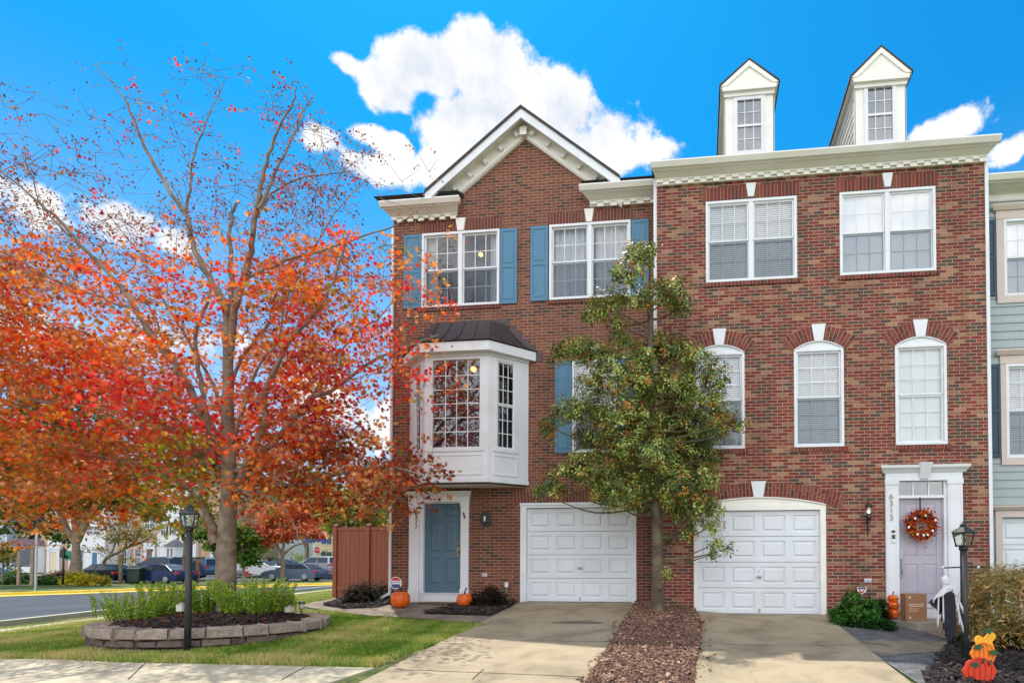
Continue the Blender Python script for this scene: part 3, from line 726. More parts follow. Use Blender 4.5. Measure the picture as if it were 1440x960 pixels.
def body_box(root, x0, x1, Y, depth, z0, z1, mat='brick_l', name='side_wall'):
    m = MB(); b = Y+depth
    m.quad((x0, Y, z0), (x0, Y, z1), (x0, b, z1), (x0, b, z0)); m.quad((x1, Y, z0), (x1, b, z0), (x1, b, z1), (x1, Y, z1)); m.quad((x0, b, z0), (x0, b, z1), (x1, b, z1), (x1, b, z0))
    return m.build(name, M[mat], root, root=root)

# ================================================================== LEFT HOUSE
lx0, lx1 = FX(550, Y1, 700), FX(926, Y1, 500)
LH = thing('brick_townhouse', 'brown brick end townhouse with blue shutters, front gable, white bay window and slate blue door', 'house', (lx0, Y1, 0))
zE = FZ(600, 306, Y1)-.02; zWallTop = FZ(860, 262, Y1)
holes = []
W1 = rect(594, 326.5, 703, 431, Y1); W2 = rect(773, 314, 887, 420, Y1); W3 = rect(805, 506, 868, 636, Y1)
D1 = rect(594.5, 706, 649.5, 849, Y1); G1 = rect(736, 709, 892, 849, Y1); G1 = (G1[0], G1[1], 0.0, G1[3])
D1 = (D1[0], D1[1], .0, D1[3])
BW = (FX(597, Y1, 600), FX(725, Y1, 600), FZ(660, 640, Y1), FZ(660, 500, Y1))
inset = lambda r, k=.03: (r[0]+k, r[1]-k, r[2]+k, r[3]-k)
holesL = [inset(W1), inset(W2), inset(W3), D1, G1, BW]
m = MB(); wall_holes(m, lx0, lx1, -.35, zWallTop, Y1, holesL)
gx0, gx1 = FX(597, Y1, 270), FX(873, Y1, 255); gcx = FX(735, Y1, 190); zPk = FZ(735, 186, Y1)
m.poly([(gx0+.15, Y1, zWallTop), (gx1-.15, Y1, zWallTop), (gcx, Y1, zPk+.2)])
m.build('brick_wall', M['brick_l'], LH, root=LH)
body_box(LH, lx0, lx1, Y1, 11, -.35, zWallTop)
# main roof (ridge along x) and front gable roof
m = MB(); zr = zWallTop+2.6
m.prism([(lx0-.3, Y1+.03, zWallTop+.12), (lx0-.3, Y1+5.5, zr), (lx0-.3, Y1+11.3, zWallTop-.02)], (lx1-lx0+.3, 0, 0))
for a_, b_ in ((lx0-.3, FX(652, Y1, 290)), (FX(822, Y1, 270), lx1)): m.prism([(a_, Y1-.36, zWallTop-.06), (a_, Y1+.03, zWallTop+.1), (a_, Y1+.03, zWallTop-.02)], (b_-a_, 0, 0))
m.build('roof', M['roofing'], LH, root=LH)
# rakes
pkx, pkz = FX(735, Y1-.35, 153), FZ(735, 153, Y1-.35)
rl = fp(598, 272, Y1-.35); rr = fp(872, 252, Y1-.35)
half = (rr.x-rl.x)/2; pkx = (rl.x+rr.x)/2; zl = (rl.z+rr.z)/2
def rake(sgn, y0, y1, off0, off1, name, mat, parent):
    """board parallel to the rake between perpendicular offsets off0..off1 under the roof line"""
    d = Vector((half, 0, pkz-zl)).normalized(); ex = sgn*half*1.0
    c = (pkz-zl)/half
    def P(o, foot):   # vertical offset
        v = o/math.cos(math.atan(c))
        return (pkx+(sgn*(half) if foot else 0), pkz-v if not foot else zl-v)
    a, b, c2, d2 = P(off0, True), P(off0, False), P(off1, False), P(off1, True)
    mm = MB(); mm.prism([(a[0], y0, a[1]), (b[0], y0, b[1]), (c2[0], y0, c2[1]), (d2[0], y0, d2[1])], (0, y1-y0, 0))
    return mm.build(name, M[mat], parent, root=LH)
for s in (-1, 1):
    rake(s, Y1-.40, Y1+4.5, -.05, .0, 'gable_roof', 'roofing', LH)
    rk = rake(s, Y1-.37, Y1-.31, .0, .16, 'rake_board', 'white', LH)
    rake(s, Y1-.31, Y1-.02, .03, .06, 'soffit', 'cream', rk)
    fr = rake(s, Y1-.07, Y1+.0, .06, .35, 'rake_frieze', 'cream', LH)
    rake(s, Y1-.10, Y1-.071, .30, .33, 'frieze_molding', 'cream', fr)
    c = math.atan((pkz-zl)/half); n = 6
    for i in range(n):
        dt = MB()
        t = (i+.55)/n; x = pkx+s*half*t*.97; z = pkz-(pkz-zl)*t*.97-.17/math.cos(c)
        dt.T = Matrix.Translation((x, 0, z)) @ Matrix.Rotation(s*c, 4, 'Y')
        dt.box(-.045, .045, Y1-.14, Y1-.072, -.075, .04); dt.build('dentil_block', M['cream'], fr, root=LH)
dt = MB(); dt.box(pkx-.08, pkx+.08, Y1-.2, Y1-.072, pkz-.46, pkz-.28); dt.build('peak_block', M['cream'], LH, root=LH)
# eave returns
xr0, xr1 = FX(655, Y1, 290), FX(819, Y1, 270)
cornice(LH, lx0, xr0-.2, FZ(600, 277, Y1-.42), FZ(594, 308, Y1), Y1, m0=.35, m1=.5)
cornice(LH, xr1+.2, lx1-.02, FZ(868, 253, Y1-.45), FZ(890, 288, Y1), Y1, m0=.5, m1=0)
# upper windows
for i, (W, back, seed) in enumerate(((W1, 'curtain', 1), (W2, 'curtain', 2))):
    window(LH, Tface(W[0], Y1, W[2]), W[1]-W[0], W[3]-W[2], units=2, cols=3, rows=2, back='dark', curt=[(.0, .16), (.86, 1.)] if i == 0 else [(0, .47), (.56, .95)], seed=seed, proud=.05, roomm='roomwarm')
window(LH, Tface(W3[0], Y1, W3[2]), W3[1]-W3[0], W3[3]-W3[2], units=1, cols=3, rows=3, back='halfblind', proud=.05)
for (x0, yt, x1, yb) in ((568.5, 331, 593, 430), (704, 325.5, 727.5, 427), (746.5, 322, 771, 422), (888, 311, 912.5, 411)):
    r = rect(x0, yt, x1, yb, Y1); shutter(LH, r[0], r[1], W1[2] if x0 < 740 else W2[2], W1[3] if x0 < 740 else W2[3], Y1, 'shutter', (.5,))
for (x0, x1) in ((781, 804), (869.5, 892)):
    shutter(LH, FX(x0, Y1, 570), FX(x1, Y1, 570), W3[2], W3[3], Y1, 'shutter', (.5,))
hb = .26
for W, k in ((W1, (641.5, 655.5, 306.5, 324)), (W2, (822, 835.5, 293.5, 311)), (W3, (826, 843, 475, 500))):
    kx0, kx1 = FX(k[0], Y1, k[2]), FX(k[1], Y1, k[2])
    z = W[3]+.02
    flat_arch(LH, W[0]-.06, kx0-.002, z, hb, Y1, 'soldier_l'); flat_arch(LH, kx1+.002, W[1]+.06, z, hb, Y1, 'soldier_l')
    kk = MB(); w = kx1-kx0; kk.prism([(kx0+w*.2, Y1-.05, z), (kx1-w*.2, Y1-.05, z), (kx1, Y1-.05, z+hb+.03), (kx0, Y1-.05, z+hb+.03)], (0, .06, 0)); kk.build('keystone', M['cream'], LH, bevel=.005, root=LH)
    flat_arch(LH, W[0]-.04, W[1]+.04, W[2]-.075, .07, Y1, 'soldier_l', proud=.03)
# brick header over garage
gx = FX(724, Y1), FX(905, Y1)
flat_arch(LH, gx[0], gx[1], G1[3]+.03, .29, Y1, 'soldier_l', splay=.03)
# bay window
P_ = .66; bx0, bx1 = FX(576.5, Y1, 600), FX(743, Y1, 600); fx0, fx1 = bx0+P_, bx1-P_
fx0, fx1 = fp(597, 600, Y1-P_).x, fp(686, 600, Y1-P_).x
zb0, zb1 = FZ(640, 676, Y1-P_), FZ(640, 497, Y1-P_)
BAY = MB(); ring = [(bx0, Y1), (fx0, Y1-P_), (fx1, Y1-P_), (bx1, Y1)]
def seg_T(a, b):  # local frame: x along a->b, y inwards
    ang = math.atan2(b[1]-a[1], b[0]-a[0]); return Matrix.Translation((a[0], a[1], 0)) @ Matrix.Rotation(ang, 4, 'Z'), math.dist(a, b)
segs = [seg_T(ring[i], ring[i+1]) for i in range(3)]
zw0, zw1 = FZ(640, 631, Y1-P_), FZ(640, 503, Y1-P_)
bw = []
for i, (T, w) in enumerate(segs):
    BAY.T = T
    if i == 1: a, b = .16, w-.16
    else: a, b = (.3, w-.2) if i == 0 else (.17, w-.3)
    if i == 1: a, b = .14, w-.14
    bw.append((T, a, b))
    hz = (a, b, zw0, zw1)
    xs_ = [0, a, b, w]; zs_ = [zb0, zw0, zw1, zb1]
    for p in range(3):
        for q in range(3):
            if p == 1 and q == 1: continue
            BAY.box(xs_[p], xs_[p+1], 0, .08, zs_[q], zs_[q+1])
    # lower raised panel frame
    pa, pb, pz0, pz1 = a-.03, b+.03, zb0+.13, zw0-.12
    for bx_ in ((pa, pb, pz0, pz0+.025), (pa, pb, pz1-.025, pz1), (pa, pa+.025, pz0+.025, pz1-.025), (pb-.025, pb, pz0+.025, pz1-.025)):
        BAY.box(bx_[0], bx_[1], -.018, 0, bx_[2], bx_[3])
    BAY.box(-.005, w+.005, -.025, 0, zb0-.03, zb0+.05)
    BAY.box(-.003, w+.003, -.03, 0, zb1-.06, zb1)
    BAY.box(a-.05, b+.05, -.03, 0, zw0-.05, zw0-.01)
BAY.T = None
bay = BAY.build('bay_window', M['white'], LH, root=LH)
bb = MB(); bb.poly([(p[0], p[1], zb0-.02) for p in ring]); bb.poly([(p[0], p[1]+.0, zb0-.07) for p in ring]); bb.build('bay_floor', M['cream'], bay, root=LH)
for i, (T, a, b) in enumerate(bw):
    pass
def sub_window(parent, T, w, h, **k):
    """a window that is a sub-part: frame mesh with glass joined by material slots"""
    cols, rows, single = k['cols'], k['rows'], k.get('single', False)
    f = MB(); f.T = T; fr = .04
    f.box(0, w, -.012, .05, 0, fr); f.box(0, w, -.012, .05, h-fr, h); f.box(0, fr, -.012, .05, fr, h-fr); f.box(w-fr, w, -.012, .05, fr, h-fr)
    parts = [(fr, h-fr, .015)] if single else [(fr, h/2, .026), (h/2, h-fr, .008)]
    for (a, b, yy) in parts:
        s = .03
        if not single:
            f.box(fr, fr+s, yy, yy+.03, a, b); f.box(w-fr-s, w-fr, yy, yy+.03, a, b); f.box(fr+s, w-fr-s, yy, yy+.03, a, a+s); f.box(fr+s, w-fr-s, yy, yy+.03, b-s, b)
        for c in range(1, cols):
            X = fr+s+(w-2*fr-2*s)*c/cols; f.box(X-.008, X+.008, yy+.008, yy+.02, a, b)
        for r_ in range(1, rows):
            Z = a+s+(b-a-2*s)*r_/rows; f.box(fr, w-fr, yy+.009, yy+.019, Z-.008, Z+.008)
    f.cur = 1
    for (a, b, yy) in parts: f.quad((fr, yy+.0145, a), (w-fr, yy+.0145, a), (w-fr, yy+.0145, b), (fr, yy+.0145, b))
    return f.build('window', [M['white'], M[k.get('glass', 'glass')]], parent, root=LH)
for i, (T, a, b) in enumerate(bw):
    sub_window(bay, T @ Matrix.Translation((a, 0, zw0)), b-a, zw1-zw0, cols=4 if i == 1 else 3, rows=6 if i == 1 else 3, single=(i == 1), glass='glass_bay' if i == 1 else 'glass')
# room behind the bay
rm = MB(); rm.box(BW[0]-.3, BW[1]+.3, Y1+.9, Y1+.95, BW[2]-.1, BW[3]+.1); rm.box(BW[0]-.3, BW[1]+.3, Y1+.13, Y1+.9, BW[3]+.05, BW[3]+.1); rm.box(BW[0]-.3, BW[1]+.3, Y1+.13, Y1+.9, BW[2]-.1, BW[2]-.05); rm.build('bay_back', M['roomwarm'], bay, root=LH)
for i, (T, a, b) in enumerate(bw):
    if i != 1:
        cu = MB(); cu.T = T; n = 30; A, B_ = (a+.02, a+.16) if i == 2 else (b-.15, b-.02); vs = []
        for q in range(n+1):
            x = A+(B_-A)*q/n; yy = .12+.02*math.sin(x*60); vs += [(x, yy, zw0+.02), (x, yy, zw1-.02)]
        cu._a(vs, [(2*q, 2*q+2, 2*q+3, 2*q+1) for q in range(n)], True); cu.build('curtain', M['curtain'], bay, root=LH)
# bay fascia + metal roof
def off_ring(o, dy=0):
    return [(bx0-o*.9, Y1), (fx0-o*.42, Y1-P_-o), (fx1+o*.42, Y1-P_-o), (bx1+o*.9, Y1)]
zf0, zf1 = FZ(640, 493, Y1-P_-.2), FZ(640, 480, Y1-P_-.2)
fa = MB(); O = off_ring(.2)
for i in range(3): fa.prism([(O[i][0], O[i][1], zf0), (O[i+1][0], O[i+1][1], zf0), (O[i+1][0], O[i+1][1], zf1), (O[i][0], O[i][1], zf1)], (0, .03, 0))
fa.poly([(x, y, zf0+.005) for x, y in O]); fa.build('bay_fascia', M['white'], bay, root=LH)
ro = MB(); zt = FZ(665, 449, Y1-.1)+.0; K = 8
ri0, ri1 = FX(606, Y1, 450)+.0, FX(716, Y1, 450)
O2 = off_ring(.24); vs = []
In = [(ri0+.1, Y1-.02), (fx0+.12, Y1-.22), (fx1-.10, Y1-.22), (ri1-.1, Y1-.02)]
for k in range(K+1):
    u = k/K; z = zf1+.015+(zt-.12-zf1)*(u**1.7); s = u
    for j in range(4): vs.append((O2[j][0]*(1-s)+In[j][0]*s, O2[j][1]*(1-s)+In[j][1]*s, z))
fs = [(k*4+j, k*4+j+1, (k+1)*4+j+1, (k+1)*4+j) for k in range(K) for j in range(3)]+[(K*4, K*4+1, K*4+2, K*4+3)]
ro._a(vs, fs); rf = ro.build('bay_roof', M['copper'], bay, root=LH)
se = MB()
def roofpt(j, t, k, lift=.012):
    u = k/K; a = Vector(vs[k*4+j]); b = Vector(vs[k*4+j+1]); p = a.lerp(b, t); return p+Vector((0, -.005, lift))
for (j, ts) in ((0, (.0, .35, .68)), (1, (0, .25, .5, .75, 1.)), (2, (.34, .67, 1.0))):
    for t in ts: se.tube([roofpt(j, t, k) for k in range(K+1)], .009, 5)
se.build('standing_seam', M['copper'], bay, root=LH)
fl = MB(); zc = zt; hstep = .135
fl.box(ri0, ri1, Y1-.03, Y1-.003, zt-.17, zt)
nst = 5
for sgn, xe, xo in ((1, ri1, FX(763, Y1, 490)), (-1, ri0, bx0-.25)):
    z0_ = FZ(750, 497, Y1); 
    for i in range(nst):
        a = xe+(xo-xe)*i/nst; b = xe+(xo-xe)*(i+1)/nst; z = zt-(zt-z0_)*(i+.9)/nst*.98
        fl.prism([(a, Y1-.012, z), (b, Y1-.012, z), (b, Y1-.012, z-.0+.0), (b, Y1-.012, z-.16), (a, Y1-.012, z-.16)][0:2]+[(b, Y1-.012, z-.22), (a, Y1-.012, z-.22)], (0, .01, 0))
fl.build('step_flashing', M['copper'], bay, root=LH)
# front door with surround
dx0, dx1 = D1[0], D1[1]; zdt = FZ(621, 708, Y1+.06); zd0 = FZ(621, 833, Y1)
dr = panel_door(LH, dx0+.02, dx1-.02, zd0, zdt, Y1, 'door_blue')
hd = MB(); hx = dx1-.10; hz = zd0+.92; hd.ball((hx, Y1+.0, hz), .03); hd.box(hx-.03, hx+.03, Y1+.03, Y1+.062, hz-.1, hz+.1); hd.build('handle', M['brass'], dr, root=LH); hd = MB(); hd.ball((hx, Y1+.04, hz+.18), .032, .03, .032); hd.build('deadbolt', M['brass'], dr, root=LH)
th_ = MB(); th_.box(dx0-.02, dx1+.02, Y1-.03, Y1+.1, 0.0, zd0-.02); th_.box(dx0-.02, dx1+.02, Y1-.06, Y1+.1, zd0-.02, zd0); th_.build('threshold', M['white'], LH, root=LH)
su = MB()
def pilaster(mb, x0, x1, z0, z1, Y, t=.07):
    mb.box(x0, x1, Y-t, Y+.001, z0, z1); mb.box(x0-.012, x1+.012, Y-t-.015, Y, z0, z0+.3); mb.box(x0-.012, x1+.012, Y-t-.015, Y, z1-.1, z1)
    for q in (x0+.03, x1-.045): mb.box(q, q+.015, Y-t-.006, Y-t, z0+.34, z1-.16)
zc0 = FZ(621, 706, Y1); zcT = FZ(640, 690, Y1-.1)
pilaster(su, FX(577.5, Y1), FX(591, Y1), 0, zc0, Y1); pilaster(su, FX(649, Y1)+.01, FX(660.5, Y1), 0, zc0, Y1)
sx0, sx1 = FX(576.5, Y1), FX(661.5, Y1)
su.box(FX(591, Y1), dx0+.02, Y1-.02, Y1+.08, 0, zc0); su.box(dx1-.02, FX(649.5, Y1)+.011, Y1-.02, Y1+.08, 0, zc0)
su.box(sx0, sx1, Y1-.075, Y1+.06, zc0, zc0+.13); su.box(dx0, dx1, Y1-.02, Y1+.08, zdt, zc0)
prof = [(Y1, zc0+.13), (Y1-.09, zc0+.13), (Y1-.12, zc0+.17), (Y1-.16, zc0+.20), (Y1-.17, zc0+.235), (Y1, zc0+.235)]
extrude_profile(su, prof, sx0, sx1, .5, .5)
kc = (sx0+sx1)/2; su.prism([(kc-.05, Y1-.10, zc0+.0), (kc+.05, Y1-.10, zc0+.0), (kc+.09, Y1-.2, zc0+.26), (kc-.09, Y1-.2, zc0+.26)], (0, .1, 0))
su.build('door_surround', M['white'], LH, bevel=.003, root=LH)
def digits(s, x, ztop, step, size, mat, root, Y, shear=0.):
    for i, ch in enumerate(s):
        o = text(ch, size, M[mat], root, Matrix.Translation((x-root.location.x, Y-root.location.y, ztop-i*step-root.location.z)) @ FACE, name='house_number', shear=shear)
digits('6311', FX(584.5, Y1-.085, 730), FZ(584, 721, Y1-.085), .105, .14, 'black', LH, Y1-.088, .35)
# garage 1
gt = MB(); tx0, tx1 = FX(732, Y1), FX(895, Y1); zg = G1[3]; zgt = FZ(813, 713.5, Y1+.07)
gt.box(tx0, FX(740.5, Y1), Y1-.02, Y1+.12, 0, zg); gt.box(FX(888.5, Y1), tx1, Y1-.02, Y1+.12, 0, zg); gt.box(tx0, tx1, Y1-.022, Y1+.12, zgt, zg+.03); gt.box(tx0-.01, tx1+.01, Y1-.04, Y1-.02, zg-.01, zg+.045)
gt.build('garage_trim', M['white'], LH, bevel=.004, root=LH)
garage_door(LH, FX(740.5, Y1), FX(888.5, Y1), .035, zgt, Y1)
# downspouts
def downspout(root, x, Y, z0, z1, w=.07, name='downspout', mat='white', kick=0):
    m = MB(); m.box(x-w/2, x+w/2, Y-.07, Y-.01, z0+.15, z1)
    if kick: m.bar((x, Y-.04, z0+.2), (x-kick*.5, Y-.12, z0+.05), .07, .06)
    for i in range(3): z = z0+(z1-z0)*(i+.5)/3; m.box(x-w*.7, x+w*.7, Y-.075, Y-.005, z, z+.025)
    return m.build(name, M[mat], root, bevel=.006, root=root)
downspout(LH, lx0+.01, Y1, 0, zE-.2, .045, kick=.5)

# ================================================================== RIGHT HOUSE
rx0, rx1 = FX(924, Y2, 600), FX(1389.5, Y2, 600)
RH = thing('brick_townhouse', 'taller red brick townhouse with two dormers, arched windows and a lavender door', 'house', (rx0, Y2, -.17))
zRT = FZ(1155, 207, Y2-.4); zRF = FZ(1155, 246, Y2)
U1 = rect(992.5, 280, 1120.5, 395, Y2); U2 = rect(1180.5, 267.5, 1315.5, 384.5, Y2)
zu0, zu1 = (U1[2]+U2[2])/2, (U1[3]+U2[3])/2; U1 = (U1[0], U1[1], zu0, zu1); U2 = (U2[0], U2[1], zu0, zu1)
MW = [rect(977, 497, 1047, 631, Y2), rect(1116.5, 490, 1186.5, 629.5, Y2), rect(1258.5, 484, 1331, 624.5, Y2)]
zm0, zm1 = sum(w[2] for w in MW)/3, sum(w[3] for w in MW)/3
MW = [(w[0], w[1], zm0, zm1) for w in MW]
G2 = rect(979, 711, 1155, 865, Y2); G2 = (G2[0], G2[1], -.17, G2[3])
D2 = rect(1263, 674, 1329, 868, Y2); D2 = (D2[0], D2[1], -.05, D2[3])
m = MB(); wall_holes(m, rx0, rx1, -.6, zRT-.05, Y2, [inset(U1), inset(U2)]+[inset(w) for w in MW]+[G2, D2])
m.build('brick_wall', M['brick_r'], RH, root=RH)
m = MB(); m.quad((rx0, Y2, -.6), (rx0, Y2, zRT-.05), (rx0, Y2+10, zRT-.05), (rx0, Y2+10, -.6)); m.quad((rx1, Y2, -.6), (rx1, Y2+10, -.6), (rx1, Y2+10, zRT-.05), (rx1, Y2, zRT-.05)); m.quad((rx0, Y2+10, -.6), (rx0, Y2+10, zRT-.05), (rx1, Y2+10, zRT-.05), (rx1, Y2+10, -.6))
m.build('side_wall', M['brick_r'], RH, root=RH)
cornice(RH, rx0, rx1, zRT, zRF, Y2, ov=.28, m0=.25, m1=.4)
m = MB(); pr = .55
m.prism([(rx0-.1, Y2-.33, zRT-.02), (rx0-.1, Y2+5, zRT-.02+5.33*pr), (rx0-.1, Y2+10.3, zRT-.02)], (rx1-rx0+.2, 0, 0)); m.build('roof', M['roofing'], RH, root=RH)
for W, back, gl in ((U1, 'blind', 'glass'), (U2, 'shade', 'glass_sky')):
    window(RH, Tface(W[0], Y2, W[2]), W[1]-W[0], W[3]-W[2], units=2, cols=3, rows=2, back=back, glass=gl, proud=.03)
for i, W in enumerate(MW):
    window(RH, Tface(W[0], Y2, W[2]), W[1]-W[0], W[3]-W[2], units=1, cols=3, rows=3, back='shade' if i == 2 else 'blind', screen=(i != 2), proud=.035)
for W, k in ((U1, (1048.5, 1063, 257, 275)), (U2, (1239.7, 1254.7, 244, 261))):
    kx0, kx1 = FX(k[0], Y2, k[2]), FX(k[1], Y2, k[2]); z = W[3]+.02
    flat_arch(RH, W[0]-.06, kx0-.002, z, .27, Y2, 'soldier_r'); flat_arch(RH, kx1+.002, W[1]+.06, z, .27, Y2, 'soldier_r')
    kk = MB(); w = kx1-kx0; kk.prism([(kx0+w*.22, Y2-.05, z+.02), (kx1-w*.22, Y2-.05, z+.02), (kx1, Y2-.05, z+.3), (kx0, Y2-.05, z+.3)], (0, .06, 0)); kk.build('keystone', M['white'], RH, bevel=.005, root=RH)
    flat_arch(RH, W[0]-.06, W[1]+.06, W[2]-.085, .08, Y2, 'soldier_r', proud=.03)
for W in MW:
    seg_arch(RH, W[0]-.0, W[1]+.0, W[3]-.01, .17, .30, Y2, 'soldier_r')
    cx = (W[0]+W[1])/2; z = W[3]+.15; kk = MB(); kk.prism([(cx-.085, Y2-.05, z), (cx+.085, Y2-.05, z), (cx+.14, Y2-.05, z+.34), (cx-.14, Y2-.05, z+.34)], (0, .06, 0)); kk.build('keystone', M['white'], RH, bevel=.005, root=RH)
    flat_arch(RH, W[0]-.08, W[1]+.08, W[2]-.085, .08, Y2, 'soldier_r', proud=.03)
# garage 2
gxa, gxb = FX(975.5, Y2), FX(1161, Y2); zg = G2[3]; zgl = FZ(1067, 717.5, Y2+.07)
gt = MB(); gt.box(gxa, FX(981, Y2), Y2-.02, Y2+.12, -.17, zg); gt.box(FX(1153, Y2), gxb, Y2-.02, Y2+.12, -.17, zg); gt.box(gxa, gxb, Y2-.022, Y2+.12, zgl, zg+.02)
gt.build('garage_trim', M['cream'], RH, bevel=.004, root=RH)
garage_door(RH, FX(981, Y2), FX(1153, Y2), -.145, zgl, Y2)
seg_arch(RH, gxa, gxb, zg+.02, .16, .29, Y2, 'soldier_r', fill='cream')
cx = FX(1066.3, Y2); z = zg+.16; kk = MB(); kk.prism([(cx-.09, Y2-.05, z), (cx+.09, Y2-.05, z), (cx+.15, Y2-.05, z+.34), (cx-.15, Y2-.05, z+.34)], (0, .06, 0)); kk.build('keystone', M['white'], RH, bevel=.005, root=RH)
# entry door 2
dzt = FZ(1295, 700.5, Y2+.06); dz0 = FZ(1295, 851, Y2); zst = FZ(1295, 868, Y2)
dr2 = panel_door(RH, D2[0]+.02, D2[1]-.02, dz0, dzt, Y2, 'door_lav')
hd = MB(); hx = D2[0]+.07; hz = FZ(1266, 788, Y2); hd.box(hx-.03, hx+.03, Y2+.025, Y2+.06, hz-.32, hz+.22); hd.build('handle', M['grey_metal'], dr2, root=RH); hd = MB(); hd.tube([(hx, Y2+.03, hz-.28), (hx, Y2-.01, hz-.2), (hx, Y2-.01, hz), (hx, Y2+.03, hz+.04)], .011, 6); hd.build('grip', M['grey_metal'], dr2, root=RH)
su = MB(); zc0 = FZ(1295, 674, Y2)
pa, pb, pc, pd = FX(1244, Y2), FX(1262, Y2), FX(1331, Y2), FX(1352, Y2)
pilaster(su, pa, pb, zst-.02, zc0, Y2); pilaster(su, pc, pd, zst-.02, zc0, Y2)
su.box(pb, D2[0]+.02, Y2-.02, Y2+.08, zst-.02, zc0); su.box(D2[1]-.02, pc, Y2-.02, Y2+.08, zst-.02, zc0)
zt0, zt1 = FZ(1295, 696, Y2), FZ(1295, 676, Y2)
su.box(pb, pc, Y2-.021, Y2+.08, dzt, zt0); su.box(pa, pd, Y2-.075, Y2+.06, zt1, zc0+.16); su.box(D2[0], D2[1], Y2-.03, Y2+.08, zst-.02, dz0-.03); su.box(D2[0], D2[1], Y2-.06, Y2+.08, dz0-.03, dz0)
prof = [(Y2, zc0+.13), (Y2-.09, zc0+.13), (Y2-.13, zc0+.18), (Y2-.18, zc0+.22), (Y2-.19, zc0+.27), (Y2, zc0+.27)]
extrude_profile(su, prof, pa, pd, .6, .6)
kc = (pa+pd)/2; su.prism([(kc-.075, Y2-.11, zc0+.0), (kc+.075, Y2-.11, zc0+.0), (kc+.12, Y2-.24, zc0+.31), (kc-.12, Y2-.24, zc0+.31)], (0, .12, 0))
su.build('door_surround', M['white'], RH, bevel=.003, root=RH)
tr = MB(); w = D2[1]-D2[0]
for i in (1, 2): tr.box(D2[0]+w*i/3-.012, D2[0]+w*i/3+.012, Y2, Y2+.03, zt0, zt1)
tr.cur = 1; tr.quad((D2[0], Y2+.02, zt0), (D2[1], Y2+.02, zt0), (D2[1], Y2+.02, zt1), (D2[0], Y2+.02, zt1)); tr.cur = 2
tr.quad((D2[0], Y2+.1, zt0), (D2[1], Y2+.1, zt0), (D2[1], Y2+.1, zt1), (D2[0], Y2+.1, zt1))
tr.build('transom_window', [M['white'], M['glass_bay'], M['room']], RH, root=RH)
digits('6313', FX(1253.3, Y2-.08, 710), FZ(1253, 698, Y2-.08), .14, .165, 'brass', RH, Y2-.088)
db = MB(); x = FX(1254.5, Y2, 750); z = FZ(1254, 754, Y2); db.box(x-.035, x+.035, Y2-.1, Y2-.07, z-.12, z-.01); db.cur = 1; db.box(x-.03, x+.03, Y2-.11, Y2-.07, z+.0, z+.03); db.box(x-.03, x+.03, Y2-.104, Y2-.07, z+.08, z+.12); db.box(x-.03, x+.03, Y2-.102, Y2-.098, z-.05, z-.01)
db.build('doorbell', [M['white'], M['black']], RH, bevel=.003, root=RH)
# corner board and shared downspout
m = MB(); m.box(rx1-.005, rx1+.06, Y2-.02, Y2+.1, -.5, zRF); m.build('corner_board', M['white'], RH, root=RH)
downspout(RH, rx0-.03, Y2+.1, -.1, zRT-.1, .085)
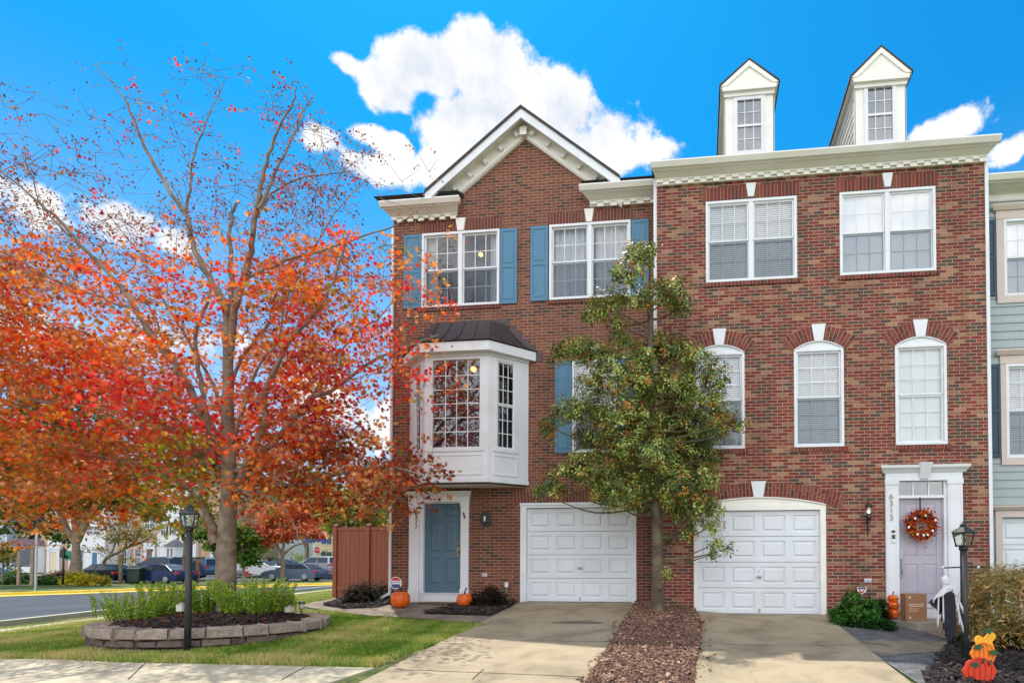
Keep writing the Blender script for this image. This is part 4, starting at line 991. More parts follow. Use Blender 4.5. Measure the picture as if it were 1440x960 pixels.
# dormers
def dormer(px0, px1, eave_y, peak_px, base_y, wpx0, wpx1, wy0, wy1):
    YD = Y2+.75; x0, x1 = FX(px0, YD, 150), FX(px1, YD, 150); ze = FZ((px0+px1)/2, eave_y, YD); zp = FZ(peak_px[0], peak_px[1], YD-.12); zroof0 = zRT+(YD-Y2+.33)*pr
    zb = zroof0-.15; ybk = lambda z: Y2-.33+(z-zRT)/pr
    w = (wpx0, wpx1); wx0, wx1 = FX(wpx0, YD, 170), FX(wpx1, YD, 170); wz0, wz1 = FZ(1100, wy1, YD) , FZ(1100, wy0, YD)
    m_ = (wpx0+wpx1)/2; wz0, wz1 = FZ(m_, wy1, YD), FZ(m_, wy0, YD)
    m = MB(); wall_holes(m, x0, x1, zb, ze, YD, [(wx0+.02, wx1-.02, wz0+.02, wz1-.02)], .05)
    d = m.build('dormer', M['cream'], RH, root=RH)
    s = MB(); n = 9
    for sx, x in ((-1, x0), (1, x1)):
        s.poly([(x, YD, zb), (x, ybk(zb)+.3, zb), (x, ybk(ze)+.2, ze), (x, YD, ze)])
        for i in range(n):
            z = zroof0+(ze-zroof0)*i/n; s.prism([(x, YD+.08, z), (x, ybk(z), z), (x, ybk(z), z+.02), (x, YD+.08, z+.02)], (sx*.015, 0, 0))
        s.box(x-.012, x+.012, YD, YD+.09, zb, ze)
    s.build('dormer_siding', M['siding_cream'], d, root=RH)
    xm = (x0+x1)/2; o = .09; r = MB(); yb2 = ybk(zp)+.1
    hw = (x1-x0)/2+o
    sl = (zp-ze)/hw
    r.prism([(xm-hw-.03, YD-.14, ze-.02), (xm, YD-.14, zp+.03), (xm, YD-.14, zp-.02), (xm-hw-.03, YD-.14, ze-.07)], (0, yb2-YD+.14, 0))
    r.prism([(xm+hw+.03, YD-.14, ze-.02), (xm, YD-.14, zp+.03), (xm, YD-.14, zp-.02), (xm+hw+.03, YD-.14, ze-.07)], (0, yb2-YD+.14, 0))
    r.build('dormer_roof', M['roofing'], d, root=RH)
    g = MB(); g.prism([(xm-hw, YD-.1, ze-.05), (xm+hw, YD-.1, ze-.05), (xm, YD-.1, zp-.03)], (0, .1, 0))
    for sg in (-1, 1): g.prism([(xm+sg*hw, YD-.135, ze-.06), (xm, YD-.135, zp-.022), (xm, YD-.135, zp-.14), (xm+sg*(hw-.12), YD-.135, ze-.06)], (0, .035, 0))
    g.box(x0-.05, x1+.05, YD-.12, YD+.02, ze-.16, ze-.05); g.box(x0-.02, x1+.02, YD-.05, YD, ze-.24, ze-.16)
    g.box(xm-hw, x0, YD-.1, ybk(ze), ze-.09, ze-.05); g.box(x1, xm+hw, YD-.1, ybk(ze), ze-.09, ze-.05)
    g.build('dormer_pediment', M['cream'], d, root=RH)
    f = MB(); f.T = None
    for (a, b, c, e) in ((wx0-.05, wx0+.03, wz0-.05, wz1+.05), (wx1-.03, wx1+.05, wz0-.05, wz1+.05), (wx0+.03, wx1-.03, wz0-.05, wz0+.03), (wx0+.03, wx1-.03, wz1-.03, wz1+.05)):
        f.box(a, b, YD-.025, YD+.03, c, e)
    zm = (wz0+wz1)/2; f.box(wx0, wx1, YD-.01, YD+.02, zm-.025, zm+.025); W_ = wx1-wx0
    for i in (1, 2): f.box(wx0+W_*i/3-.008, wx0+W_*i/3+.008, YD, YD+.02, wz0, wz1)
    for z in ((wz0+zm)/2, (wz1+zm)/2): f.box(wx0, wx1, YD+.001, YD+.019, z-.008, z+.008)
    f.cur = 1; f.quad((wx0, YD+.012, wz0), (wx1, YD+.012, wz0), (wx1, YD+.012, wz1), (wx0, YD+.012, wz1)); f.cur = 2
    f.quad((wx0-.02, YD+.06, wz0-.02), (wx1+.02, YD+.06, wz0-.02), (wx1+.02, YD+.06, wz1+.02), (wx0-.02, YD+.06, wz1+.02))
    f.build('window', [M['white'], M['glass_bay'], M['room']], d, root=RH)
dormer(1019, 1088, 121, (1054, 84), 220, 1035, 1072, 139, 214)
dormer(1202, 1273.5, 108, (1237.5, 66), 205, 1218.5, 1257, 122, 200)

# ================================================================== SAGE NEIGHBOUR
nx0 = rx1+.06; nx1 = nx0+6.2
SH = thing('siding_townhouse', 'sage green siding townhouse with dark teal shutters at the right edge', 'house', (nx0, Y3, -.4))
zs1 = FZ(1412, 246, Y3-.4)
NW1 = (FX(1404, Y3, 360), FX(1404, Y3, 360)+1.75, FZ(1420, 417, Y3), FZ(1420, 309, Y3)); NW2 = (FX(1410, Y3, 570), FX(1410, Y3, 570)+.95, FZ(1425, 644, Y3), FZ(1425, 512, Y3))
NG = (FX(1408.5, Y3, 760), FX(1408.5, Y3, 760)+2.44, -.4, FZ(1420, 727, Y3))
m = MB(); wall_holes(m, nx0, nx1, -.8, zs1-.1, Y3, [inset(NW1), inset(NW2), NG])
m.build('wall', M['siding'], SH, root=SH)
m = MB(); z = -.3
def spans(z):
    cut = [(h[0]-.06, h[1]+.06) for h in (NW1, NW2, NG) if h[2]-.1 < z < h[3]+.12]; cur = nx0; out = []
    for a, b in sorted(cut):
        if a > cur: out.append((cur, a))
        cur = max(cur, b)
    if cur < nx1: out.append((cur, nx1))
    return out
while z < zs1-.5:
    for a, b in spans(z+.05): m._a([(a, Y3-.022, z), (b, Y3-.022, z), (b, Y3-.004, z+.165), (a, Y3-.004, z+.165), (a, Y3, z), (b, Y3, z)], [(0, 1, 2, 3), (4, 5, 1, 0)])
    z += .168
m.build('clapboard', M['siding'], SH, root=SH)
m = MB(); m.quad((nx1, Y3, -.8), (nx1, Y3+10, -.8), (nx1, Y3+10, zs1), (nx1, Y3, zs1)); m.quad((nx0, Y3+10, -.8), (nx0, Y3+10, zs1), (nx1, Y3+10, zs1), (nx1, Y3+10, -.8)); m.build('side_wall', M['siding'], SH, root=SH)
cornice(SH, nx0, nx1, zs1, FZ(1412, 284, Y3), Y3, ov=.38, m0=0, m1=1, dent=False)
m = MB(); m.prism([(nx0, Y3-.35, zs1-.02), (nx0, Y3+5, zs1+2.6), (nx0, Y3+10.3, zs1-.02)], (nx1-nx0+.3, 0, 0)); m.build('roof', M['roofing'], SH, root=SH)
window(SH, Tface(NW1[0]+.09, Y3, NW1[2]), NW1[1]-NW1[0]-.18, NW1[3]-NW1[2], units=2, cols=3, rows=2, back='shade', glass='glass_sky', proud=.045)
window(SH, Tface(NW2[0]+.05, Y3, NW2[2]), NW2[1]-NW2[0]-.1, NW2[3]-NW2[2], units=1, cols=3, rows=3, back='blind', proud=.045)
for W in (NW1, NW2):
    t = MB(); t.box(W[0]-.05, W[0]+.09 if W is NW1 else W[0]+.05, Y3-.04, Y3+.02, W[2]-.1, W[3]); t.box(W[1]-.05, W[1]+.09, Y3-.04, Y3+.02, W[2]-.1, W[3]); t.box(W[0]-.05, W[1]+.09, Y3-.042, Y3+.02, W[2]-.14, W[2]-.0)
    t.box(W[0]-.06, W[1]+.1, Y3-.05, Y3+.02, W[3], W[3]+.17)
    extrude_profile(t, [(Y3, W[3]+.17), (Y3-.08, W[3]+.17), (Y3-.13, W[3]+.25), (Y3-.13, W[3]+.28), (Y3, W[3]+.28)], W[0]-.08, W[1]+.12, .6, .6)
    t.build('window_trim', M['taupe'], SH, root=SH)
shutter(SH, nx0+.02, NW1[0]-.06, NW1[2]+.02, NW1[3], Y3-.02, 'shutter_dk'); shutter(SH, nx0+.05, NW2[0]-.06, NW2[2]+.02, NW2[3]+.0, Y3-.02, 'shutter_dk')
t = MB(); t.box(NG[0]-.13, NG[0]+.0, Y3-.05, Y3+.1, -.4, NG[3]); t.box(NG[0]-.13, NG[1]+.13, Y3-.052, Y3+.1, NG[3], NG[3]+.14)
extrude_profile(t, [(Y3, NG[3]+.14), (Y3-.09, NG[3]+.14), (Y3-.14, NG[3]+.2), (Y3-.14, NG[3]+.23), (Y3, NG[3]+.23)], NG[0]-.16, NG[1]+.16, .6, .6); t.build('garage_trim', M['taupe'], SH, root=SH)
garage_door(SH, NG[0], NG[1], -.38, NG[3], Y3)
# ------------------------------------------------------------------ foliage tools
def scatter_leaves(name, C, S, TI, shape, mat, parent, root, up=.35, seed=0, droop=0., normals=None):
    """C (n,3) centres, S (n,) sizes, TI (n,3) colours, shape (k,3) outline"""
    g = np.random.default_rng(seed); n = len(C); k = len(shape)
    nrm = g.normal(size=(n, 3)); nrm /= np.linalg.norm(nrm, axis=1)[:, None]
    nrm[:, 2] = np.abs(nrm[:, 2])
    nrm = nrm*(1-up)+np.array([0, 0, 1.])*up
    if normals is not None: nrm = nrm*.6+normals*.8
    nrm /= np.linalg.norm(nrm, axis=1)[:, None]
    t = g.normal(size=(n, 3)); t[:, 2] -= droop
    t -= nrm*(t*nrm).sum(1)[:, None]; t /= np.linalg.norm(t, axis=1)[:, None]
    b = np.cross(nrm, t)
    sh = np.asarray(shape, float)
    V = C[:, None, :]+S[:, None, None]*(sh[None, :, 0, None]*t[:, None, :]+sh[None, :, 1, None]*b[:, None, :]+sh[None, :, 2, None]*nrm[:, None, :])
    V = V.reshape(-1, 3)-np.array(root)
    me = bpy.data.meshes.new(name); me.vertices.add(n*k); me.vertices.foreach_set('co', V.ravel().astype(np.float32))
    me.loops.add(n*k); me.loops.foreach_set('vertex_index', np.arange(n*k, dtype=np.int32))
    me.polygons.add(n); me.polygons.foreach_set('loop_start', (np.arange(n)*k).astype(np.int32)); me.polygons.foreach_set('loop_total', np.full(n, k, dtype=np.int32))
    me.update(calc_edges=True)
    a = me.attributes.new('tint', 'FLOAT_COLOR', 'FACE'); col = np.ones((n, 4), np.float32); col[:, :3] = np.clip(TI, 0, 1); a.data.foreach_set('color', col.ravel())
    me.materials.append(mat); o = bpy.data.objects.new(name, me); COL.objects.link(o)
    if parent is not None: o.parent = parent
    return o
LINE = lambda c: np.array([srgb(*c)[:3]])[0]
def palette(cols, n, g, var=.18):
    P = np.array([LINE(c) for c in cols]); i = g.integers(0, len(P), n); return P[i]*(1+g.normal(0, var, (n, 1)))
MAPLE = []
for i, (a, r) in enumerate([(-90, .42), (-50, .2), (-38, .46), (-18, .2), (0, .5), (18, .2), (38, .46), (50, .2), (90, .42), (125, .18), (150, .36), (180, .16), (-150, .36), (-125, .18)]):
    t = math.radians(a); MAPLE.append((r*math.cos(t)+.05, r*math.sin(t), .06*abs(math.sin(t))))
OVAL = [(-.5, 0, 0), (-.15, .24, .03), (.25, .2, .03), (.5, 0, -.02), (.25, -.2, .03), (-.15, -.24, .03)]
DIAM = [(-.5, 0, 0), (0, .3, .04), (.5, 0, 0), (0, -.3, .04)]
BLADE = [(-.5, .05, 0), (-.5, -.05, 0), (.5, 0, .1)]
def smooth_noise(p, f=1., s=0.):
    return (np.sin(p[:, 0]*1.7*f+s)+np.sin(p[:, 1]*2.1*f+1.3*s+.5)+np.sin(p[:, 2]*2.6*f+2.1*s+1.)+np.sin((p[:, 0]+p[:, 2])*3.3*f+s)+np.sin((p[:, 1]-p[:, 2])*3.9*f+.7*s))/5
def spline(P, n=4):
    P = [Vector(p) for p in P]; out = []
    for i in range(len(P)-1):
        p0, p1, p2, p3 = P[max(0, i-1)], P[i], P[i+1], P[min(len(P)-1, i+2)]
        for k in range(n):
            t = k/n; out.append(.5*((2*p1)+(-p0+p2)*t+(2*p0-5*p1+4*p2-p3)*t*t+(-p0+3*p1-3*p2+p3)*t**3))
    out.append(P[-1]); return out
def limb(mb, P, r0, r1, n=7, jit=.0, rr=random):
    Q = spline(P, 4); m = len(Q)
    if jit: Q = [q+Vector((rr.gauss(0, jit), rr.gauss(0, jit), rr.gauss(0, jit))) if 0 < i < m-1 else q for i, q in enumerate(Q)]
    R = [r0+(r1-r0)*(i/(m-1))**.8 for i in range(m)]; mb.tube(Q, R, n, cap=False); return Q, R
# ------------------------------------------------------------------ the red maple
TD = 10.6
tb = at(316, 859, TD)
MT = thing('maple_tree', 'large red orange autumn maple with bare upper twigs growing in the stone planter', 'tree', (tb.x, tb.y, tb.z))
rr = random.Random(5)
def mp(px, py, dz=0.): return at(px, py, TD+dz)
tk = MB(); limbs = []
def L_(pts, r0, r1, n=8, d0=0., d1=0., jit=.012):
    r0 *= .82; m = len(pts); P = [mp(p[0], p[1], d0+(d1-d0)*(i/(m-1))) for i, p in enumerate(pts)]
    Q, R = limb(tk, P, r0, r1, n, jit, rr); limbs.append((Q, R)); return Q
tr_pts = [(316, 864), (317, 838), (318, 790), (319, 745), (322, 700), (322, 650), (320, 590), (321, 540), (320, 505)]
P = [mp(*p) for p in tr_pts]; Q = spline(P, 4); m = len(Q); R = [.185*(1-.6*i/(m-1))+(.07 if i < 2 else (.03 if i < 4 else 0)) for i in range(m)]
tk.tube(Q, R, 14, cap=True); limbs.append((Q, R))
L_([(304, 765), (296, 735), (284, 708), (262, 684), (225, 662), (160, 645), (60, 640), (-50, 650)], .11, .02, d1=.9)
L_([(321, 510), (318, 460), (326, 420), (325, 380), (322, 340), (326, 300), (334, 285)], .085, .02, d1=.4)
L_([(321, 515), (329, 435), (346, 385), (354, 343), (362, 293), (367, 260), (377, 218), (392, 181), (412, 143), (417, 122)], .088, .008, d1=-.6)
L_([(362, 295), (387, 243), (408, 197), (425, 160), (442, 133)], .04, .006, d0=-.4, d1=.5)
L_([(321, 530), (317, 431), (292, 389), (271, 343), (258, 297), (225, 247), (200, 197), (183, 156), (167, 127), (133, 91)], .085, .007, d1=-.2)
L_([(258, 297), (267, 268), (271, 227), (287, 181), (304, 139), (317, 110)], .032, .006, d0=-.1, d1=.6)
L_([(318, 640), (290, 590), (267, 546), (246, 512), (208, 462), (171, 406), (125, 356), (83, 310), (54, 285), (0, 239), (-40, 215)], .10, .006, d1=-1.2)
L_([(125, 356), (95, 330), (60, 290), (45, 250), (35, 215)], .025, .005, d0=-.7, d1=-1.2)
L_([(305, 650), (270, 625), (225, 592), (183, 560), (142, 516), (83, 467), (0, 425), (-70, 400)], .10, .012, d1=1.6)
L_([(300, 655), (250, 622), (190, 585), (110, 570), (40, 560), (-60, 520)], .075, .012, d1=.2)
L_([(300, 640), (287, 575), (283, 533), (275, 475), (292, 425), (296, 400), (297, 365)], .075, .012, d1=1.3)
L_([(327, 690), (345, 655), (371, 600), (375, 542), (417, 471), (442, 442), (462, 408), (480, 360), (490, 330)], .09, .01, d1=-.8)
L_([(327, 700), (362, 646), (400, 604), (437, 562), (471, 546), (521, 508), (583, 483), (620, 470)], .095, .01, d1=.5)
L_([(323, 660), (360, 668), (417, 683), (458, 671), (540, 655), (592, 668)], .06, .008, d1=-.5)
L_([(323, 690), (350, 690), (385, 700), (410, 730), (420, 760)], .035, .006, d1=-1.2)
L_([(342, 393), (387, 372), (450, 352), (500, 335), (554, 318), (588, 296)], .045, .005, d0=-.1, d1=-.6)
L_([(354, 330), (375, 281), (417, 252), (479, 243), (500, 238)], .03, .005, d0=-.3, d1=.9)
L_([(437, 562), (460, 520), (500, 470), (540, 440), (560, 400)], .035, .006, d0=.3, d1=1.5)
L_([(320, 600), (330, 520), (390, 440), (430, 370), (470, 300), (520, 250)], .05, .006, d0=0, d1=2.4)
L_([(320, 620), (300, 540), (240, 440), (200, 360), (150, 300)], .055, .006, d0=0, d1=2.6)
L_([(320, 640), (340, 580), (360, 520), (390, 480), (400, 430)], .05, .008, d0=0, d1=-1.2)
L_([(320, 650), (290, 600), (250, 560), (210, 540), (160, 500)], .05, .008, d0=0, d1=-1.2)
L_([(320, 670), (310, 640), (330, 620), (370, 600), (430, 580)], .05, .008, d0=0, d1=3.0)
L_([(200, 443), (150, 420), (90, 400), (20, 360), (-40, 340)], .03, .006, d0=-.3, d1=-.8)
L_([(267, 546), (230, 480), (210, 430), (160, 400), (190, 370), (150, 340)], .03, .005, d0=0, d1=.9)
LP = np.array([[q.x, q.y, q.z] for Q, R in limbs for q in Q]); LR = np.array([r for Q, R in limbs for r in R])
dens = """000002100110000000
000011101110110000
002223202322330000
223222222222343100
223333222333433111
333443203334443210
444444333344555210
456666444455666320
677665544444666441
777776554345677531
777777654345666531
554567765435665432
444457665645654200
555557777765665300
555567777756787752
344556544635568872
013444442321000000""".split()
g = np.random.default_rng(11); CL = []
for j, row in enumerate(dens):
    for i, ch in enumerate(row):
        d = int(ch)
        cnt = {0: 0, 1: 1, 2: 2, 3: 4, 4: 5, 5: 7, 6: 9, 7: 11, 8: 13}[d]
        for _ in range(cnt):
            px = -80+40*i+g.uniform(-22, 22); py = 85+40*j+g.uniform(-22, 22)
            ex = min(.98, abs(px-280)/380); ez = abs(py-520)/480
            dm = 2.5*math.sqrt(max(.04, 1-ex*ex))*math.sqrt(max(.05, 1-min(1, ez)**2))
            if py < 300: dm = min(dm, 1.2)
            if py > 700: dm = min(dm, 2.2)
            dd_ = g.uniform(-dm*.45, dm)
            hole = math.sin(px*.031+1.3)+math.sin(py*.037+px*.012)+math.sin(dd_*1.9+py*.021+px*.017)+.8*math.sin(px*.071-py*.052+dd_)
            if hole < (-.6 if py < 590 else -1.2) and g.random() < .85: continue
            if 283 < px < 354 and 470 < py < 730 and dd_ < .3 and g.random() < .8: dd_ = abs(dd_)+.35
            CL.append((px, py, dd_, d))
CL.sort(key=lambda c: float(np.linalg.norm(LP-np.array(mp(c[0], c[1], c[2])), axis=1).min()))
CC, SS, TT = [], [], []; small_C, small_S, small_T = [], [], []
for px, py, dd, d in CL:
    c = np.array(mp(px, py, dd))
    dist = np.linalg.norm(LP-c, axis=1)+np.maximum(0, LP[:, 2]-c[2])*.6+LR*2; k = int(dist.argmin()); a = LP[k]
    v = c-a; ln = np.linalg.norm(v)
    if ln > 2.6 and py < 330: continue
    if ln > .1:
        mid = a+v*.5+np.array([g.normal(0, .07), g.normal(0, .07), .12*ln*g.uniform(-.2, 1)]); q = spline([a, mid, c], 3)
        r0 = min(LR[k]*.7, .005+.006*ln+.001); RR = [r0*(1-.7*t/(len(q)-1)) for t in range(len(q))]; tk.tube(q, RR, 4, cap=False)
        LP = np.vstack([LP, [list(z) for z in q[2:]]]); LR = np.append(LR, RR[2:])
    # twigs around the cluster centre
    nt_ = 3 if d <= 2 else 4
    spread = .34 if d > 2 else .3
    for _ in range(nt_):
        e = c+np.array([g.normal(0, spread), g.normal(0, spread), g.normal(0, spread*.55)])
        tk.tube([Vector(a+v*.85), Vector((c+e)/2+g.normal(0, .02, 3)), Vector(e)], [.0045, .0035, .002], 3, cap=False)
        if py < 345 or (py < 470 and g.random() < .45):
            n = int(g.integers(3, 9)) if d <= 2 else int(g.integers(5, 13))
            small_C.append(e+g.normal(0, .07, (n, 3))); small_S.append(g.uniform(.035, .07, n))
            small_T.append(palette([(120, 84, 62), (150, 104, 72), (92, 62, 50), (176, 126, 84), (170, 60, 40)], n, g))
            if g.random() < .12: n2 = 4
            else: continue
            CC.append(e+g.normal(0, .07, (n2, 3))); SS.append(g.uniform(.07, .12, n2)); TT.append(palette([(226, 60, 34), (236, 104, 40), (200, 40, 40)], n2, g)); continue
        n = int(6+d*1.25)
        ce = e+g.normal(0, 1, (n, 3))*np.array([.125, .125, .065])
        # colour regions of the crown
        s = smooth_noise(np.array([c]), 1.0, 2.)[0]+g.normal(0, .22)
        if 210 < px < 350 and py > 625 and g.random() < .75: cols = [(176, 170, 52), (150, 158, 52), (204, 176, 60), (120, 138, 46)]
        elif px < 220 and py > 600 and g.random() < .45: cols = [(190, 134, 52), (128, 124, 44), (206, 104, 44), (152, 130, 46)]
        elif 90 < px < 310 and 520 < py < 660 and g.random() < .8: cols = [(226, 58, 46), (236, 86, 60), (214, 44, 50), (240, 110, 70)]
        elif px > 330 and px < 440 and py > 610 and g.random() < .7: cols = [(214, 106, 46), (196, 86, 40), (226, 134, 60), (168, 70, 40)]
        elif px > 440 and py > 600: cols = [(150, 52, 34), (190, 74, 38), (126, 60, 34), (128, 104, 44), (206, 88, 44)]
        elif px > 400 and 470 < py < 620 and g.random() < .6: cols = [(196, 44, 44), (170, 36, 42), (222, 66, 46), (216, 84, 66)]
        elif px < 130 and g.random() < .6: cols = [(226, 112, 40), (234, 142, 48), (214, 84, 36), (188, 130, 44)]
        elif s > .35: cols = [(226, 62, 36), (212, 44, 42), (236, 88, 44)]
        elif s > -.25: cols = [(234, 104, 40), (226, 78, 36), (240, 130, 48)]
        elif s > -.6: cols = [(232, 140, 46), (222, 160, 56), (214, 106, 42)]
        else: cols = [(170, 150, 52), (206, 140, 50), (140, 130, 48)]
        if g.random() < .22: cols = [(214, 146, 88), (186, 112, 66), (222, 158, 104), (160, 92, 60)]
        CC.append(ce); SS.append(g.uniform(.085, .15, n)); TT.append(palette(cols, n, g, .15)*1.12)
tk.build('trunk', M['bark'], MT, root=MT)
Cx = np.concatenate(CC); scatter_leaves('foliage', Cx, np.concatenate(SS), np.concatenate(TT), MAPLE, M['leaf'], MT, MT.location, up=.12, seed=3, droop=.6)
Cs = np.concatenate(small_C); scatter_leaves('seed_clusters', Cs, np.concatenate(small_S), np.concatenate(small_T), OVAL, M['leaf'], MT, MT.location, up=.1, seed=4, droop=1.)
print('maple leaves', len(Cx), len(Cs))
# ------------------------------------------------------------------ the evergreen between the driveways
hb_ = G(925, 858, .08); HD = (hb_-CAM).dot(FW)
HT = thing('holly_tree', 'slim evergreen holly with glossy green leaves and orange berries in the mulch between the driveways', 'tree', tuple(hb_))
tk = MB(); hp = lambda px, py, dz=0: at(px, py, HD+dz)
TP = [hp(925, 862), hp(925, 850), hp(925, 800), hp(924, 740), hp(921, 680), hp(919, 620), hp(916, 560), hp(914, 500), hp(915, 450), hp(908, 400), hp(900, 355)]
Q = spline(TP, 4); m = len(Q); R = [.118*(1-i/(m-1))**.75+.012+(.03 if i < 2 else 0) for i in range(m)]; tk.tube(Q, R, 12)
TQ = np.array([list(q) for q in Q])
clumps = [(900, 362, 26), (880, 382, 26), (912, 352, 16), (888, 352, 14), (940, 412, 26), (958, 428, 22), (850, 430, 26), (832, 442, 20), (872, 418, 24), (868, 455, 14), (905, 420, 22), (925, 400, 14), (950, 400, 16),
          (803, 488, 26), (788, 500, 20), (826, 494, 26), (848, 500, 28), (878, 478, 24), (925, 488, 34), (950, 492, 30), (975, 505, 28), (906, 505, 28), (1000, 520, 24), (1010, 540, 20),
          (834, 535, 28), (872, 528, 34), (905, 540, 36), (940, 540, 36), (975, 548, 34), (1003, 566, 26), (1030, 592, 18), (1012, 590, 22), (1040, 600, 11),
          (792, 578, 22), (772, 600, 20), (810, 572, 26), (838, 578, 32), (870, 580, 38), (905, 588, 40), (940, 590, 42), (975, 590, 36), (1002, 610, 22),
          (822, 612, 26), (850, 620, 34), (880, 628, 40), (915, 635, 42), (950, 630, 42), (982, 628, 34), (1000, 640, 20),
          (800, 660, 24), (775, 678, 20), (760, 692, 13), (785, 690, 16), (822, 655, 28), (848, 668, 32), (878, 675, 36), (910, 680, 38), (945, 678, 40), (975, 675, 36), (998, 668, 22),
          (860, 702, 22), (885, 705, 22), (950, 712, 28), (976, 712, 30), (1000, 712, 22), (975, 738, 18), (1000, 740, 18), (1008, 762, 13), (1022, 770, 9), (1005, 778, 8), (842, 690, 16), (905, 712, 18), (938, 805, 7), (940, 755, 12), (928, 690, 24), (963, 752, 12)]
g = np.random.default_rng(23); CC, SS, TT, NN = [], [], [], []; BC = []
for px, py, r in clumps:
    dd = g.uniform(-.85, .6)*min(1, (1-abs(px-915)/150)+.25); c = np.array(hp(px, py, dd)); rad = r/850*HD
    k = int((np.linalg.norm(TQ-c, axis=1)+np.maximum(0, TQ[:, 2]-c[2]+.2)*1.2).argmin()); a = TQ[k]
    ln = np.linalg.norm(c-a)
    mid = (a+c)/2+np.array([0, 0, -.1*ln])+g.normal(0, .04, 3); q = spline([a, mid, c], 4); tk.tube(q, [.028*(1-.8*t/(len(q)-1))*min(1, .4+ln) for t in range(len(q))], 5, cap=False)
    ns = max(5, int(46*(r/28)**2))
    for _ in range(ns):
        v = g.normal(size=3); v /= np.linalg.norm(v); e = c+v*rad*g.uniform(.3, 1.0)*np.array([1, 1, .85])
        if g.random() < .5: tk.tube([Vector(c+(e-c)*.1), Vector((c+e)/2+g.normal(0, .02, 3)), Vector(e)], [.007, .005, .002], 3, cap=False)
        n = 20; f = e[None]+g.normal(0, .052, (n, 3)); CC.append(f); SS.append(g.uniform(.038, .07, n))
        q = g.random(); hi = (v[2] > .1)
        if q < .10: cols = [(206, 146, 60), (190, 116, 50), (180, 156, 66)]
        elif q < .62: cols = [(146, 166, 72), (178, 190, 94), (120, 146, 62), (206, 208, 126)]
        else: cols = [(84, 108, 52), (66, 92, 48), (110, 128, 60)]
        TT.append(palette(cols, n, g, .2)); NN.append(np.repeat(v[None], n, 0))
        if g.random() < .4: BC.append(e+g.normal(0, .04, 3))
tk.build('trunk', M['bark2'], HT, root=HT)
Ch = np.concatenate(CC); scatter_leaves('foliage', Ch, np.concatenate(SS), np.concatenate(TT), OVAL, M['leaf_gloss'], HT, HT.location, up=.3, seed=9, normals=np.concatenate(NN))
n = len(BC); BC = np.array(BC); BC = (BC[:, None]+g.normal(0, .02, (n, 4, 3))).reshape(-1, 3); scatter_leaves('berries', BC, np.full(len(BC), .022), palette([(206, 84, 36), (190, 60, 34)], len(BC), g), [(-.5, -.5, 0), (.5, -.5, 0), (.5, .5, 0), (-.5, .5, 0)], M['leaf_gloss'], HT, HT.location, seed=10)
print('holly leaves', len(Ch))
# ------------------------------------------------------------------ generic tree / shrub
def tree(name, label, base, trunk, blobs, cols, n, size, D, group=None, r0=.15, shape=OVAL, seed=1, up=.3, bark='bark_far', cat='tree', clump=.35, leaf='leaf', depth=1., twigs=True, spread=.2, per=8, gap=.12):
    """trunk: list of polylines in photo px at distance D; blobs (px, py, rx, ry) filled with leaf clumps"""
    root = thing(name, label, cat, tuple(base), group=group); g = np.random.default_rng(seed); tk = MB(); pts = []
    for i, pl in enumerate(trunk):
        P = [at(p[0], p[1], D+(p[2] if len(p) > 2 else 0)) for p in pl]
        if i == 0: P[0] = Vector(base)-Vector((0, 0, .05))
        ra = r0 if i == 0 else r0*.55
        Q = spline(P, 4); m = len(Q); tk.tube(Q, [ra*(1-.7*k/(m-1)) for k in range(m)], 8, cap=False); pts += [list(q) for q in Q[1:]]
    TQ = np.array(pts); CC, SS, TT, NN = [], [], [], []
    area = sum(b[2]*b[3] for b in blobs)
    for (px, py, rx, ry) in blobs:
        c = np.array(at(px, py, D)); X, Z = rx/850*D, ry/850*D; k = max(3, int(n/per*rx*ry/area))
        nb = 3 if twigs else 0
        for _ in range(nb):
            v = g.normal(size=3); v /= np.linalg.norm(v); e = c+v*np.array([X, X*depth, Z])*.6; a = TQ[int(np.linalg.norm(TQ-e, axis=1).argmin())]
            q = spline([a, (a+e)/2+g.normal(0, .08, 3), e], 3); tk.tube(q, [r0*.2*(1-.8*t/(len(q)-1)) for t in range(len(q))], 4, cap=False)
        sub = g.normal(size=(max(4, k//5), 3)); sub /= np.linalg.norm(sub, axis=1)[:, None]; sub *= g.uniform(.5, 1., (len(sub), 1))
        v = sub[g.integers(0, len(sub), k)]+g.normal(0, gap, (k, 3))
        e = c+v*np.array([X, X*depth, Z])
        f = (e[:, None]+g.normal(0, spread, (k, per, 3))*np.array([1, 1, .6])).reshape(-1, 3); CC.append(f)
        SS.append(size*g.uniform(.6, 1.3, k*per)); ci = g.integers(0, len(cols), k); P_ = np.array([LINE(q) for q in cols])[ci]*(1+g.normal(0, .12, (k, 1)))
        TT.append(np.repeat(P_, per, 0)*(1+g.normal(0, .15, (k*per, 1)))); NN.append(np.repeat(v/np.linalg.norm(v, axis=1)[:, None], per, 0))
    tk.build('trunk', M[bark], root, root=root)
    scatter_leaves('crown', np.concatenate(CC), np.concatenate(SS), np.concatenate(TT), shape, M[leaf], root, root.location, up=up, seed=seed, normals=np.concatenate(NN)*.6)
    return root
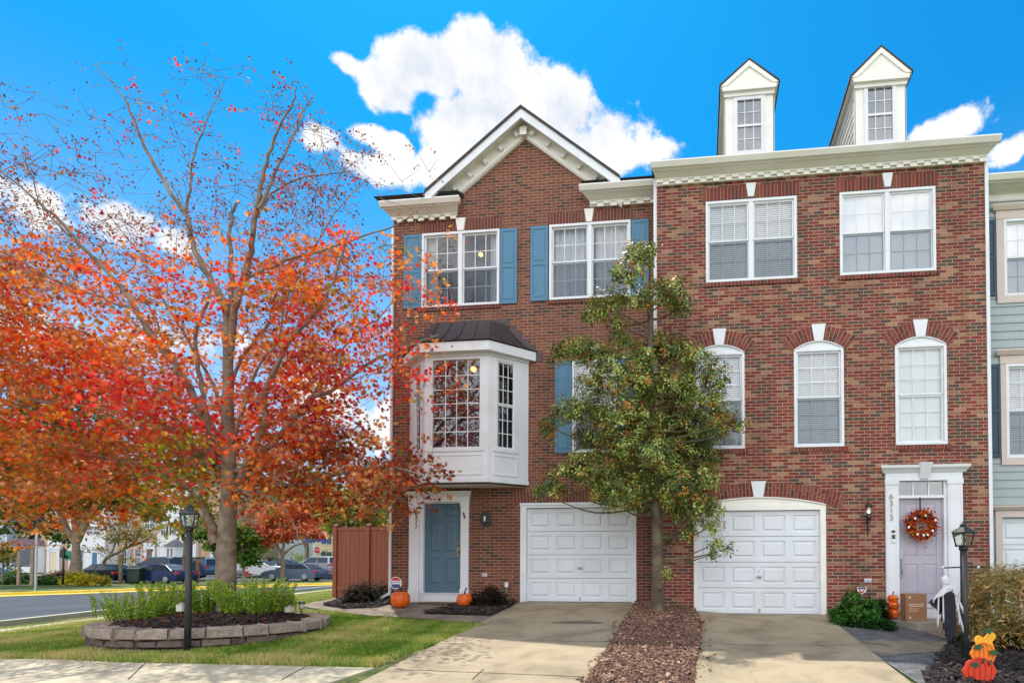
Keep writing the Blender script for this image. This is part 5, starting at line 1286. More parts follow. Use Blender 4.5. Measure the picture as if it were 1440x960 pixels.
def shrub(name, label, base, rx, ry, h, cols, n, size, shape=OVAL, seed=1, group=None, leaf='leaf', stems=8, up=.3, cat='shrub', dome=True, spread=.03, per=6, inner=.4, zlow=.1):
    root = thing(name, label, cat, tuple(base), group=group); g = np.random.default_rng(seed); tk = MB(); b = np.array(base)
    k = n//per; v = g.normal(size=(k, 3)); v /= np.linalg.norm(v, axis=1)[:, None]; v[:, 2] = np.abs(v[:, 2])
    lump = 1+.13*np.sin(v[:, 0]*7+seed)+.12*np.sin(v[:, 1]*6+v[:, 2]*8+seed*2)
    r = g.uniform(inner, 1., (k, 1))**.5*lump[:, None]
    e = b+v*r*np.array([rx, ry, h])+np.array([0, 0, zlow*h])
    for _ in range(stems):
        q = e[g.integers(0, k)]; tk.tube(spline([b+g.normal(0, .03, 3)*np.array([1, 1, 0]), (b+q)/2+g.normal(0, .03, 3)*rx, q], 3), [.012*(1-.1*t) for t in range(7)], 4, cap=False)
    f = (e[:, None]+g.normal(0, spread, (k, per, 3))).reshape(-1, 3); f[:, 2] = np.maximum(f[:, 2], b[2]+.01)
    P_ = np.array([LINE(q) for q in cols])[g.integers(0, len(cols), k)]*(1+g.normal(0, .14, (k, 1)))
    tk.build('stems', M['bark2'], root, root=root)
    scatter_leaves('foliage', f, size*g.uniform(.6, 1.3, k*per), np.repeat(P_, per, 0)*(1+g.normal(0, .14, (k*per, 1))), shape, M[leaf], root, root.location, up=up, seed=seed, normals=np.repeat(v, per, 0)*.5)
    return root
# ------------------------------------------------------------------ far houses across the side road
def far_house(label, px0, px1, D, h, mat, feats, side=None, depth=9., roofz=2.2, rz=TH, zb=None, gable=False):
    p = at(px0, 802, D); x1 = (px1-px0)/850*D; z0 = terrain(p.x, p.y)-.05 if zb is None else zb
    root = thing('row_house', label, 'house', (p.x, p.y, z0), rz=rz)
    def X(px): return (px-px0)/850*D
    def Z(py): return CZ+(792-py)/850*D-z0
    class R0: location = Vector((0, 0, 0))
    w = MB(); w.box(0, x1, 0, depth, -.6, h); w.build('wall', M[mat], root)
    t = MB(); t.box(-.08, x1+.08, -.35, -.02, h-.1, h+.12); t.box(-.02, .12, -.03, -.001, 0, h-.1); t.box(x1-.12, x1+.02, -.03, -.001, 0, h-.1); t.build('trim', M['white'], root)
    r = MB()
    if gable: r.prism([(-.2, -.3, h), (x1+.2, -.3, h), (x1/2, -.3, h+roofz)], (0, depth+.6, 0))
    else: r.prism([(0, -.3, h+.12), (0, depth/2, h+roofz), (0, depth+.3, h+.12)], (x1, 0, 0))
    r.build('roof', M['roofing'], root)
    for f in feats:
        k = f[0]
        if k == 'win':
            _, a, b, t_, bt, n = f; A, B_, C_, E = X(a), X(b), Z(bt), Z(t_)
            m = MB(); e = .08; m.box(A-e, A, -.06, .0, C_-e, E+e); m.box(B_, B_+e, -.06, 0, C_-e, E+e); m.box(A, B_, -.06, 0, C_-e, C_); m.box(A, B_, -.06, 0, E, E+e)
            if n > 1:
                for q in range(1, n): m.box(A+(B_-A)*q/n-.05, A+(B_-A)*q/n+.05, -.058, 0, C_, E)
            m.box(A, B_, -.05, 0, (C_+E)/2-.035, (C_+E)/2+.035)
            for q in range(1, n*2): m.box(A+(B_-A)*q/(n*2)-.012, A+(B_-A)*q/(n*2)+.012, -.04, 0, C_, E)
            m.cur = 1; m.quad((A, -.02, C_), (B_, -.02, C_), (B_, -.02, E), (A, -.02, E))
            m.build('window', [M['white'], M['farglass']], root)
        elif k == 'shut':
            _, a, b, t_, bt, mm = f; m = MB(); m.box(X(a), X(b), -.05, -.001, Z(bt), Z(t_)); m.build('shutter', M[mm], root, bevel=.01)
        elif k == 'door':
            _, a, b, t_, mm = f; A, B_, E = X(a), X(b), Z(t_)
            m = MB(); m.box(A-.3, A, -.12, 0, 0, E+.3); m.box(B_, B_+.3, -.12, 0, 0, E+.3); m.box(A-.35, B_+.35, -.16, 0, E+.3, E+.62); m.box(A, B_, -.1, 0, E, E+.3); m.build('door_surround', M['white'], root)
            m = MB(); m.box(A, B_, -.05, 0, .1, E)
            for q in range(3):
                for s in (0, 1): m.box(A+.1+(B_-A)*.5*s, A+(B_-A)*.5*(s+1)-.1, -.065, -.05, .25+q*(E-.2)/3, .1+(q+1)*(E-.2)/3)
            m.build('door', M[mm], root)
        elif k == 'bay':
            _, a, b, t_, tw, mm = f; A, B_ = X(a), X(b); E, F_ = Z(t_), Z(tw); d = .8
            m = MB(); m.prism([(A, 0, .3), (A+.5, -d, .3), (B_-.5, -d, .3), (B_, 0, .3)], (0, 0, F_-.3)); m.cur = 1
            for q in range(2):
                c0 = A+.62+(B_-A-1.24)*q/2+.08; c1 = A+.62+(B_-A-1.24)*(q+1)/2-.08; m.quad((c0, -d-.01, .9), (c1, -d-.01, .9), (c1, -d-.01, F_-.25), (c0, -d-.01, F_-.25))
            m.build('bay_window', [M['white'], M['farglass']], root)
            m = MB(); O = [(A-.2, 0, F_), (A+.4, -d-.25, F_), (B_-.4, -d-.25, F_), (B_+.2, 0, F_)]; T = [(A+.7, 0, E), (A+1., -.1, E), (B_-1., -.1, E), (B_-.7, 0, E)]
            m._a(O+T, [(0, 1, 5, 4), (1, 2, 6, 5), (2, 3, 7, 6), (4, 5, 6, 7)]); m.build('bay_roof', M[mm], root)
        elif k == 'band':
            _, a, b, t_, bt = f; m = MB(); m.box(X(a), X(b), -.04, -.001, Z(bt), Z(t_)); m.build('band', M['white'], root)
    return root
M['farglass'] = plain('dark far window glass', (.07, .09, .11), .1, spec=.8)
M['siding_white'] = plain('white siding', (.82, .83, .84), .55, var=.03)
M['siding_grey'] = plain('blue grey siding', srgb(176, 192, 204), .55, var=.03)
M['siding_sage2'] = plain('pale grey green siding', srgb(178, 188, 178), .55, var=.03)
M['purple_roof'] = plain('mauve metal roof', srgb(120, 98, 104), .5)
M['grey_roof'] = plain('grey metal roof', srgb(104, 108, 116), .5)
M['cream_beige'] = plain('beige stucco', srgb(236, 216, 184), .8, var=.03)
M['ptan'] = plain('peach painted brick far', srgb(214, 172, 140), .85, var=.08, scale=14)
far_house('pale blue grey siding row house at the far left edge of the street', -75, 8.5, 62, 9.4, 'siding_grey', [('win', -12, -2, 738, 750, 2), ('door', -40, -31, 775, 'door_lav')])
far_house('peach brick row house with a mauve bay roof and arched white doorway', 8.5, 98, 63, 9.6, 'brick_tan', [('win', 26, 47, 734.5, 746, 2), ('win', 68, 82, 737, 749, 2), ('bay', 18, 62, 755, 767, 'purple_roof'), ('door', 70.5, 80.5, 776, 'cream_beige'), ('win', 26, 47, 700, 712, 2), ('win', 68, 82, 702, 714, 2), ('band', 66, 86, 760, 766)])
far_house('white siding row house with a light blue door', 98.2, 147.5, 61.5, 9.4, 'siding_white', [('win', 121, 140, 741, 751, 2), ('door', 130.5, 137.5, 777, 'shutter'), ('win', 109.5, 117, 773, 798, 1), ('win', 121, 140, 706, 717, 2)])
far_house('peach brick row house set back with grey shutters and a grey door', 163, 222, 62.9, 9.9, 'brick_tan', [('win', 171.5, 178, 774, 793, 1), ('shut', 180, 184, 773, 794, 'grey_metal'), ('win', 190, 198, 772, 794, 1), ('shut', 200, 203, 773, 794, 'grey_metal'), ('door', 206.5, 214.5, 772, 'grey_roof'), ('win', 171, 188, 728, 743, 2), ('win', 203, 217, 728, 743, 2)])
far_house('white siding row house with black shutters and a grey bay roof', 222.2, 275, 62.6, 9.5, 'siding_white', [('win', 226, 232, 737, 752, 1), ('shut', 233.4, 235.6, 737, 752, 'black'), ('shut', 238, 240, 737, 752, 'black'), ('win', 242, 247, 737, 752, 1), ('shut', 256, 258, 737, 752, 'black'), ('bay', 233, 260, 759, 768, 'grey_roof')])
far_house('peach brick row house half hidden behind the maple trunk', 275.2, 322, 63.0, 9.6, 'brick_tan', [('win', 281, 292, 740, 752, 2), ('win', 300, 312, 740, 752, 2), ('door', 300, 308, 774, 'door_blue')])
far_house('long blue grey gable wall of the house behind the parked cars', 343, 441, 84, 7.0, 'siding_grey', [('win', 408, 412, 783, 790, 1)], roofz=3., gable=False)
far_house('beige house front with tall pale windows behind the stop sign', 441.5, 520, 82, 8.6, 'cream_beige', [('win', 452, 466, 745, 765, 2), ('win', 476, 490, 745, 765, 2), ('win', 452, 466, 776, 790, 2)])
# ------------------------------------------------------------------ cars
M['car_slate'] = plain('slate blue grey car paint', srgb(92, 104, 130), .22, metal=.5, var=.02)
M['car_navy'] = plain('navy car paint', srgb(40, 58, 104), .2, metal=.4, var=.02)
M['car_white'] = plain('white car paint', (.75, .77, .8), .25, var=.02)
M['car_silver'] = plain('silver car paint', (.5, .53, .58), .25, metal=.5, var=.02)
M['car_dgrey'] = plain('dark grey green car paint', srgb(84, 96, 106), .22, metal=.5, var=.02)
M['car_black'] = plain('black car paint', srgb(34, 40, 52), .2, metal=.3, var=.02)
M['car_blue'] = plain('steel blue car paint', srgb(84, 112, 142), .22, metal=.5, var=.02)
def car(label, loc, heading, kind, mat, name='parked_car'):
    root = thing(name, label, 'car', tuple(loc), rz=heading, group='cars parked beyond the side road')
    if kind == 'sedan':
        Lh, W, H = 2.4, .91, 1.45
        low = [(-Lh, .32), (-Lh-.02, .62), (-Lh+.08, .93), (-1.75, .98), (1.0, .93), (2.05, .78), (Lh, .62), (Lh+.02, .34), (Lh-.1, .2), (-Lh+.1, .2)]
        cab = [(-1.95, .95), (-1.2, 1.38), (-.5, H), (.25, H-.02), (1.15, .92)]
    elif kind == 'suv':
        Lh, W, H = 2.35, .94, 1.74
        low = [(-Lh, .38), (-Lh-.02, .7), (-Lh+.04, 1.05), (-1.9, 1.08), (1.1, 1.05), (2.05, .95), (Lh, .75), (Lh+.02, .42), (Lh-.1, .26), (-Lh+.1, .26)]
        cab = [(-2.3, 1.06), (-2.05, 1.62), (-1.5, H), (.3, H-.03), (1.25, 1.04)]
    def ring(prof, w, inset=0): return prof
    b = MB(); n = len(low)
    stations = [(-W, .06), (-W+.05, .0), (W-.05, .0), (W, .06)]
    vs = []
    cx = 0; cz = .6
    for y, s in stations:
        for x, z in low: vs.append((x*(1-s*.5), y, cz+(z-cz)*(1-s)))
    fs = [(i*n+j, i*n+(j+1) % n, (i+1)*n+(j+1) % n, (i+1)*n+j) for i in range(3) for j in range(n)]+[tuple(range(n)), tuple(range(4*n-1, 3*n-1, -1))]
    b._a(vs, fs, False)
    # cabin, narrower at the roof
    def cabw(z): t = (z-cab[0][1])/(H-cab[0][1]); return W-.05-.2*max(0, t)
    k = len(cab); vs = [(x, -cabw(z), z) for x, z in cab]+[(x, cabw(z), z) for x, z in cab]
    b._a(vs, [(j, j+1, k+j+1, k+j) for j in range(k-1)]+[tuple(range(k-1, -1, -1)), tuple(range(k, 2*k))])
    body = b.build('body', M[mat], root, bevel=.05)
    g = MB()
    def inset_poly(P, q):
        c = (sum(p[0] for p in P)/len(P), sum(p[1] for p in P)/len(P)); return [(c[0]+(p[0]-c[0])*q, c[1]+(p[1]-c[1])*q) for p in P]
    xm = (cab[1][0]+cab[3][0])/2+.12
    zt = H-.1; zl = cab[0][1]+.05
    def xa(z): t = (z-cab[3][1])/(cab[4][1]-cab[3][1]); return cab[3][0]+(cab[4][0]-cab[3][0])*t
    def xr(z):
        t = (z-cab[0][1])/(cab[1][1]-cab[0][1]); return cab[0][0]+(cab[1][0]-cab[0][0])*min(1, t)
    for s in (-1, 1):
        for P in ([(xr(zl)+.22, zl), (xm-.05, zl), (xm-.05, zt), (cab[1][0]+.12, zt-.03)], [(xm+.05, zl), (xa(zl)-.22, zl), (xa(zt)-.08, zt), (xm+.05, zt)]):
            g = MB(); g.poly([(x, s*(cabw(z)+.012), z) for x, z in P][::s]); g.build('side_window', M['carglass'], root)
    g = MB()
    a0, a1 = cab[3], cab[4]; g.quad((a1[0]-.04, -cabw(a1[1])+.1, a1[1]+.03), (a1[0]-.04, cabw(a1[1])-.1, a1[1]+.03), (a0[0]+.1, cabw(a0[1])-.08, a0[1]-.03), (a0[0]+.1, -cabw(a0[1])+.08, a0[1]-.03)); g.v = [(x+.02, y, z+.02) for x, y, z in g.v]; g.build('windscreen', M['carglass'], root)
    g = MB(); a0, a1 = cab[1], cab[0]; g.quad((a1[0]+.04, cabw(a1[1])-.12, a1[1]+.04), (a1[0]+.04, -cabw(a1[1])+.12, a1[1]+.04), (a0[0]-.02, -cabw(a0[1])+.1, a0[1]-.03), (a0[0]-.02, cabw(a0[1])-.1, a0[1]-.03)); g.v = [(x-.02, y, z+.02) for x, y, z in g.v]; g.build('rear_window', M['carglass'], root)
    wr = .33 if kind == 'sedan' else .36
    for wx in (-1.42, 1.42):
        for s in (-1, 1):
            t = MB(); t.T = Matrix.Translation((wx, s*(W-.12), wr)) @ Matrix.Rotation(math.pi/2, 4, 'X')
            t.lathe((0, 0, -.11), [(wr-.06, 0), (wr, .02), (wr, .2), (wr-.06, .22)], 20); to = t.build('wheel', M['tyre'], root)
            r = MB(); r.T = Matrix.Translation((wx, s*(W-.12), wr)) @ Matrix.Rotation(math.pi/2, 4, 'X')
            for q in range(5):
                a = 2*math.pi*q/5; r.bar((.04*math.cos(a), .04*math.sin(a), -s*.12), (.2*math.cos(a), .2*math.sin(a), -s*.12), .07, .03)
            r.lathe((0, 0, -s*.12-.01), [(.2, 0), (.23, .005), (.23, .02), (.2, .02)], 16); r.build('rim', M['grey_metal'], to)
    for s in (-1, 1):
        zt_ = .78 if kind == 'sedan' else .95
        l = MB(); l.box(-Lh-.045, -Lh+.2, s*W-.05 if s < 0 else s*W-.32, s*W+.32 if s < 0 else s*W+.02, zt_-.08, zt_+.08)
        l.v = [(x, max(-W-.015, min(W+.015, y)), z) for x, y, z in l.v]; l.build('taillight', M['taillight'], root, bevel=.02)
        l = MB(); l.box(Lh-.25, Lh-.0, s*(W-.3), s*(W-.02), .58 if kind == 'sedan' else .72, .72 if kind == 'sedan' else .88); l.build('headlight', M['headlight'], root, bevel=.02)
        l = MB(); l.box(.85, 1.0, s*W, s*(W+.16), .95 if kind == 'sedan' else 1.05, 1.08 if kind == 'sedan' else 1.2); l.build('mirror', M[mat], root, bevel=.03)
    return root
def carpos(px, py, D): p = at(px, py, D); return (p.x, p.y, p.z)
HL = math.pi+TH    # nose to the left of the picture
car('slate blue grey sedan side-on by the thin trunk, nose to the left', carpos(415, 816, 50), HL-.12, 'sedan', 'car_slate')
car('silver estate car behind the slate sedan, close to the brown fence', carpos(447, 808, 56), HL-.35, 'suv', 'car_silver')
car('white sedan parked beside the orange cone, half behind the thin trunk', carpos(366, 808.5, 58), TH+.1, 'sedan', 'car_white')
car('steel blue hatchback seen just left of the maple trunk', carpos(284, 812, 52), HL-.5, 'suv', 'car_blue')
car('dark grey estate car with silver tail in front of the white row house', carpos(223, 811.5, 51), HL-.25, 'suv', 'car_dgrey')
car('navy sedan low behind the yellow kerb, right of the green bin', carpos(226, 820, 45.5), HL-.2, 'sedan', 'car_navy')
car('black sedan parked behind the yellow bushes', carpos(146, 819, 46), HL-.3, 'sedan', 'car_black')
car('pale blue car at the far left edge, mostly outside the picture', carpos(-22, 824, 43), TH, 'sedan', 'car_blue')
car('dark car hidden deep behind the white sedan and hedge', carpos(392, 806, 62), HL, 'sedan', 'car_black')
# ------------------------------------------------------------------ street furniture far away
def far_post(label, px, yb, yt, D, r, mat, name='bollard', cat='bollard', sq=False):
    b = at(px, yb, D); t = at(px, yt, D); root = thing(name, label, cat, tuple(b)); m = MB(); h = t.z-b.z
    m.tube([(0, 0, -.2), (0, 0, h-.1), (0, 0, h-.02), (0, 0, h)], [r, r, r, r*.8], 10); m.build('post', M[mat], root)
    c = MB(); c.lathe((0, 0, h-.03), [(r*1.15, 0), (r*1.15, .04), (r*.9, .07), (r*.2, .09)], 10); c.build('cap', M[mat], root); return root
far_post('thick weathered wooden post standing left of the green bin', 169.5, 819, 779, 44, .13, 'post_wood', 'wooden_post', 'post')
far_post('reddish wooden post right of the front left lamp post', 277.5, 816, 783, 46, .11, 'post_red', 'wooden_post', 'post')
b = at(191, 818, 44.5); TB = thing('trash_bin', 'dark green wheeled bin with sloping lid behind the yellow kerb', 'trash bin', tuple(b), rz=TH)
m = MB(); m.prism([(-.42, -.3, 0), (.42, -.3, 0), (.5, -.3, .92), (-.5, -.3, .92)], (0, .65, 0)); M['bin'] = plain('dark green plastic', srgb(34, 58, 52), .5); bo = m.build('body', M['bin'], TB, bevel=.04)
m = MB(); m.prism([(-.52, -.36, .92), (-.52, .4, .92), (-.52, .4, 1.0), (-.52, -.1, 1.06), (-.52, -.36, .98)], (1.04, 0, 0)); m.build('lid', M['bin'], TB)
for s in (-.46, .38):
    m = MB(); m.T = Matrix.Translation((s, .3, .12)) @ Matrix.Rotation(math.pi/2, 4, 'Y'); m.lathe((0, 0, 0), [(.1, 0), (.12, .01), (.12, .07), (.1, .08)], 12); m.build('wheel', M['tyre'], TB)
# notice board
b = at(36, 820, 33); NB = thing('notice_board', 'grey notice board on two posts in the verge across the road', 'notice board', tuple(b), rz=TH+.25)
for x in (-.32, .28):
    m = MB(); m.box(x-.06, x+.06, -.06, .06, -.1, 1.95 if x > 0 else 1.9); m.build('post', M['post_wood'], NB)
m = MB(); m.box(-.27, .22, -.05, .05, 1.0, 1.95); pn = m.build('panel', M['grey_roof'], NB, bevel=.01)
m = MB(); m.box(-.2, .15, -.06, -.05, 1.06, 1.88); m.build('pane', M['farglass'], pn)
m = MB(); m.box(-.45, .4, -.1, .1, 1.95, 2.02); m.build('cap', M['post_wood'], NB)
# grey signpost with a sign seen edge on
b = at(50, 828, 29.5); t = at(50, 724, 29.5); SP = thing('sign_post', 'grey steel sign post by the yellow kerb with its sign seen edge on', 'sign post', tuple(b), rz=TH); h = t.z-b.z
m = MB(); m.box(-.045, .045, -.03, .03, -.1, h); m.build('post', M['grey_metal'], SP)
m = MB(); m.T = Matrix.Rotation(1.25, 4, 'Z'); m.box(-.3, .3, -.06, -.035, h-.62, h-.02); m.build('sign_plate', M['black'], SP)
m = MB(); m.box(.02, .06, -.035, .035, h-.4, h-.3); m.build('bracket', M['grey_metal'], SP)
# far lantern with green board
b = at(88.5, 819, 36); LPf = thing('street_lamp', 'small black street lamp with a green board in front of the big tree', 'street lamp', tuple(b), rz=TH)
m = MB(); m.tube([(0, 0, -.1), (0, 0, 1.9)], .055, 8); m.build('post', M['black'], LPf)
m = MB(); m.box(-.13, .13, -.13, .13, 1.5, 1.9); m.build('lantern', M['black'], LPf)
m = MB(); m.lathe((0, 0, 1.9), [(.17, 0), (.12, .08), (.04, .15), (.05, .2), (.01, .28)], 8); m.build('finial', M['black'], LPf)
M['teal'] = plain('green sign paint', srgb(40, 128, 112), .5)
m = MB(); m.box(.06, .42, -.05, .02, 1.35, 2.0-.1); bd = m.build('board', M['teal'], LPf)
m = MB(); m.T = Matrix.Translation((.24, -.055, 1.55)) @ Matrix.Rotation(math.pi/2, 4, 'X'); m.lathe((0, 0, 0), [(.12, 0), (.12, .01)], 16); m.build('emblem', M['black'], bd)
# cone
b = at(347, 808.5, 53); CN = thing('traffic_cone', 'small orange traffic cone at the kerb by the white sedan', 'traffic cone', tuple(b))
M['orange'] = plain('orange plastic', srgb(232, 80, 36), .5)
m = MB(); m.box(-.25, .25, -.25, .25, 0, .05); m.build('base', M['orange'], CN)
m = MB(); m.lathe((0, 0, .05), [(.19, 0), (.12, .35), (.05, .68), (.04, .7)], 14); c = m.build('cone', M['orange'], CN)
m = MB(); m.lathe((0, 0, .35), [(.131, 0), (.105, .16)], 14); m.build('reflective_band', M['signwhite'], c)
# stop sign with street names
b = at(446, 812, 54); SS_ = thing('stop_sign', 'red stop sign with blue street name blades beyond the silver car', 'stop sign', tuple(b), rz=TH); c = at(445.5, 773, 54); h = c.z-b.z
m = MB(); m.tube([(0, 0, -.1), (0, 0, at(446, 752, 54).z-b.z)], .04, 8); m.build('post', M['grey_metal'], SS_)
def octagon(mb, r, y0, y1, z, k=0):
    mb.prism([(r*math.cos(math.pi/8+math.pi/4*i), y0, z+r*math.sin(math.pi/8+math.pi/4*i)) for i in range(8)], (0, y1-y0, 0))
m = MB(); octagon(m, .33, -.06, -.045, h); pl = m.build('plate', M['signwhite'], SS_)
m = MB(); octagon(m, .30, -.068, -.062, h); m.build('red_field', M['red'], pl)
text('STOP', .24, M['signwhite'], pl, Matrix.Translation((0, -.072, h)) @ FACE)
z = at(446, 760, 54).z-b.z
m = MB(); m.box(-.02, .95, -.03, .0, z-.12, z+.12); m.build('name_blade', M['blue'], SS_); m = MB(); m.T = Matrix.Rotation(.9, 4, 'Z'); m.box(-1.2, .0, -.03, .0, z-.1, z+.14); m.build('name_blade', M['blue'], SS_)
# blue blade sign poking in at the left edge
c = at(0, 549, 14); g0 = terrain(c.x, c.y); BS = thing('street_sign', 'blue and white street sign peeking in at the left edge of the photo', 'street sign', (at(-18, 549, 14).x, at(-18, 549, 14).y, g0), rz=TH)
h = c.z-g0; m = MB(); m.tube([(0, 0, -.1), (0, 0, h+.3)], .035, 8); m.build('post', M['grey_metal'], BS)
m = MB(); m.box(-.45, .385, -.06, -.04, h-.22, h+.2); bp_ = m.build('plate', M['blue'], BS); m = MB(); m.box(-.2, .36, -.066, -.06, h-.1, h-.02); m.build('white_stripe', M['signwhite'], bp_)
# ------------------------------------------------------------------ far trees and hedges
GRN = [(62, 92, 40), (84, 116, 44), (104, 130, 52), (48, 76, 36)]; YEL = [(170, 168, 52), (196, 184, 60), (140, 150, 56), (112, 130, 50)]; TAN = [(150, 140, 84), (176, 156, 96), (120, 124, 66), (190, 172, 120)]; RED = [(206, 100, 72), (222, 132, 92), (178, 76, 60), (226, 160, 116), (214, 120, 70)]
def gb(px, py, D): p = at(px, py, D); return p
tree('shade_tree', 'large green shade tree with forked grey limbs across the side road', gb(106, 805, 41), [[(106, 805), (107, 790), (107, 768), (108, 757)], [(107, 765), (95, 745), (84, 720), (70, 690), (60, 640)], [(108, 760), (112, 730), (108, 700), (106, 650)], [(109, 760), (122, 735), (138, 718), (160, 690)], [(108, 764), (102, 720), (90, 690)], [(110, 757), (125, 715), (128, 680)]],
     [(20, 720, 30, 22), (60, 700, 40, 30), (100, 690, 40, 30), (140, 700, 36, 24), (60, 735, 30, 18), (40, 660, 50, 40), (110, 650, 55, 45), (160, 670, 35, 35), (60, 600, 50, 45), (120, 600, 50, 45), (80, 560, 55, 35), (10, 740, 18, 14), (85, 755, 16, 10), (-20, 690, 35, 35)], GRN, 15000, .3, 41, r0=.42, seed=3, spread=.3)
tree('crape_myrtle', 'small crooked tree with wispy tan foliage in front of the white row house', gb(147, 802, 47), [[(147, 802), (146, 790), (152, 783), (165, 777), (180, 769), (190, 760), (198, 745)], [(152, 783), (160, 770), (162, 750)], [(165, 777), (178, 765), (175, 745)], [(180, 769), (205, 760), (215, 750)]],
     [(140, 770, 16, 4), (165, 755, 22, 10), (190, 748, 24, 10), (205, 757, 18, 8), (180, 738, 20, 8)], TAN, 1500, .2, 47, r0=.14, seed=5, spread=.25, gap=.2)
tree('small_tree', 'small yellow green bushy tree at the left edge behind the road', gb(3, 815, 38), [[(3, 815), (4, 800), (6, 785), (8, 770)], [(4, 800), (14, 785), (18, 775)]], [(4, 788, 20, 20), (14, 772, 14, 14), (-8, 775, 18, 18)], TAN+YEL, 1600, .2, 38, r0=.07, seed=6)
tree('street_tree', 'thin street tree with yellow green leaves just left of the front lamp post', gb(258, 816, 45), [[(258, 816), (258, 790), (260, 765), (255, 750), (240, 735), (225, 720)], [(260, 765), (258, 730), (262, 700)], [(259, 770), (270, 745), (285, 730)]], [(225, 722, 25, 10), (245, 705, 30, 18), (265, 735, 22, 10), (285, 745, 24, 18), (205, 705, 22, 14)], YEL+GRN, 2600, .26, 45, r0=.12, seed=7)
tree('young_maple', 'young red orange maple with a pale thin trunk in the verge beside the slate sedan', gb(397, 816.5, 44), [[(397, 816.5), (398, 795), (397, 778), (400, 760), (402, 735)], [(397, 782), (392, 770), (380, 755), (370, 740)], [(398, 780), (412, 768), (430, 762), (445, 755)], [(400, 760), (415, 740), (430, 725)]],
     [(372, 752, 26, 16), (360, 765, 18, 9), (395, 745, 28, 20), (425, 740, 26, 18), (440, 752, 14, 8), (400, 718, 34, 16), (368, 725, 22, 14), (430, 715, 20, 12), (350, 745, 14, 9)], RED, 5200, .27, 44, r0=.19, seed=8, spread=.22)
tree('weeping_tree', 'drooping bright green tree right of the maple trunk by the road', gb(343, 812, 42), [[(343, 812), (342, 790), (340, 765), (338, 745)]], [(345, 770, 20, 26), (336, 750, 18, 18), (350, 790, 12, 14), (300, 752, 20, 18), (318, 770, 12, 14)], [(96, 130, 56), (120, 150, 64), (74, 106, 46)], 3200, .3, 42, r0=.12, seed=9, shape=BLADE if False else OVAL)
for i, (px, py, D, rx, ry, lab, cols) in enumerate([(430, 700, 66, 60, 60, 'pale olive tree filling the gap behind the young red maple', TAN+YEL), (505, 715, 62, 60, 50, 'wide yellow green tree rising behind the brown fence', YEL+TAN), (560, 690, 72, 60, 60, 'pale green tree behind the left corner of the brown brick house', YEL+GRN), (525, 668, 95, 28, 26, 'dark green treetop peeking above the yellow tree by the house corner', GRN),
                                            (340, 725, 70, 50, 34, 'loose olive tree behind the maple trunk and weeping tree', GRN+TAN), (10, 640, 80, 60, 60, 'tall dark green tree behind the pale blue row house', GRN)]):
    tree('background_tree', lab, (at(px, 802, D).x, at(px, 802, D).y, terrain(at(px, 802, D).x, at(px, 802, D).y)), [[(px, 802), (px+2, 770), (px-2, 740), (px, py)], [(px, 770), (px-20, py+10), (px-30, py-10)], [(px, 765), (px+22, py+5), (px+32, py-15)]],
         [(px-rx*.5, py+ry*.3, rx*.55, ry*.5), (px+rx*.5, py+ry*.3, rx*.55, ry*.5), (px, py, rx*.6, ry*.7), (px-rx*.35, py-ry*.4, rx*.45, ry*.4), (px+rx*.35, py-ry*.35, rx*.45, ry*.4), (px, py+ry*.6, rx*.6, ry*.35)], cols, 5000, .42, D, r0=.25, seed=20+i, spread=.4, group=None)
def gnd(px, py, D): p = at(px, py, D); return (p.x, p.y, terrain(p.x, p.y))
for i, (px, py, D, rx, h, lab, cols) in enumerate([(107, 818, 40, 1.0, .8, 'round yellow bush left of the black sedan', [(206, 190, 40), (222, 204, 56), (170, 170, 44)]), (134, 819, 40, .9, .68, 'yellow green bush directly in front of the black sedan', [(186, 180, 50), (204, 170, 60), (150, 150, 48)]),
                                     (68, 819, 41, .8, .55, 'low green bush between the sign post and the black street lamp', GRN), (82, 815, 44, 1.0, .85, 'dark russet bush behind the black street lamp', [(110, 70, 60), (130, 84, 66), (90, 60, 50)]), (20, 818, 42, 1.1, .9, 'green bush behind the notice board', GRN),
                                     (351, 806, 66, 1.8, 1.5, 'dark rounded hedge at the foot of the blue grey wall', GRN), (384, 806, 68, 1.6, 1.4, 'second dark hedge by the blue grey wall, nearer the thin trunk', GRN), (417, 801, 72, 1.5, 1.9, 'light green bush against the blue grey wall above the slate sedan', YEL), (461, 797, 66, 1.3, 2.1, 'green conical bush right of the stop sign', GRN), (120, 806, 52, 1.6, 1.0, 'dark hedge below the white row house', GRN)]):
    shrub('bush', lab, gnd(px, py, D), rx, rx*.7, h, cols, 1500, .16, seed=40+i, spread=.07)
far_house('cream siding row house just beyond the left edge of the photo', -165, -76, 63, 9.5, 'siding_cream', [('win', -150, -132, 738, 750, 2), ('win', -118, -100, 738, 750, 2), ('door', -98, -89, 776, 'door_blue'), ('win', -150, -130, 774, 792, 2)])
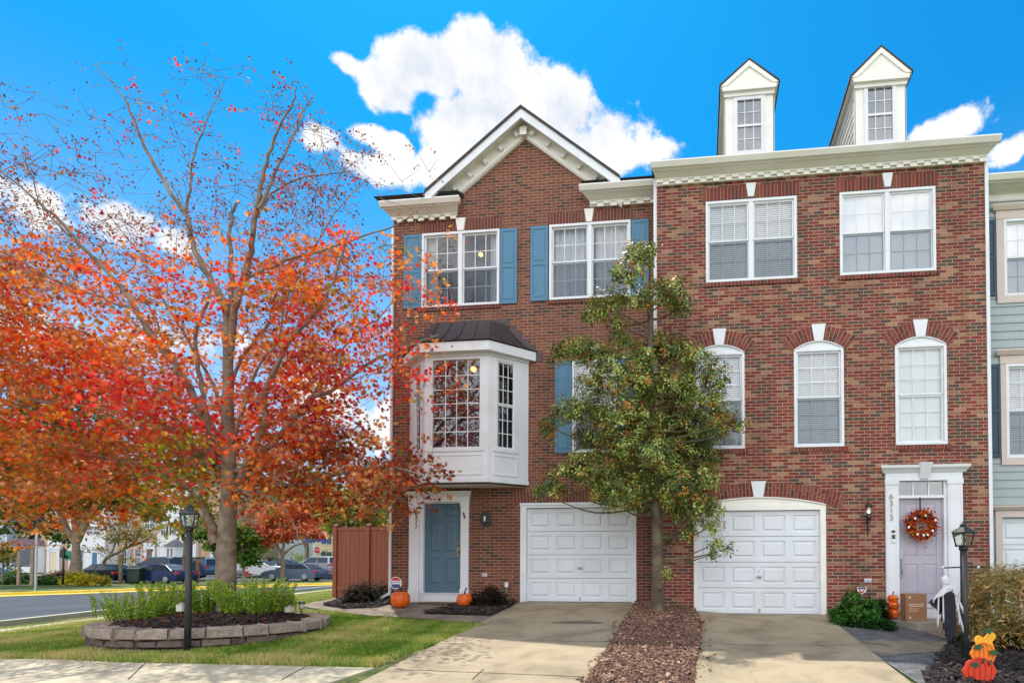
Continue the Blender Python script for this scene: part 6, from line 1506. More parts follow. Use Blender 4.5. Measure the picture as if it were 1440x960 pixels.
# ------------------------------------------------------------------ stone planter
pc = at(306, 870, 9.9); PCX, PCY = pc.x, pc.y; PRX, PRY = 1.66, 1.58
gz0 = terrain(PCX, PCY); ptop = tb.z-.11
PL = thing('stone_planter', 'low round planter of stacked tumbled stones around the maple tree', 'planter', (PCX, PCY, gz0))
def ell(t, r=1.): return PCX+PRX*r*math.cos(t), PCY+PRY*r*math.sin(t)
rs = random.Random(9)
def ring_stones(z0, z1, rin, rout, phase, jitter, length=.30, droop=0.):
    m = MB(); n = int(2*math.pi*(PRX+PRY)/2/length+rs.uniform(0, 3))
    ts = [2*math.pi*(i+phase+rs.uniform(-.28, .28))/n for i in range(n)]
    for i in range(n):
        t0, t1 = ts[i], ts[(i+1) % n]+(2*math.pi if i == n-1 else 0); t0 += .004; t1 -= .004
        j = rs.uniform(-jitter, jitter)*1.8; dz = rs.uniform(-.014, .01); k = 3; vs = []
        for q in range(k+1):
            t = t0+(t1-t0)*q/k
            for r_, z in ((rin, z0), (rout+j+rs.uniform(-.011, .011), z0+.006), (rout+j+rs.uniform(-.013, .008), z1-.006+dz+rs.uniform(-.008, .005)), (rin, z1+dz)):
                x, y = ell(t, r_); vs.append((x, y, z))
        fs = [(q*4+a, q*4+(a+1) % 4, (q+1)*4+(a+1) % 4, (q+1)*4+a) for q in range(k) for a in range(4)]+[(0, 1, 2, 3), (k*4+3, k*4+2, k*4+1, k*4)]
        m._a(vs, fs)
    return m
hh = ptop-(terrain(PCX, PCY-PRY)-.05); c3 = hh/3
zb_ = ptop-hh
for i in range(2):
    ring_stones(zb_+c3*i, zb_+c3*(i+1)-.008, .86, .985-.012*i, .5*i, .008).build('wall_stones', M['stone'], PL, bevel=.012, root=PL)
ring_stones(zb_+c3*2, ptop+.03, .83, 1.0, .25, .012, .42).build('cap_stones', M['stone_cap'], PL, bevel=.015, root=PL)
sm = MB(); n = 48; vs = [(PCX, PCY, ptop+.12)]
for k in range(1, 6):
    for i in range(n): x, y = ell(2*math.pi*i/n, .86*k/5); vs.append((x, y, ptop-.01+.13*(1-(k/5)**2)))
sm._a(vs, [(0, 1+i, 1+(i+1) % n) for i in range(n)]+[(1+(k-1)*n+i, 1+k*n+i, 1+k*n+(i+1) % n, 1+(k-1)*n+(i+1) % n) for k in range(1, 5) for i in range(n)], True)
sm.build('mulch_fill', M['soil_dk'], PL, root=PL)
pring = [ell(2*math.pi*i/24, .84) for i in range(24)]
def pz(x, y): d = ((x-PCX)/PRX)**2+((y-PCY)/PRY)**2; return ptop+.0+.125*max(0, 1-d/.74)
chips('mulch_chips', pring, 3500, .05, M['chips_dk'], 0, 11, 'dark wood chips inside the stone planter', zf=lambda x, y: pz(x, y)+.0)
# plants in the planter: upright fleshy stems with small leaves
def sprig_clump(label, px, py, D, rad, h, n, seed, pink=.2, name='perennial_clump', lean=.25):
    c = at(px, py, D); root = thing(name, label, 'plant', (c.x, c.y, pz(c.x, c.y))); g = np.random.default_rng(seed); st = MB(); C_, S_, T_, Nn = [], [], [], []; FC = []
    b0 = np.array([c.x, c.y, pz(c.x, c.y)])
    for i in range(n):
        a = g.uniform(0, 6.28); r = rad*math.sqrt(g.uniform(0, 1)); b = b0+np.array([r*math.cos(a), r*math.sin(a)*.8, 0]); H = h*g.uniform(.55, 1.1)
        d = np.array([math.cos(a)*r/rad*lean*g.uniform(.5, 1.6), math.sin(a)*r/rad*lean, 1]); tip = b+d*H+np.array([g.normal(0, .04), g.normal(0, .04), 0])
        mid = b+d*H*.5+np.array([0, 0, .02]); Q = spline([b, mid, tip], 4); st.tube(Q, [.006*(1-.08*k) for k in range(len(Q))], 4, cap=False)
        m = int(H/.0075)
        for k in range(m):
            t = .12+.88*k/m; q = Q[min(len(Q)-1, int(t*(len(Q)-1)))]; q = np.array(q)*(1-(t*(len(Q)-1) % 1))+np.array(Q[min(len(Q)-1, int(t*(len(Q)-1))+1)])*(t*(len(Q)-1) % 1)
            an = k*2.4; v = np.array([math.cos(an), math.sin(an), .7]); C_.append(q+v*.02); S_.append(.055*(1-.35*t)*g.uniform(.8, 1.2)); Nn.append(v*.3+np.array([0, 0, .4]))
            T_.append(LINE((172, 208, 66) if g.random() < .7 else (206, 228, 100) if g.random() < .6 else (112, 150, 50))*g.uniform(.8, 1.15))
        if g.random() < pink: FC += [np.array(Q[-1])+g.normal(0, .02, 3) for _ in range(9)]
    st.build('stems', M['bark2'], root, root=root)
    scatter_leaves('leaves', np.array(C_), np.array(S_), np.array(T_), DIAM, M['leaf'], root, root.location, up=.2, seed=seed, normals=np.array(Nn))
    if FC: scatter_leaves('flowers', np.array(FC), np.full(len(FC), .025), palette([(206, 130, 150), (190, 90, 100), (222, 170, 160)], len(FC), g), DIAM, M['leaf'], root, root.location, seed=seed+1)
sprig_clump('bright green upright plant clump at the left end of the stone planter with pinkish tips', 190, 870, 9.6, .42, .42, 70, 1, .5, lean=.55)
sprig_clump('tall green plant clump behind the front lamp post in the planter', 235, 862, 10.3, .38, .56, 72, 2, .2)
sprig_clump('bright green plant clump between the front lamp post and the maple trunk', 277, 858, 10.3, .24, .52, 44, 3, .15)
sprig_clump('wide bright green plant clump right of the maple trunk in the planter', 352, 866, 9.9, .44, .56, 100, 4, .15, lean=.5)
sprig_clump('smaller green plant clump at the right rear of the planter near the path lights', 393, 858, 10.4, .24, .46, 34, 5, .1)
sprig_clump('thin pink flowering stems at the back left of the planter', 150, 866, 10.6, .3, .40, 8, 6, 1.)
# fallen leaves
def fallen(name, label, poly, n, zf, seed, size=.09, cols=None, cat='leaf litter', lift=0.):
    g = np.random.default_rng(seed); P = []
    xs_, ys_ = [p[0] for p in poly], [p[1] for p in poly]
    while len(P) < n:
        x, y = g.uniform(min(xs_), max(xs_)), g.uniform(min(ys_), max(ys_)); c = False; j = len(poly)-1
        for i in range(len(poly)):
            if (poly[i][1] > y) != (poly[j][1] > y) and x < (poly[j][0]-poly[i][0])*(y-poly[i][1])/(poly[j][1]-poly[i][1])+poly[i][0]: c = not c
            j = i
        if c: P.append((x, y, zf(x, y)+lift+g.uniform(.012, .035)))
    o = scatter_leaves(name, np.array(P), size*g.uniform(.5, 1.2, n), palette(cols or [(186, 92, 46), (204, 130, 60), (150, 70, 44), (176, 140, 88), (196, 60, 40)], n, g), MAPLE, M['leaf'], None, (0, 0, 0), up=.85, seed=seed)
    return tag(o, label, cat, kind='stuff')
fallen('fallen_leaves', 'fallen orange and red leaves lying in the stone planter', pring, 520, lambda x, y: pz(x, y), 51)
lawnpoly = [g2(-60, 900), g2(100, 868), g2(200, 862), g2(440, 860), g2(660, 872), g2(560, 915), g2(520, 938), g2(160, 932), g2(-60, 930)]
fallen('fallen_leaves', 'fallen leaves scattered on the front lawn', lawnpoly, 1300, terrain, 52, lift=.03, size=.075, cols=[(176, 120, 70), (196, 150, 96), (150, 84, 54), (206, 170, 120), (190, 92, 50)])
fallen('fallen_leaves', 'a few dry leaves on the driveways and sidewalk', [g2(160, 938), g2(560, 900), g2(740, 865), g2(1250, 900), g2(1280, 985), g2(200, 985)], 70, lambda x, y: terrain(x, y)+.03, 53, size=.05, cols=[(110, 84, 60), (90, 66, 50), (150, 120, 80)])
wide = [g2(790, 985), g2(845, 915), g2(866, 872), g2(1002, 872), g2(1006, 930), g2(996, 985)]
chips('mulch_chips', wide, 700, .035, M['chips'], .035, 21, 'stray wood chips spilled over the driveway edges')
# ------------------------------------------------------------------ grass
def grass(name, label, poly, n, h, seed, zf=terrain, excl=None):
    g = np.random.default_rng(seed); poly = np.array(poly); mn, mx = poly.min(0), poly.max(0); P = np.zeros((0, 2))
    while len(P) < n:
        q = g.uniform(mn, mx, (n*2, 2)); inside = np.zeros(len(q), bool); j = len(poly)-1
        for i in range(len(poly)):
            a, b = poly[i], poly[j]; c = ((a[1] > q[:, 1]) != (b[1] > q[:, 1])) & (q[:, 0] < (b[0]-a[0])*(q[:, 1]-a[1])/(b[1]-a[1]+1e-12)+a[0]); inside ^= c; j = i
        if excl is not None: inside &= excl(q)
        P = np.vstack([P, q[inside]])
    P = P[:n]; z = np.array([zf(x, y) for x, y in P]); a = g.uniform(0, 6.28, n); H = h*g.uniform(.5, 1.3, n); w = .0055*g.uniform(.7, 1.4, n)
    s3 = np.stack([P[:, 0], P[:, 1], z], 1)
    pn = smooth_noise(s3, 1.3, 1.)+smooth_noise(s3, 4., 3.)*.6
    H *= np.clip(1+.5*pn, .5, 1.7)
    dx, dy = np.cos(a), np.sin(a); lx, ly = g.normal(0, .45, n)*H, g.normal(0, .45, n)*H
    V = np.empty((n, 3, 3)); V[:, 0] = np.stack([P[:, 0]-dx*w, P[:, 1]-dy*w, z], 1); V[:, 1] = np.stack([P[:, 0]+dx*w, P[:, 1]+dy*w, z], 1); V[:, 2] = np.stack([P[:, 0]+lx, P[:, 1]+ly, z+H], 1)
    me = bpy.data.meshes.new(name); me.vertices.add(n*3); me.vertices.foreach_set('co', V.ravel().astype(np.float32)); me.loops.add(n*3); me.loops.foreach_set('vertex_index', np.arange(n*3, dtype=np.int32))
    me.polygons.add(n); me.polygons.foreach_set('loop_start', (np.arange(n)*3).astype(np.int32)); me.polygons.foreach_set('loop_total', np.full(n, 3, np.int32)); me.update(calc_edges=True)
    col = np.ones((n, 4), np.float32); c1, c2, c3 = LINE((88, 132, 40)), LINE((150, 174, 68)), LINE((218, 200, 134)); t = np.clip(.42+.7*pn+g.normal(0, .25, n), 0, 1)[:, None]
    col[:, :3] = np.where(t < .5, c1+(c2-c1)*t*2, c2+(c3-c2)*(t-.5)*2)*g.uniform(.8, 1.2, (n, 1)); at_ = me.attributes.new('tint', 'FLOAT_COLOR', 'FACE'); at_.data.foreach_set('color', col.ravel())
    me.materials.append(M['grassblade']); o = bpy.data.objects.new(name, me); COL.objects.link(o); return tag(o, label, 'grass', kind='stuff')
notpl = lambda q: (((q[:, 0]-PCX)/(PRX*1.0))**2+((q[:, 1]-PCY)/(PRY*1.0))**2) > 1
near_poly = [g2(-60, 905), g2(120, 876), g2(430, 862), g2(455, 860), g2(520, 868), g2(600, 873), g2(684, 879), g2(560, 925), g2(524, 939.5), g2(160, 932), g2(-60, 929)]
grass('grass', 'patchy green and straw coloured grass of the front lawn', near_poly, 170000, .06, 61, excl=notpl)
grass('grass', 'grass between the stone planter and the side road', [g2(-80, 905), g2(0, 884), g2(150, 866), g2(388, 840), g2(466, 829), g2(470, 842), g2(425, 856), g2(430, 864), g2(120, 880)], 45000, .06, 62, excl=notpl)
# ------------------------------------------------------------------ lamp posts
def lamp_post(label, px, yb, yl, D, r=.045, bar=True, name='lamp_post', k=1.0, lit=False, base=None):
    b = at(px, yb, D); b.z = terrain(b.x, b.y) if base is None else base; root = thing(name, label, 'lamp post', tuple(b), rz=TH+.35)
    h = at(px, yl, D).z-b.z       # height of the lantern base
    m = MB(); m.tube([(0, 0, -.1), (0, 0, h)], [r*1.1, r], 12); p = m.build('post', M['blackwood'], root)
    m = MB(); m.lathe((0, 0, h-.06), [(r, 0), (r*1.35, .02), (r*1.35, .05), (r*1.1, .06)], 12); m.build('collar', M['black'], root)
    ln = MB(); s0, s1, H = .075*k, .105*k, .22*k; zz = h
    ln.box(-s0-.01, s0+.01, -s0-.01, s0+.01, zz, zz+.02)
    for sx in (-1, 1):
        for sy in (-1, 1): ln.bar((sx*s0, sy*s0, zz+.02), (sx*s1, sy*s1, zz+H), .014, .014)
    for a, b_ in (((-1, -1), (1, -1)), ((1, -1), (1, 1)), ((1, 1), (-1, 1)), ((-1, 1), (-1, -1))): ln.bar((a[0]*s1, a[1]*s1, zz+H), (b_[0]*s1, b_[1]*s1, zz+H), .018, .018)
    lo = ln.build('lantern', M['black'], root)
    gl = MB()
    for a, b_ in (((-1, -1), (1, -1)), ((1, -1), (1, 1)), ((1, 1), (-1, 1)), ((-1, 1), (-1, -1))): gl.quad((a[0]*s0, a[1]*s0, zz+.02), (b_[0]*s0, b_[1]*s0, zz+.02), (b_[0]*s1, b_[1]*s1, zz+H), (a[0]*s1, a[1]*s1, zz+H))
    gl.build('lantern_glass', M['lampglass'], lo)
    cp = MB(); cp.T = Matrix.Rotation(math.pi/4, 4, 'Z'); q = math.sqrt(2)
    cp.lathe((0, 0, zz+H), [((s1+.02)*q, 0), (s1*.75*q, .05*k), (s1*.4*q, .085*k), (s1*.38*q, .10*k)], 4, smooth=False); cp.T = None
    cp.lathe((0, 0, zz+H+.10*k), [(.04*k, 0), (.055*k, .02*k), (.03*k, .035*k), (.018*k, .05*k), (.02*k, .06*k), (.004, .075*k)], 10); cp.build('lantern_cap', M['black'], lo)
    cd = MB(); cd.lathe((0, 0, zz+.02), [(.03, 0), (.03, .03), (.014, .04), (.014, .09)], 8); cd.ball((0, 0, zz+.13), .028, .028, .04); cd.build('bulb', M['signwhite'], lo)
    if bar:
        z = h-.42*1.0; m = MB(); m.tube([(-.16, 0, z), (.16, 0, z)], .009, 6); m.ball((-.17, 0, z), .016); m.ball((.17, 0, z), .016); m.build('ladder_rest', M['black'], root)
    return root, b, h
lamp_post('black lamp post standing in front of the stone planter', 263.5, 912, 741, 8.35, r=.04, k=.85)
RLP, rb, rh = lamp_post('black lamp post at right with the hanging ghost on its ladder rest', 1357, 926, 768, 8.4, r=.046, bar=False, k=.9)
# ladder rest with white ball ends
zr_ = at(1357, 797, 8.4).z-rb.z; hx_ = .285
m = MB(); m.T = Matrix.Rotation(-.35, 4, 'Z'); m.tube([(-hx_, 0, zr_-.01), (.19, 0, zr_+.01)], .010, 8); lr = m.build('ladder_rest', M['black'], RLP)
for x in (-hx_-.008, .2):
    m = MB(); m.T = Matrix.Rotation(-.35, 4, 'Z'); m.ball((x, 0, zr_), .021); m.build('white_knob', M['signwhite'], lr)
# ghost
gp = at(1328, 800, 8.4); GH = thing('ghost_decoration', 'hanging ghost with a white gauze head and black cloak on the right lamp post', 'ghost decoration', (gp.x, gp.y, gp.z), rz=TH)
S = 8.4/850
m = MB(); m.tube([(0, 0, 0), (0, 0, -.06)], .003, 5); m.build('string', M['signwhite'], GH)
hz = -(816-800)*S
m = MB(); m.ball((.01, 0, hz), .055, .055, .075, 14, 10); r = random.Random(4)
m.v = [(x*(1+r.uniform(-.06, .06)), y*(1+r.uniform(-.06, .06)), z) for x, y, z in m.v]; m.lathe((.01, 0, hz-.13), [(.05, 0), (.035, .04), (.038, .08)], 12); hd = m.build('head', M['gauze'], GH)
for i in range(4):
    wv = MB(); z = hz-.05+i*.03; wv.tube([(.01+.057*math.cos(t)*(1-.2*abs(i-2)/2), .057*math.sin(t), z+.015*math.sin(t*2+i)) for t in np.linspace(0, 6.28, 16)], .004, 4); wv.build('gauze_wrap', M['gauze'], hd)
def cloth_sheet(name, top, bottom, parent, mat, th=.006, n=16, wave=.02, ragged=.03, seed=1, M_=8):
    """cloth hung between a top polyline and a bottom polyline (x, y, z)"""
    r = random.Random(seed); m = MB()
    T = spline(top, max(1, n//(len(top)-1))); B = spline(bottom, max(1, n//(len(bottom)-1))); k = min(len(T), len(B)); vs = []
    for j in range(M_+1):
        t = j/M_
        for i in range(k):
            p = T[i].lerp(B[i], t); y = p.y+wave*math.sin(i*1.9+seed)*(.3+t); z = p.z+(r.uniform(-ragged, ragged) if j == M_ else 0); vs.append((p.x, y, z))
    m._a(vs, [(j*k+i, j*k+i+1, (j+1)*k+i+1, (j+1)*k+i) for j in range(M_) for i in range(k-1)], True)
    o = m.build(name, mat, parent); s = o.modifiers.new('thick', 'SOLIDIFY'); s.thickness = th; return o
q = lambda px, py, y=0.: ((px-1328)*S, y, (800-py)*S)
cloth_sheet('cloak', [q(1326, 829, -.035), q(1333, 827, -.055), q(1340, 830, -.035)], [q(1324, 886, -.035), q(1333, 903, -.05), q(1342, 882, -.03)], GH, M['cloth'], wave=.015, seed=2)
cloth_sheet('cloak', [q(1330, 829, .02), q(1333, 829, .03), q(1337, 829, .02)], [q(1305, 846, .0), q(1328, 864, .02), q(1350, 850, .0)], GH, M['cloth'], wave=.02, seed=3)
cloth_sheet('cloak', [q(1328, 832, .0), q(1332, 830, .0), q(1336, 832, .0)], [q(1324, 872, 0), q(1333, 886, -.01), q(1341, 866, 0)], GH, M['cloth'], wave=.025, seed=8)
cloth_sheet('gauze_shawl', [q(1327, 824, -.03), q(1332, 822, -.05), q(1337, 824, -.03)], [q(1312, 841, -.03), q(1326, 834, -.06), q(1333, 829, -.05)], GH, M['gauze'], th=.003, wave=.02, ragged=.02, seed=31)
cloth_sheet('gauze_shawl', [q(1330, 824, -.03), q(1334, 822, -.05), q(1338, 825, -.02)], [q(1334, 829, -.05), q(1341, 838, -.04), q(1350, 850, -.02)], GH, M['gauze'], th=.003, wave=.02, ragged=.02, seed=32)
for i, (a, b_, c_) in enumerate([((1326, 825), (1314, 838), (1310, 842)), ((1336, 824), (1346, 840), (1352, 858)), ((1338, 826), (1350, 850), (1351, 884)), ((1318, 834), (1316, 856), (1316, 878)), ((1324, 838), (1324, 860), (1324, 870)), ((1345, 846), (1348, 870), (1346, 876))]):
    w_ = 1.9 if i < 3 else 1.0
    cloth_sheet('gauze_strip', [q(a[0]-w_*.6, a[1], -.03), q(a[0], a[1]-2, -.045), q(a[0]+w_*.6, a[1], -.03)], [q(c_[0]-w_*.5, c_[1], -.03), q(c_[0], c_[1]+3, -.04), q(c_[0]+w_*.5, c_[1]-2, -.03)], GH, M['gauze'], th=.003, wave=.012, seed=i+5)
# ------------------------------------------------------------------ pumpkins
def pumpkin(parent_or_none, c, r, h, name='pumpkin', mat='pumpkin', ribs=10, label=None, root=None, seed=0):
    m = MB(); prof = []; K = 12
    for i in range(K+1):
        t = math.pi*i/K; rr_ = r*(math.sin(t)**.75 if 0 < t < math.pi else .08); prof.append((max(.02*r/.1*.1, rr_), h/2-h/2*math.cos(t)*(1-.12*math.exp(-((t-math.pi)**2+0)*3))))
    m.lathe((0, 0, 0), prof, ribs*6, rib=lambda a: 1-.06*abs(math.cos(a*ribs/2))**3)
    return m
def stem(r, h):
    m = MB(); m.tube([(0, 0, h*.93), (0, 0, h+.02), (r*.06, 0, h+.05), (r*.22, 0, h+.10)], [.028*r/.18, .018*r/.18, .015*r/.18, .02*r/.18], 7); return m
for px, yb, D, r, h, lab in ((563, 850, 12.62, .20, .36, 'large orange pumpkin by the sign left of the blue door'), (653.5, 851, 12.62, .17, .30, 'orange pumpkin right of the blue door, by the dark bush')):
    b = at(px, yb, D); b.z = terrain(b.x, b.y)+.02; root = thing('pumpkin', lab, 'pumpkin', tuple(b), rz=px); pumpkin(None, b, r, h).build('shell', M['pumpkin'], root); stem(r, h).build('stem', M['stem'], root)
# ------------------------------------------------------------------ stoop with parcel and jack-o-lanterns
x0s, x1s = FX(1240, Y2, 868), FX(1356, Y2, 868)
sp0 = G(1262, 884); spz = FZ(1295, 868, Y2)
ST = MB(); ry = Y2-.95; gA = terrain(x0s, ry)
ST.prism([(x0s+.02, Y2-.001, gA-.1), (x1s, Y2-.001, gA-.1), (x1s, ry, gA-.1), (x0s+.35, ry, gA-.1), (x0s+.02, Y2-.45, gA-.1)], (0, 0, spz-.0-gA+.1)); so_ = ST.build('entry_step', M['concrete_step'], bevel=.012, origin=((x0s+x1s)/2, Y2-.4, gA)); tag(so_, 'low grey concrete step under the lavender door', 'step')
bx = at(1284.5, 868, (Y2-.62)/.998); S2 = 11.9/850
BXr = thing('cardboard_box', 'brown cardboard parcel with pale printing on the step below the wreath', 'box', (FX(1284.5, Y2-.62, 860), Y2-.62, spz), rz=.12)
w2, h2 = .195, .50
m = MB(); m.box(-w2, w2, -.12, .12, 0, h2); cb_ = m.build('carton', M['card'], BXr, bevel=.006)
m = MB(); m.box(-w2+.012, w2-.012, -.118, .118, h2-.002, h2+.004); m.build('top_flaps', M['card'], BXr)
for i, (wd, z, hh_) in enumerate([(.27, .30, .020), (.27, .265, .020), (.20, .225, .010), (.20, .20, .010), (.17, .178, .010)]):
    m = MB(); 
    seg = random.Random(i); x = -w2+.06; end = x+wd
    while x < end-.02:
        l = seg.uniform(.02, .05); m.box(x, min(end, x+l), -.1225, -.12, z, z+hh_); x += l+.012
    m.build('printed_line', M['print'], cb_)
m = MB(); m.T = Matrix.Translation((-w2+.075, -.122, .43)) @ Matrix.Rotation(math.pi/2, 4, 'X'); m.lathe((0, 0, 0), [(.026, 0), (.026, .002)], 16); m.build('printed_mark', M['print'], cb_)
m = MB(); m.T = Matrix.Translation((-w2+.075, -.122, .06)) @ Matrix.Rotation(math.pi/2, 4, 'X'); m.lathe((0, 0, 0), [(.022, 0), (.022, .002)], 16); m.build('printed_mark', M['print'], cb_)
JL = thing('pumpkin_stack', 'stack of three grinning orange jack-o-lanterns at the left of the lavender door', 'pumpkin decoration', (FX(1256, Y2-.3, 860), Y2-.3, spz), rz=.35)
M['jack'] = plain('orange plastic pumpkin', srgb(232, 90, 20), .35, var=.1); M['jackface'] = plain('yellow painted face', srgb(246, 190, 60), .5)
z = 0
for i, (r, h) in enumerate(((.135, .21), (.12, .175), (.105, .145))):
    m = pumpkin(None, 0, r, h); m.v = [(x, y, v+z) for x, y, v in m.v]; jo = m.build('pumpkin_shell', M['jack'], JL)
    f = MB(); R_ = r*1.01
    def fpnt(u, v): a = u/R_; s = math.sqrt(max(.2, 1-((v-h/2)/(h/2))**2*.85)); return (R_*s*math.sin(a), -R_*s*math.cos(a)-.004, z+v)
    def facepoly(pts): f._a([fpnt(u, v) for u, v in pts]+[tuple(Vector(fpnt(u, v))+Vector((0, .012, 0))) for u, v in pts], [tuple(range(len(pts)))]+[(k, (k+1) % len(pts), len(pts)+(k+1) % len(pts), len(pts)+k) for k in range(len(pts))])
    for s in (-1, 1): facepoly([(s*.025*r/.12, h*.56), (s*.07*r/.12, h*.62), (s*.045*r/.12, h*.8)])
    facepoly([(-.012, h*.45), (.012, h*.45), (0, h*.56)])
    facepoly([(-.08*r/.12, h*.42), (-.05*r/.12, h*.3), (-.02*r/.12, h*.33), (0, h*.25), (.02*r/.12, h*.33), (.05*r/.12, h*.3), (.08*r/.12, h*.42), (.05*r/.12, h*.2), (0, h*.13), (-.05*r/.12, h*.2)])
    f.build('carved_face', M['jackface'], jo)
    z += h*.84
m = MB(); m.tube([(0, 0, z+.0), (.005, 0, z+.05), (.02, 0, z+.08)], [.014, .01, .012], 7); m.build('stem', M['stem'], JL)
# wreath
wc = fp(1294.5, 738, Y2-.06); WR = thing('wreath', 'autumn wreath of orange flowers, small pumpkins and dark leaves on the lavender door', 'wreath', (wc.x, Y2-.06, wc.z))
g = np.random.default_rng(77); R_ = .225
m = MB(); m.tube([(R_*math.cos(t), 0, R_*math.sin(t)) for t in np.linspace(0, 2*math.pi, 24)], .035, 6, cap=False); m.build('ring', M['bark2'], WR)
C_, T_ = [], []
for i in range(1500):
    t = g.uniform(0, 6.28); r = R_-.01+g.normal(0, .055); C_.append((r*math.cos(t), -.03-abs(g.normal(0, .03)), r*math.sin(t)))
scatter_leaves('flowers_and_leaves', np.array(C_), .06*g.uniform(.6, 1.3, 1500), palette([(226, 96, 30), (214, 70, 24), (238, 140, 50), (40, 34, 48), (90, 90, 50), (200, 60, 30)], 1500, g), MAPLE, M['leaf'], WR, (0, 0, 0), up=.1, seed=78, normals=np.tile([0, -1., 0], (1500, 1)))
for i in range(12):
    t = i*2.4; r = R_+.04*math.sin(i*5); m = pumpkin(None, 0, .026, .036); m.T = None
    mm = MB(); mm.T = Matrix.Translation((r*math.cos(t), -.095, r*math.sin(t))) @ Matrix.Rotation(math.pi/2, 4, 'X'); mm._a(m.v, m.f, True); mm.build('mini_pumpkin', M['signwhite'] if i % 3 else M['cloth'], WR)
m = MB(); m.box(-.012, .012, -.005, .025, .2, dzt-wc.z+.01); m.build('hanger', M['black'], WR)
# wall lights
def wall_lantern(label, px, yt, yb, Y):
    c = fp(px, (yt+yb)/2, Y); zt_, zb_ = FZ(px, yt, Y), FZ(px, yb, Y); root = thing('wall_lantern', label, 'wall light', (c.x, Y, zb_)); h = zt_-zb_
    m = MB(); m.tube([(0, -.03, 0), (0, -.035, h*.25), (0, -.02, h*.5)], [.008, .013, .02], 8); m.box(-.025, .025, -.02, .0, h*.4, h*.6); m.tube([(0, -.01, h*.52), (0, -.08, h*.5), (0, -.12, h*.56)], .012, 8); m.build('bracket', M['black'], root)
    m = MB(); m.lathe((0, -.12, h*.42), [(.01, 0), (.045, .03), (.05, .09), (.03, .11)], 12); m.build('cup', M['black'], root)
    m = MB(); m.lathe((0, -.12, h*.42+.11), [(.05, 0), (.065, .1), (.06, .17)], 12); m.build('lantern_glass', M['lampglass'], root)
    m = MB(); m.lathe((0, -.12, h*.42+.28), [(.085, 0), (.06, .03), (.03, .06), (.012, .09), (.018, .11), (.003, .14)], 12); m.build('cap', M['black'], root)
    m = MB(); m.ball((0, -.12, h*.42+.18), .022, .022, .035); m.build('bulb', M['bulb'], root)
wall_lantern('black wall lantern with a lit bulb between the right garage and the lavender door', 1219.5, 704, 753, Y2)
# oval dark fixture right of the blue door
c = fp(683.5, 729.5, Y1); OV = thing('wall_plaque', 'dark oval wall fixture on the brick right of the blue door', 'wall light', (c.x, Y1, c.z))
m = MB(); n = 28; pts = [(.115*math.copysign(abs(math.cos(t))**.6, math.cos(t)), -.05, .175*math.copysign(abs(math.sin(t))**.6, math.sin(t))) for t in [2*math.pi*i/n for i in range(n)]]; m.prism(pts, (0, .05, 0)); m.build('back_plate', M['blackwood'], OV, bevel=.015)
m = MB(); m.tube([(0, -.09, -.06), (0, -.09, .06)], .022, 10); m.build('bulb', M['signwhite'], OV); m = MB(); m.box(-.05, .05, -.08, -.05, -.1, -.075); m.build('bulb_holder', M['black'], OV)
# door knocker/hook figure
c = fp(653, 724, Y1-.07); KN = thing('small_hook', 'small dark ornament hooked on the white pilaster right of the blue door', 'ornament', (c.x, Y1-.072, c.z))
m = MB(); m.ball((-.01, -.015, .05), .02); m.prism([(-.02, -.02, .04), (.0, -.02, .05), (.035, -.02, -.08), (.0, -.02, -.06)], (0, .015, 0)); m.build('figure', M['black'], KN)
# house outlets, cable box
def outlet(label, px, py, Y, w, h):
    c = fp(px, py, Y); root = thing('outlet_box', label, 'outlet', (c.x, Y, c.z)); m = MB(); m.box(-w/2, w/2, -.035, 0, -h/2, h/2); m.build('cover', M['white'], root, bevel=.005); m = MB(); m.box(-w*.35, w*.35, -.042, -.035, -h*.3, h*.3); m.build('flap', M['grey_metal'], root)
outlet('small grey outlet cover on the brick above the dark bush', 682, 808, Y1, .11, .07); outlet('small grey outlet cover on the brick above the round green shrub', 1220, 815.5, Y2, .13, .075)
c = fp(712.5, 822, Y1-.08); CB = thing('cable_box', 'white utility box on a conduit beside the left garage', 'utility box', (c.x, Y1-.08, 0)); m = MB(); m.box(-.035, .035, -.04, .04, c.z-.05, c.z+.06); m.build('box', M['white'], CB, bevel=.008); m = MB(); m.tube([(0, 0, 0), (0, 0, c.z-.04)], .018, 8); m.build('conduit', M['grey_metal'], CB)
# doormat
DM = MB(); a, b_ = FX(592, Y1-.3, 850), FX(641, Y1-.3, 850); DM.box(a, b_, Y1-.50, Y1-.1, .0, .02); o = DM.build('doormat', M['mat'], bevel=.004, origin=((a+b_)/2, Y1-.25, 0)); tag(o, 'flat brown doormat in front of the blue door', 'doormat')
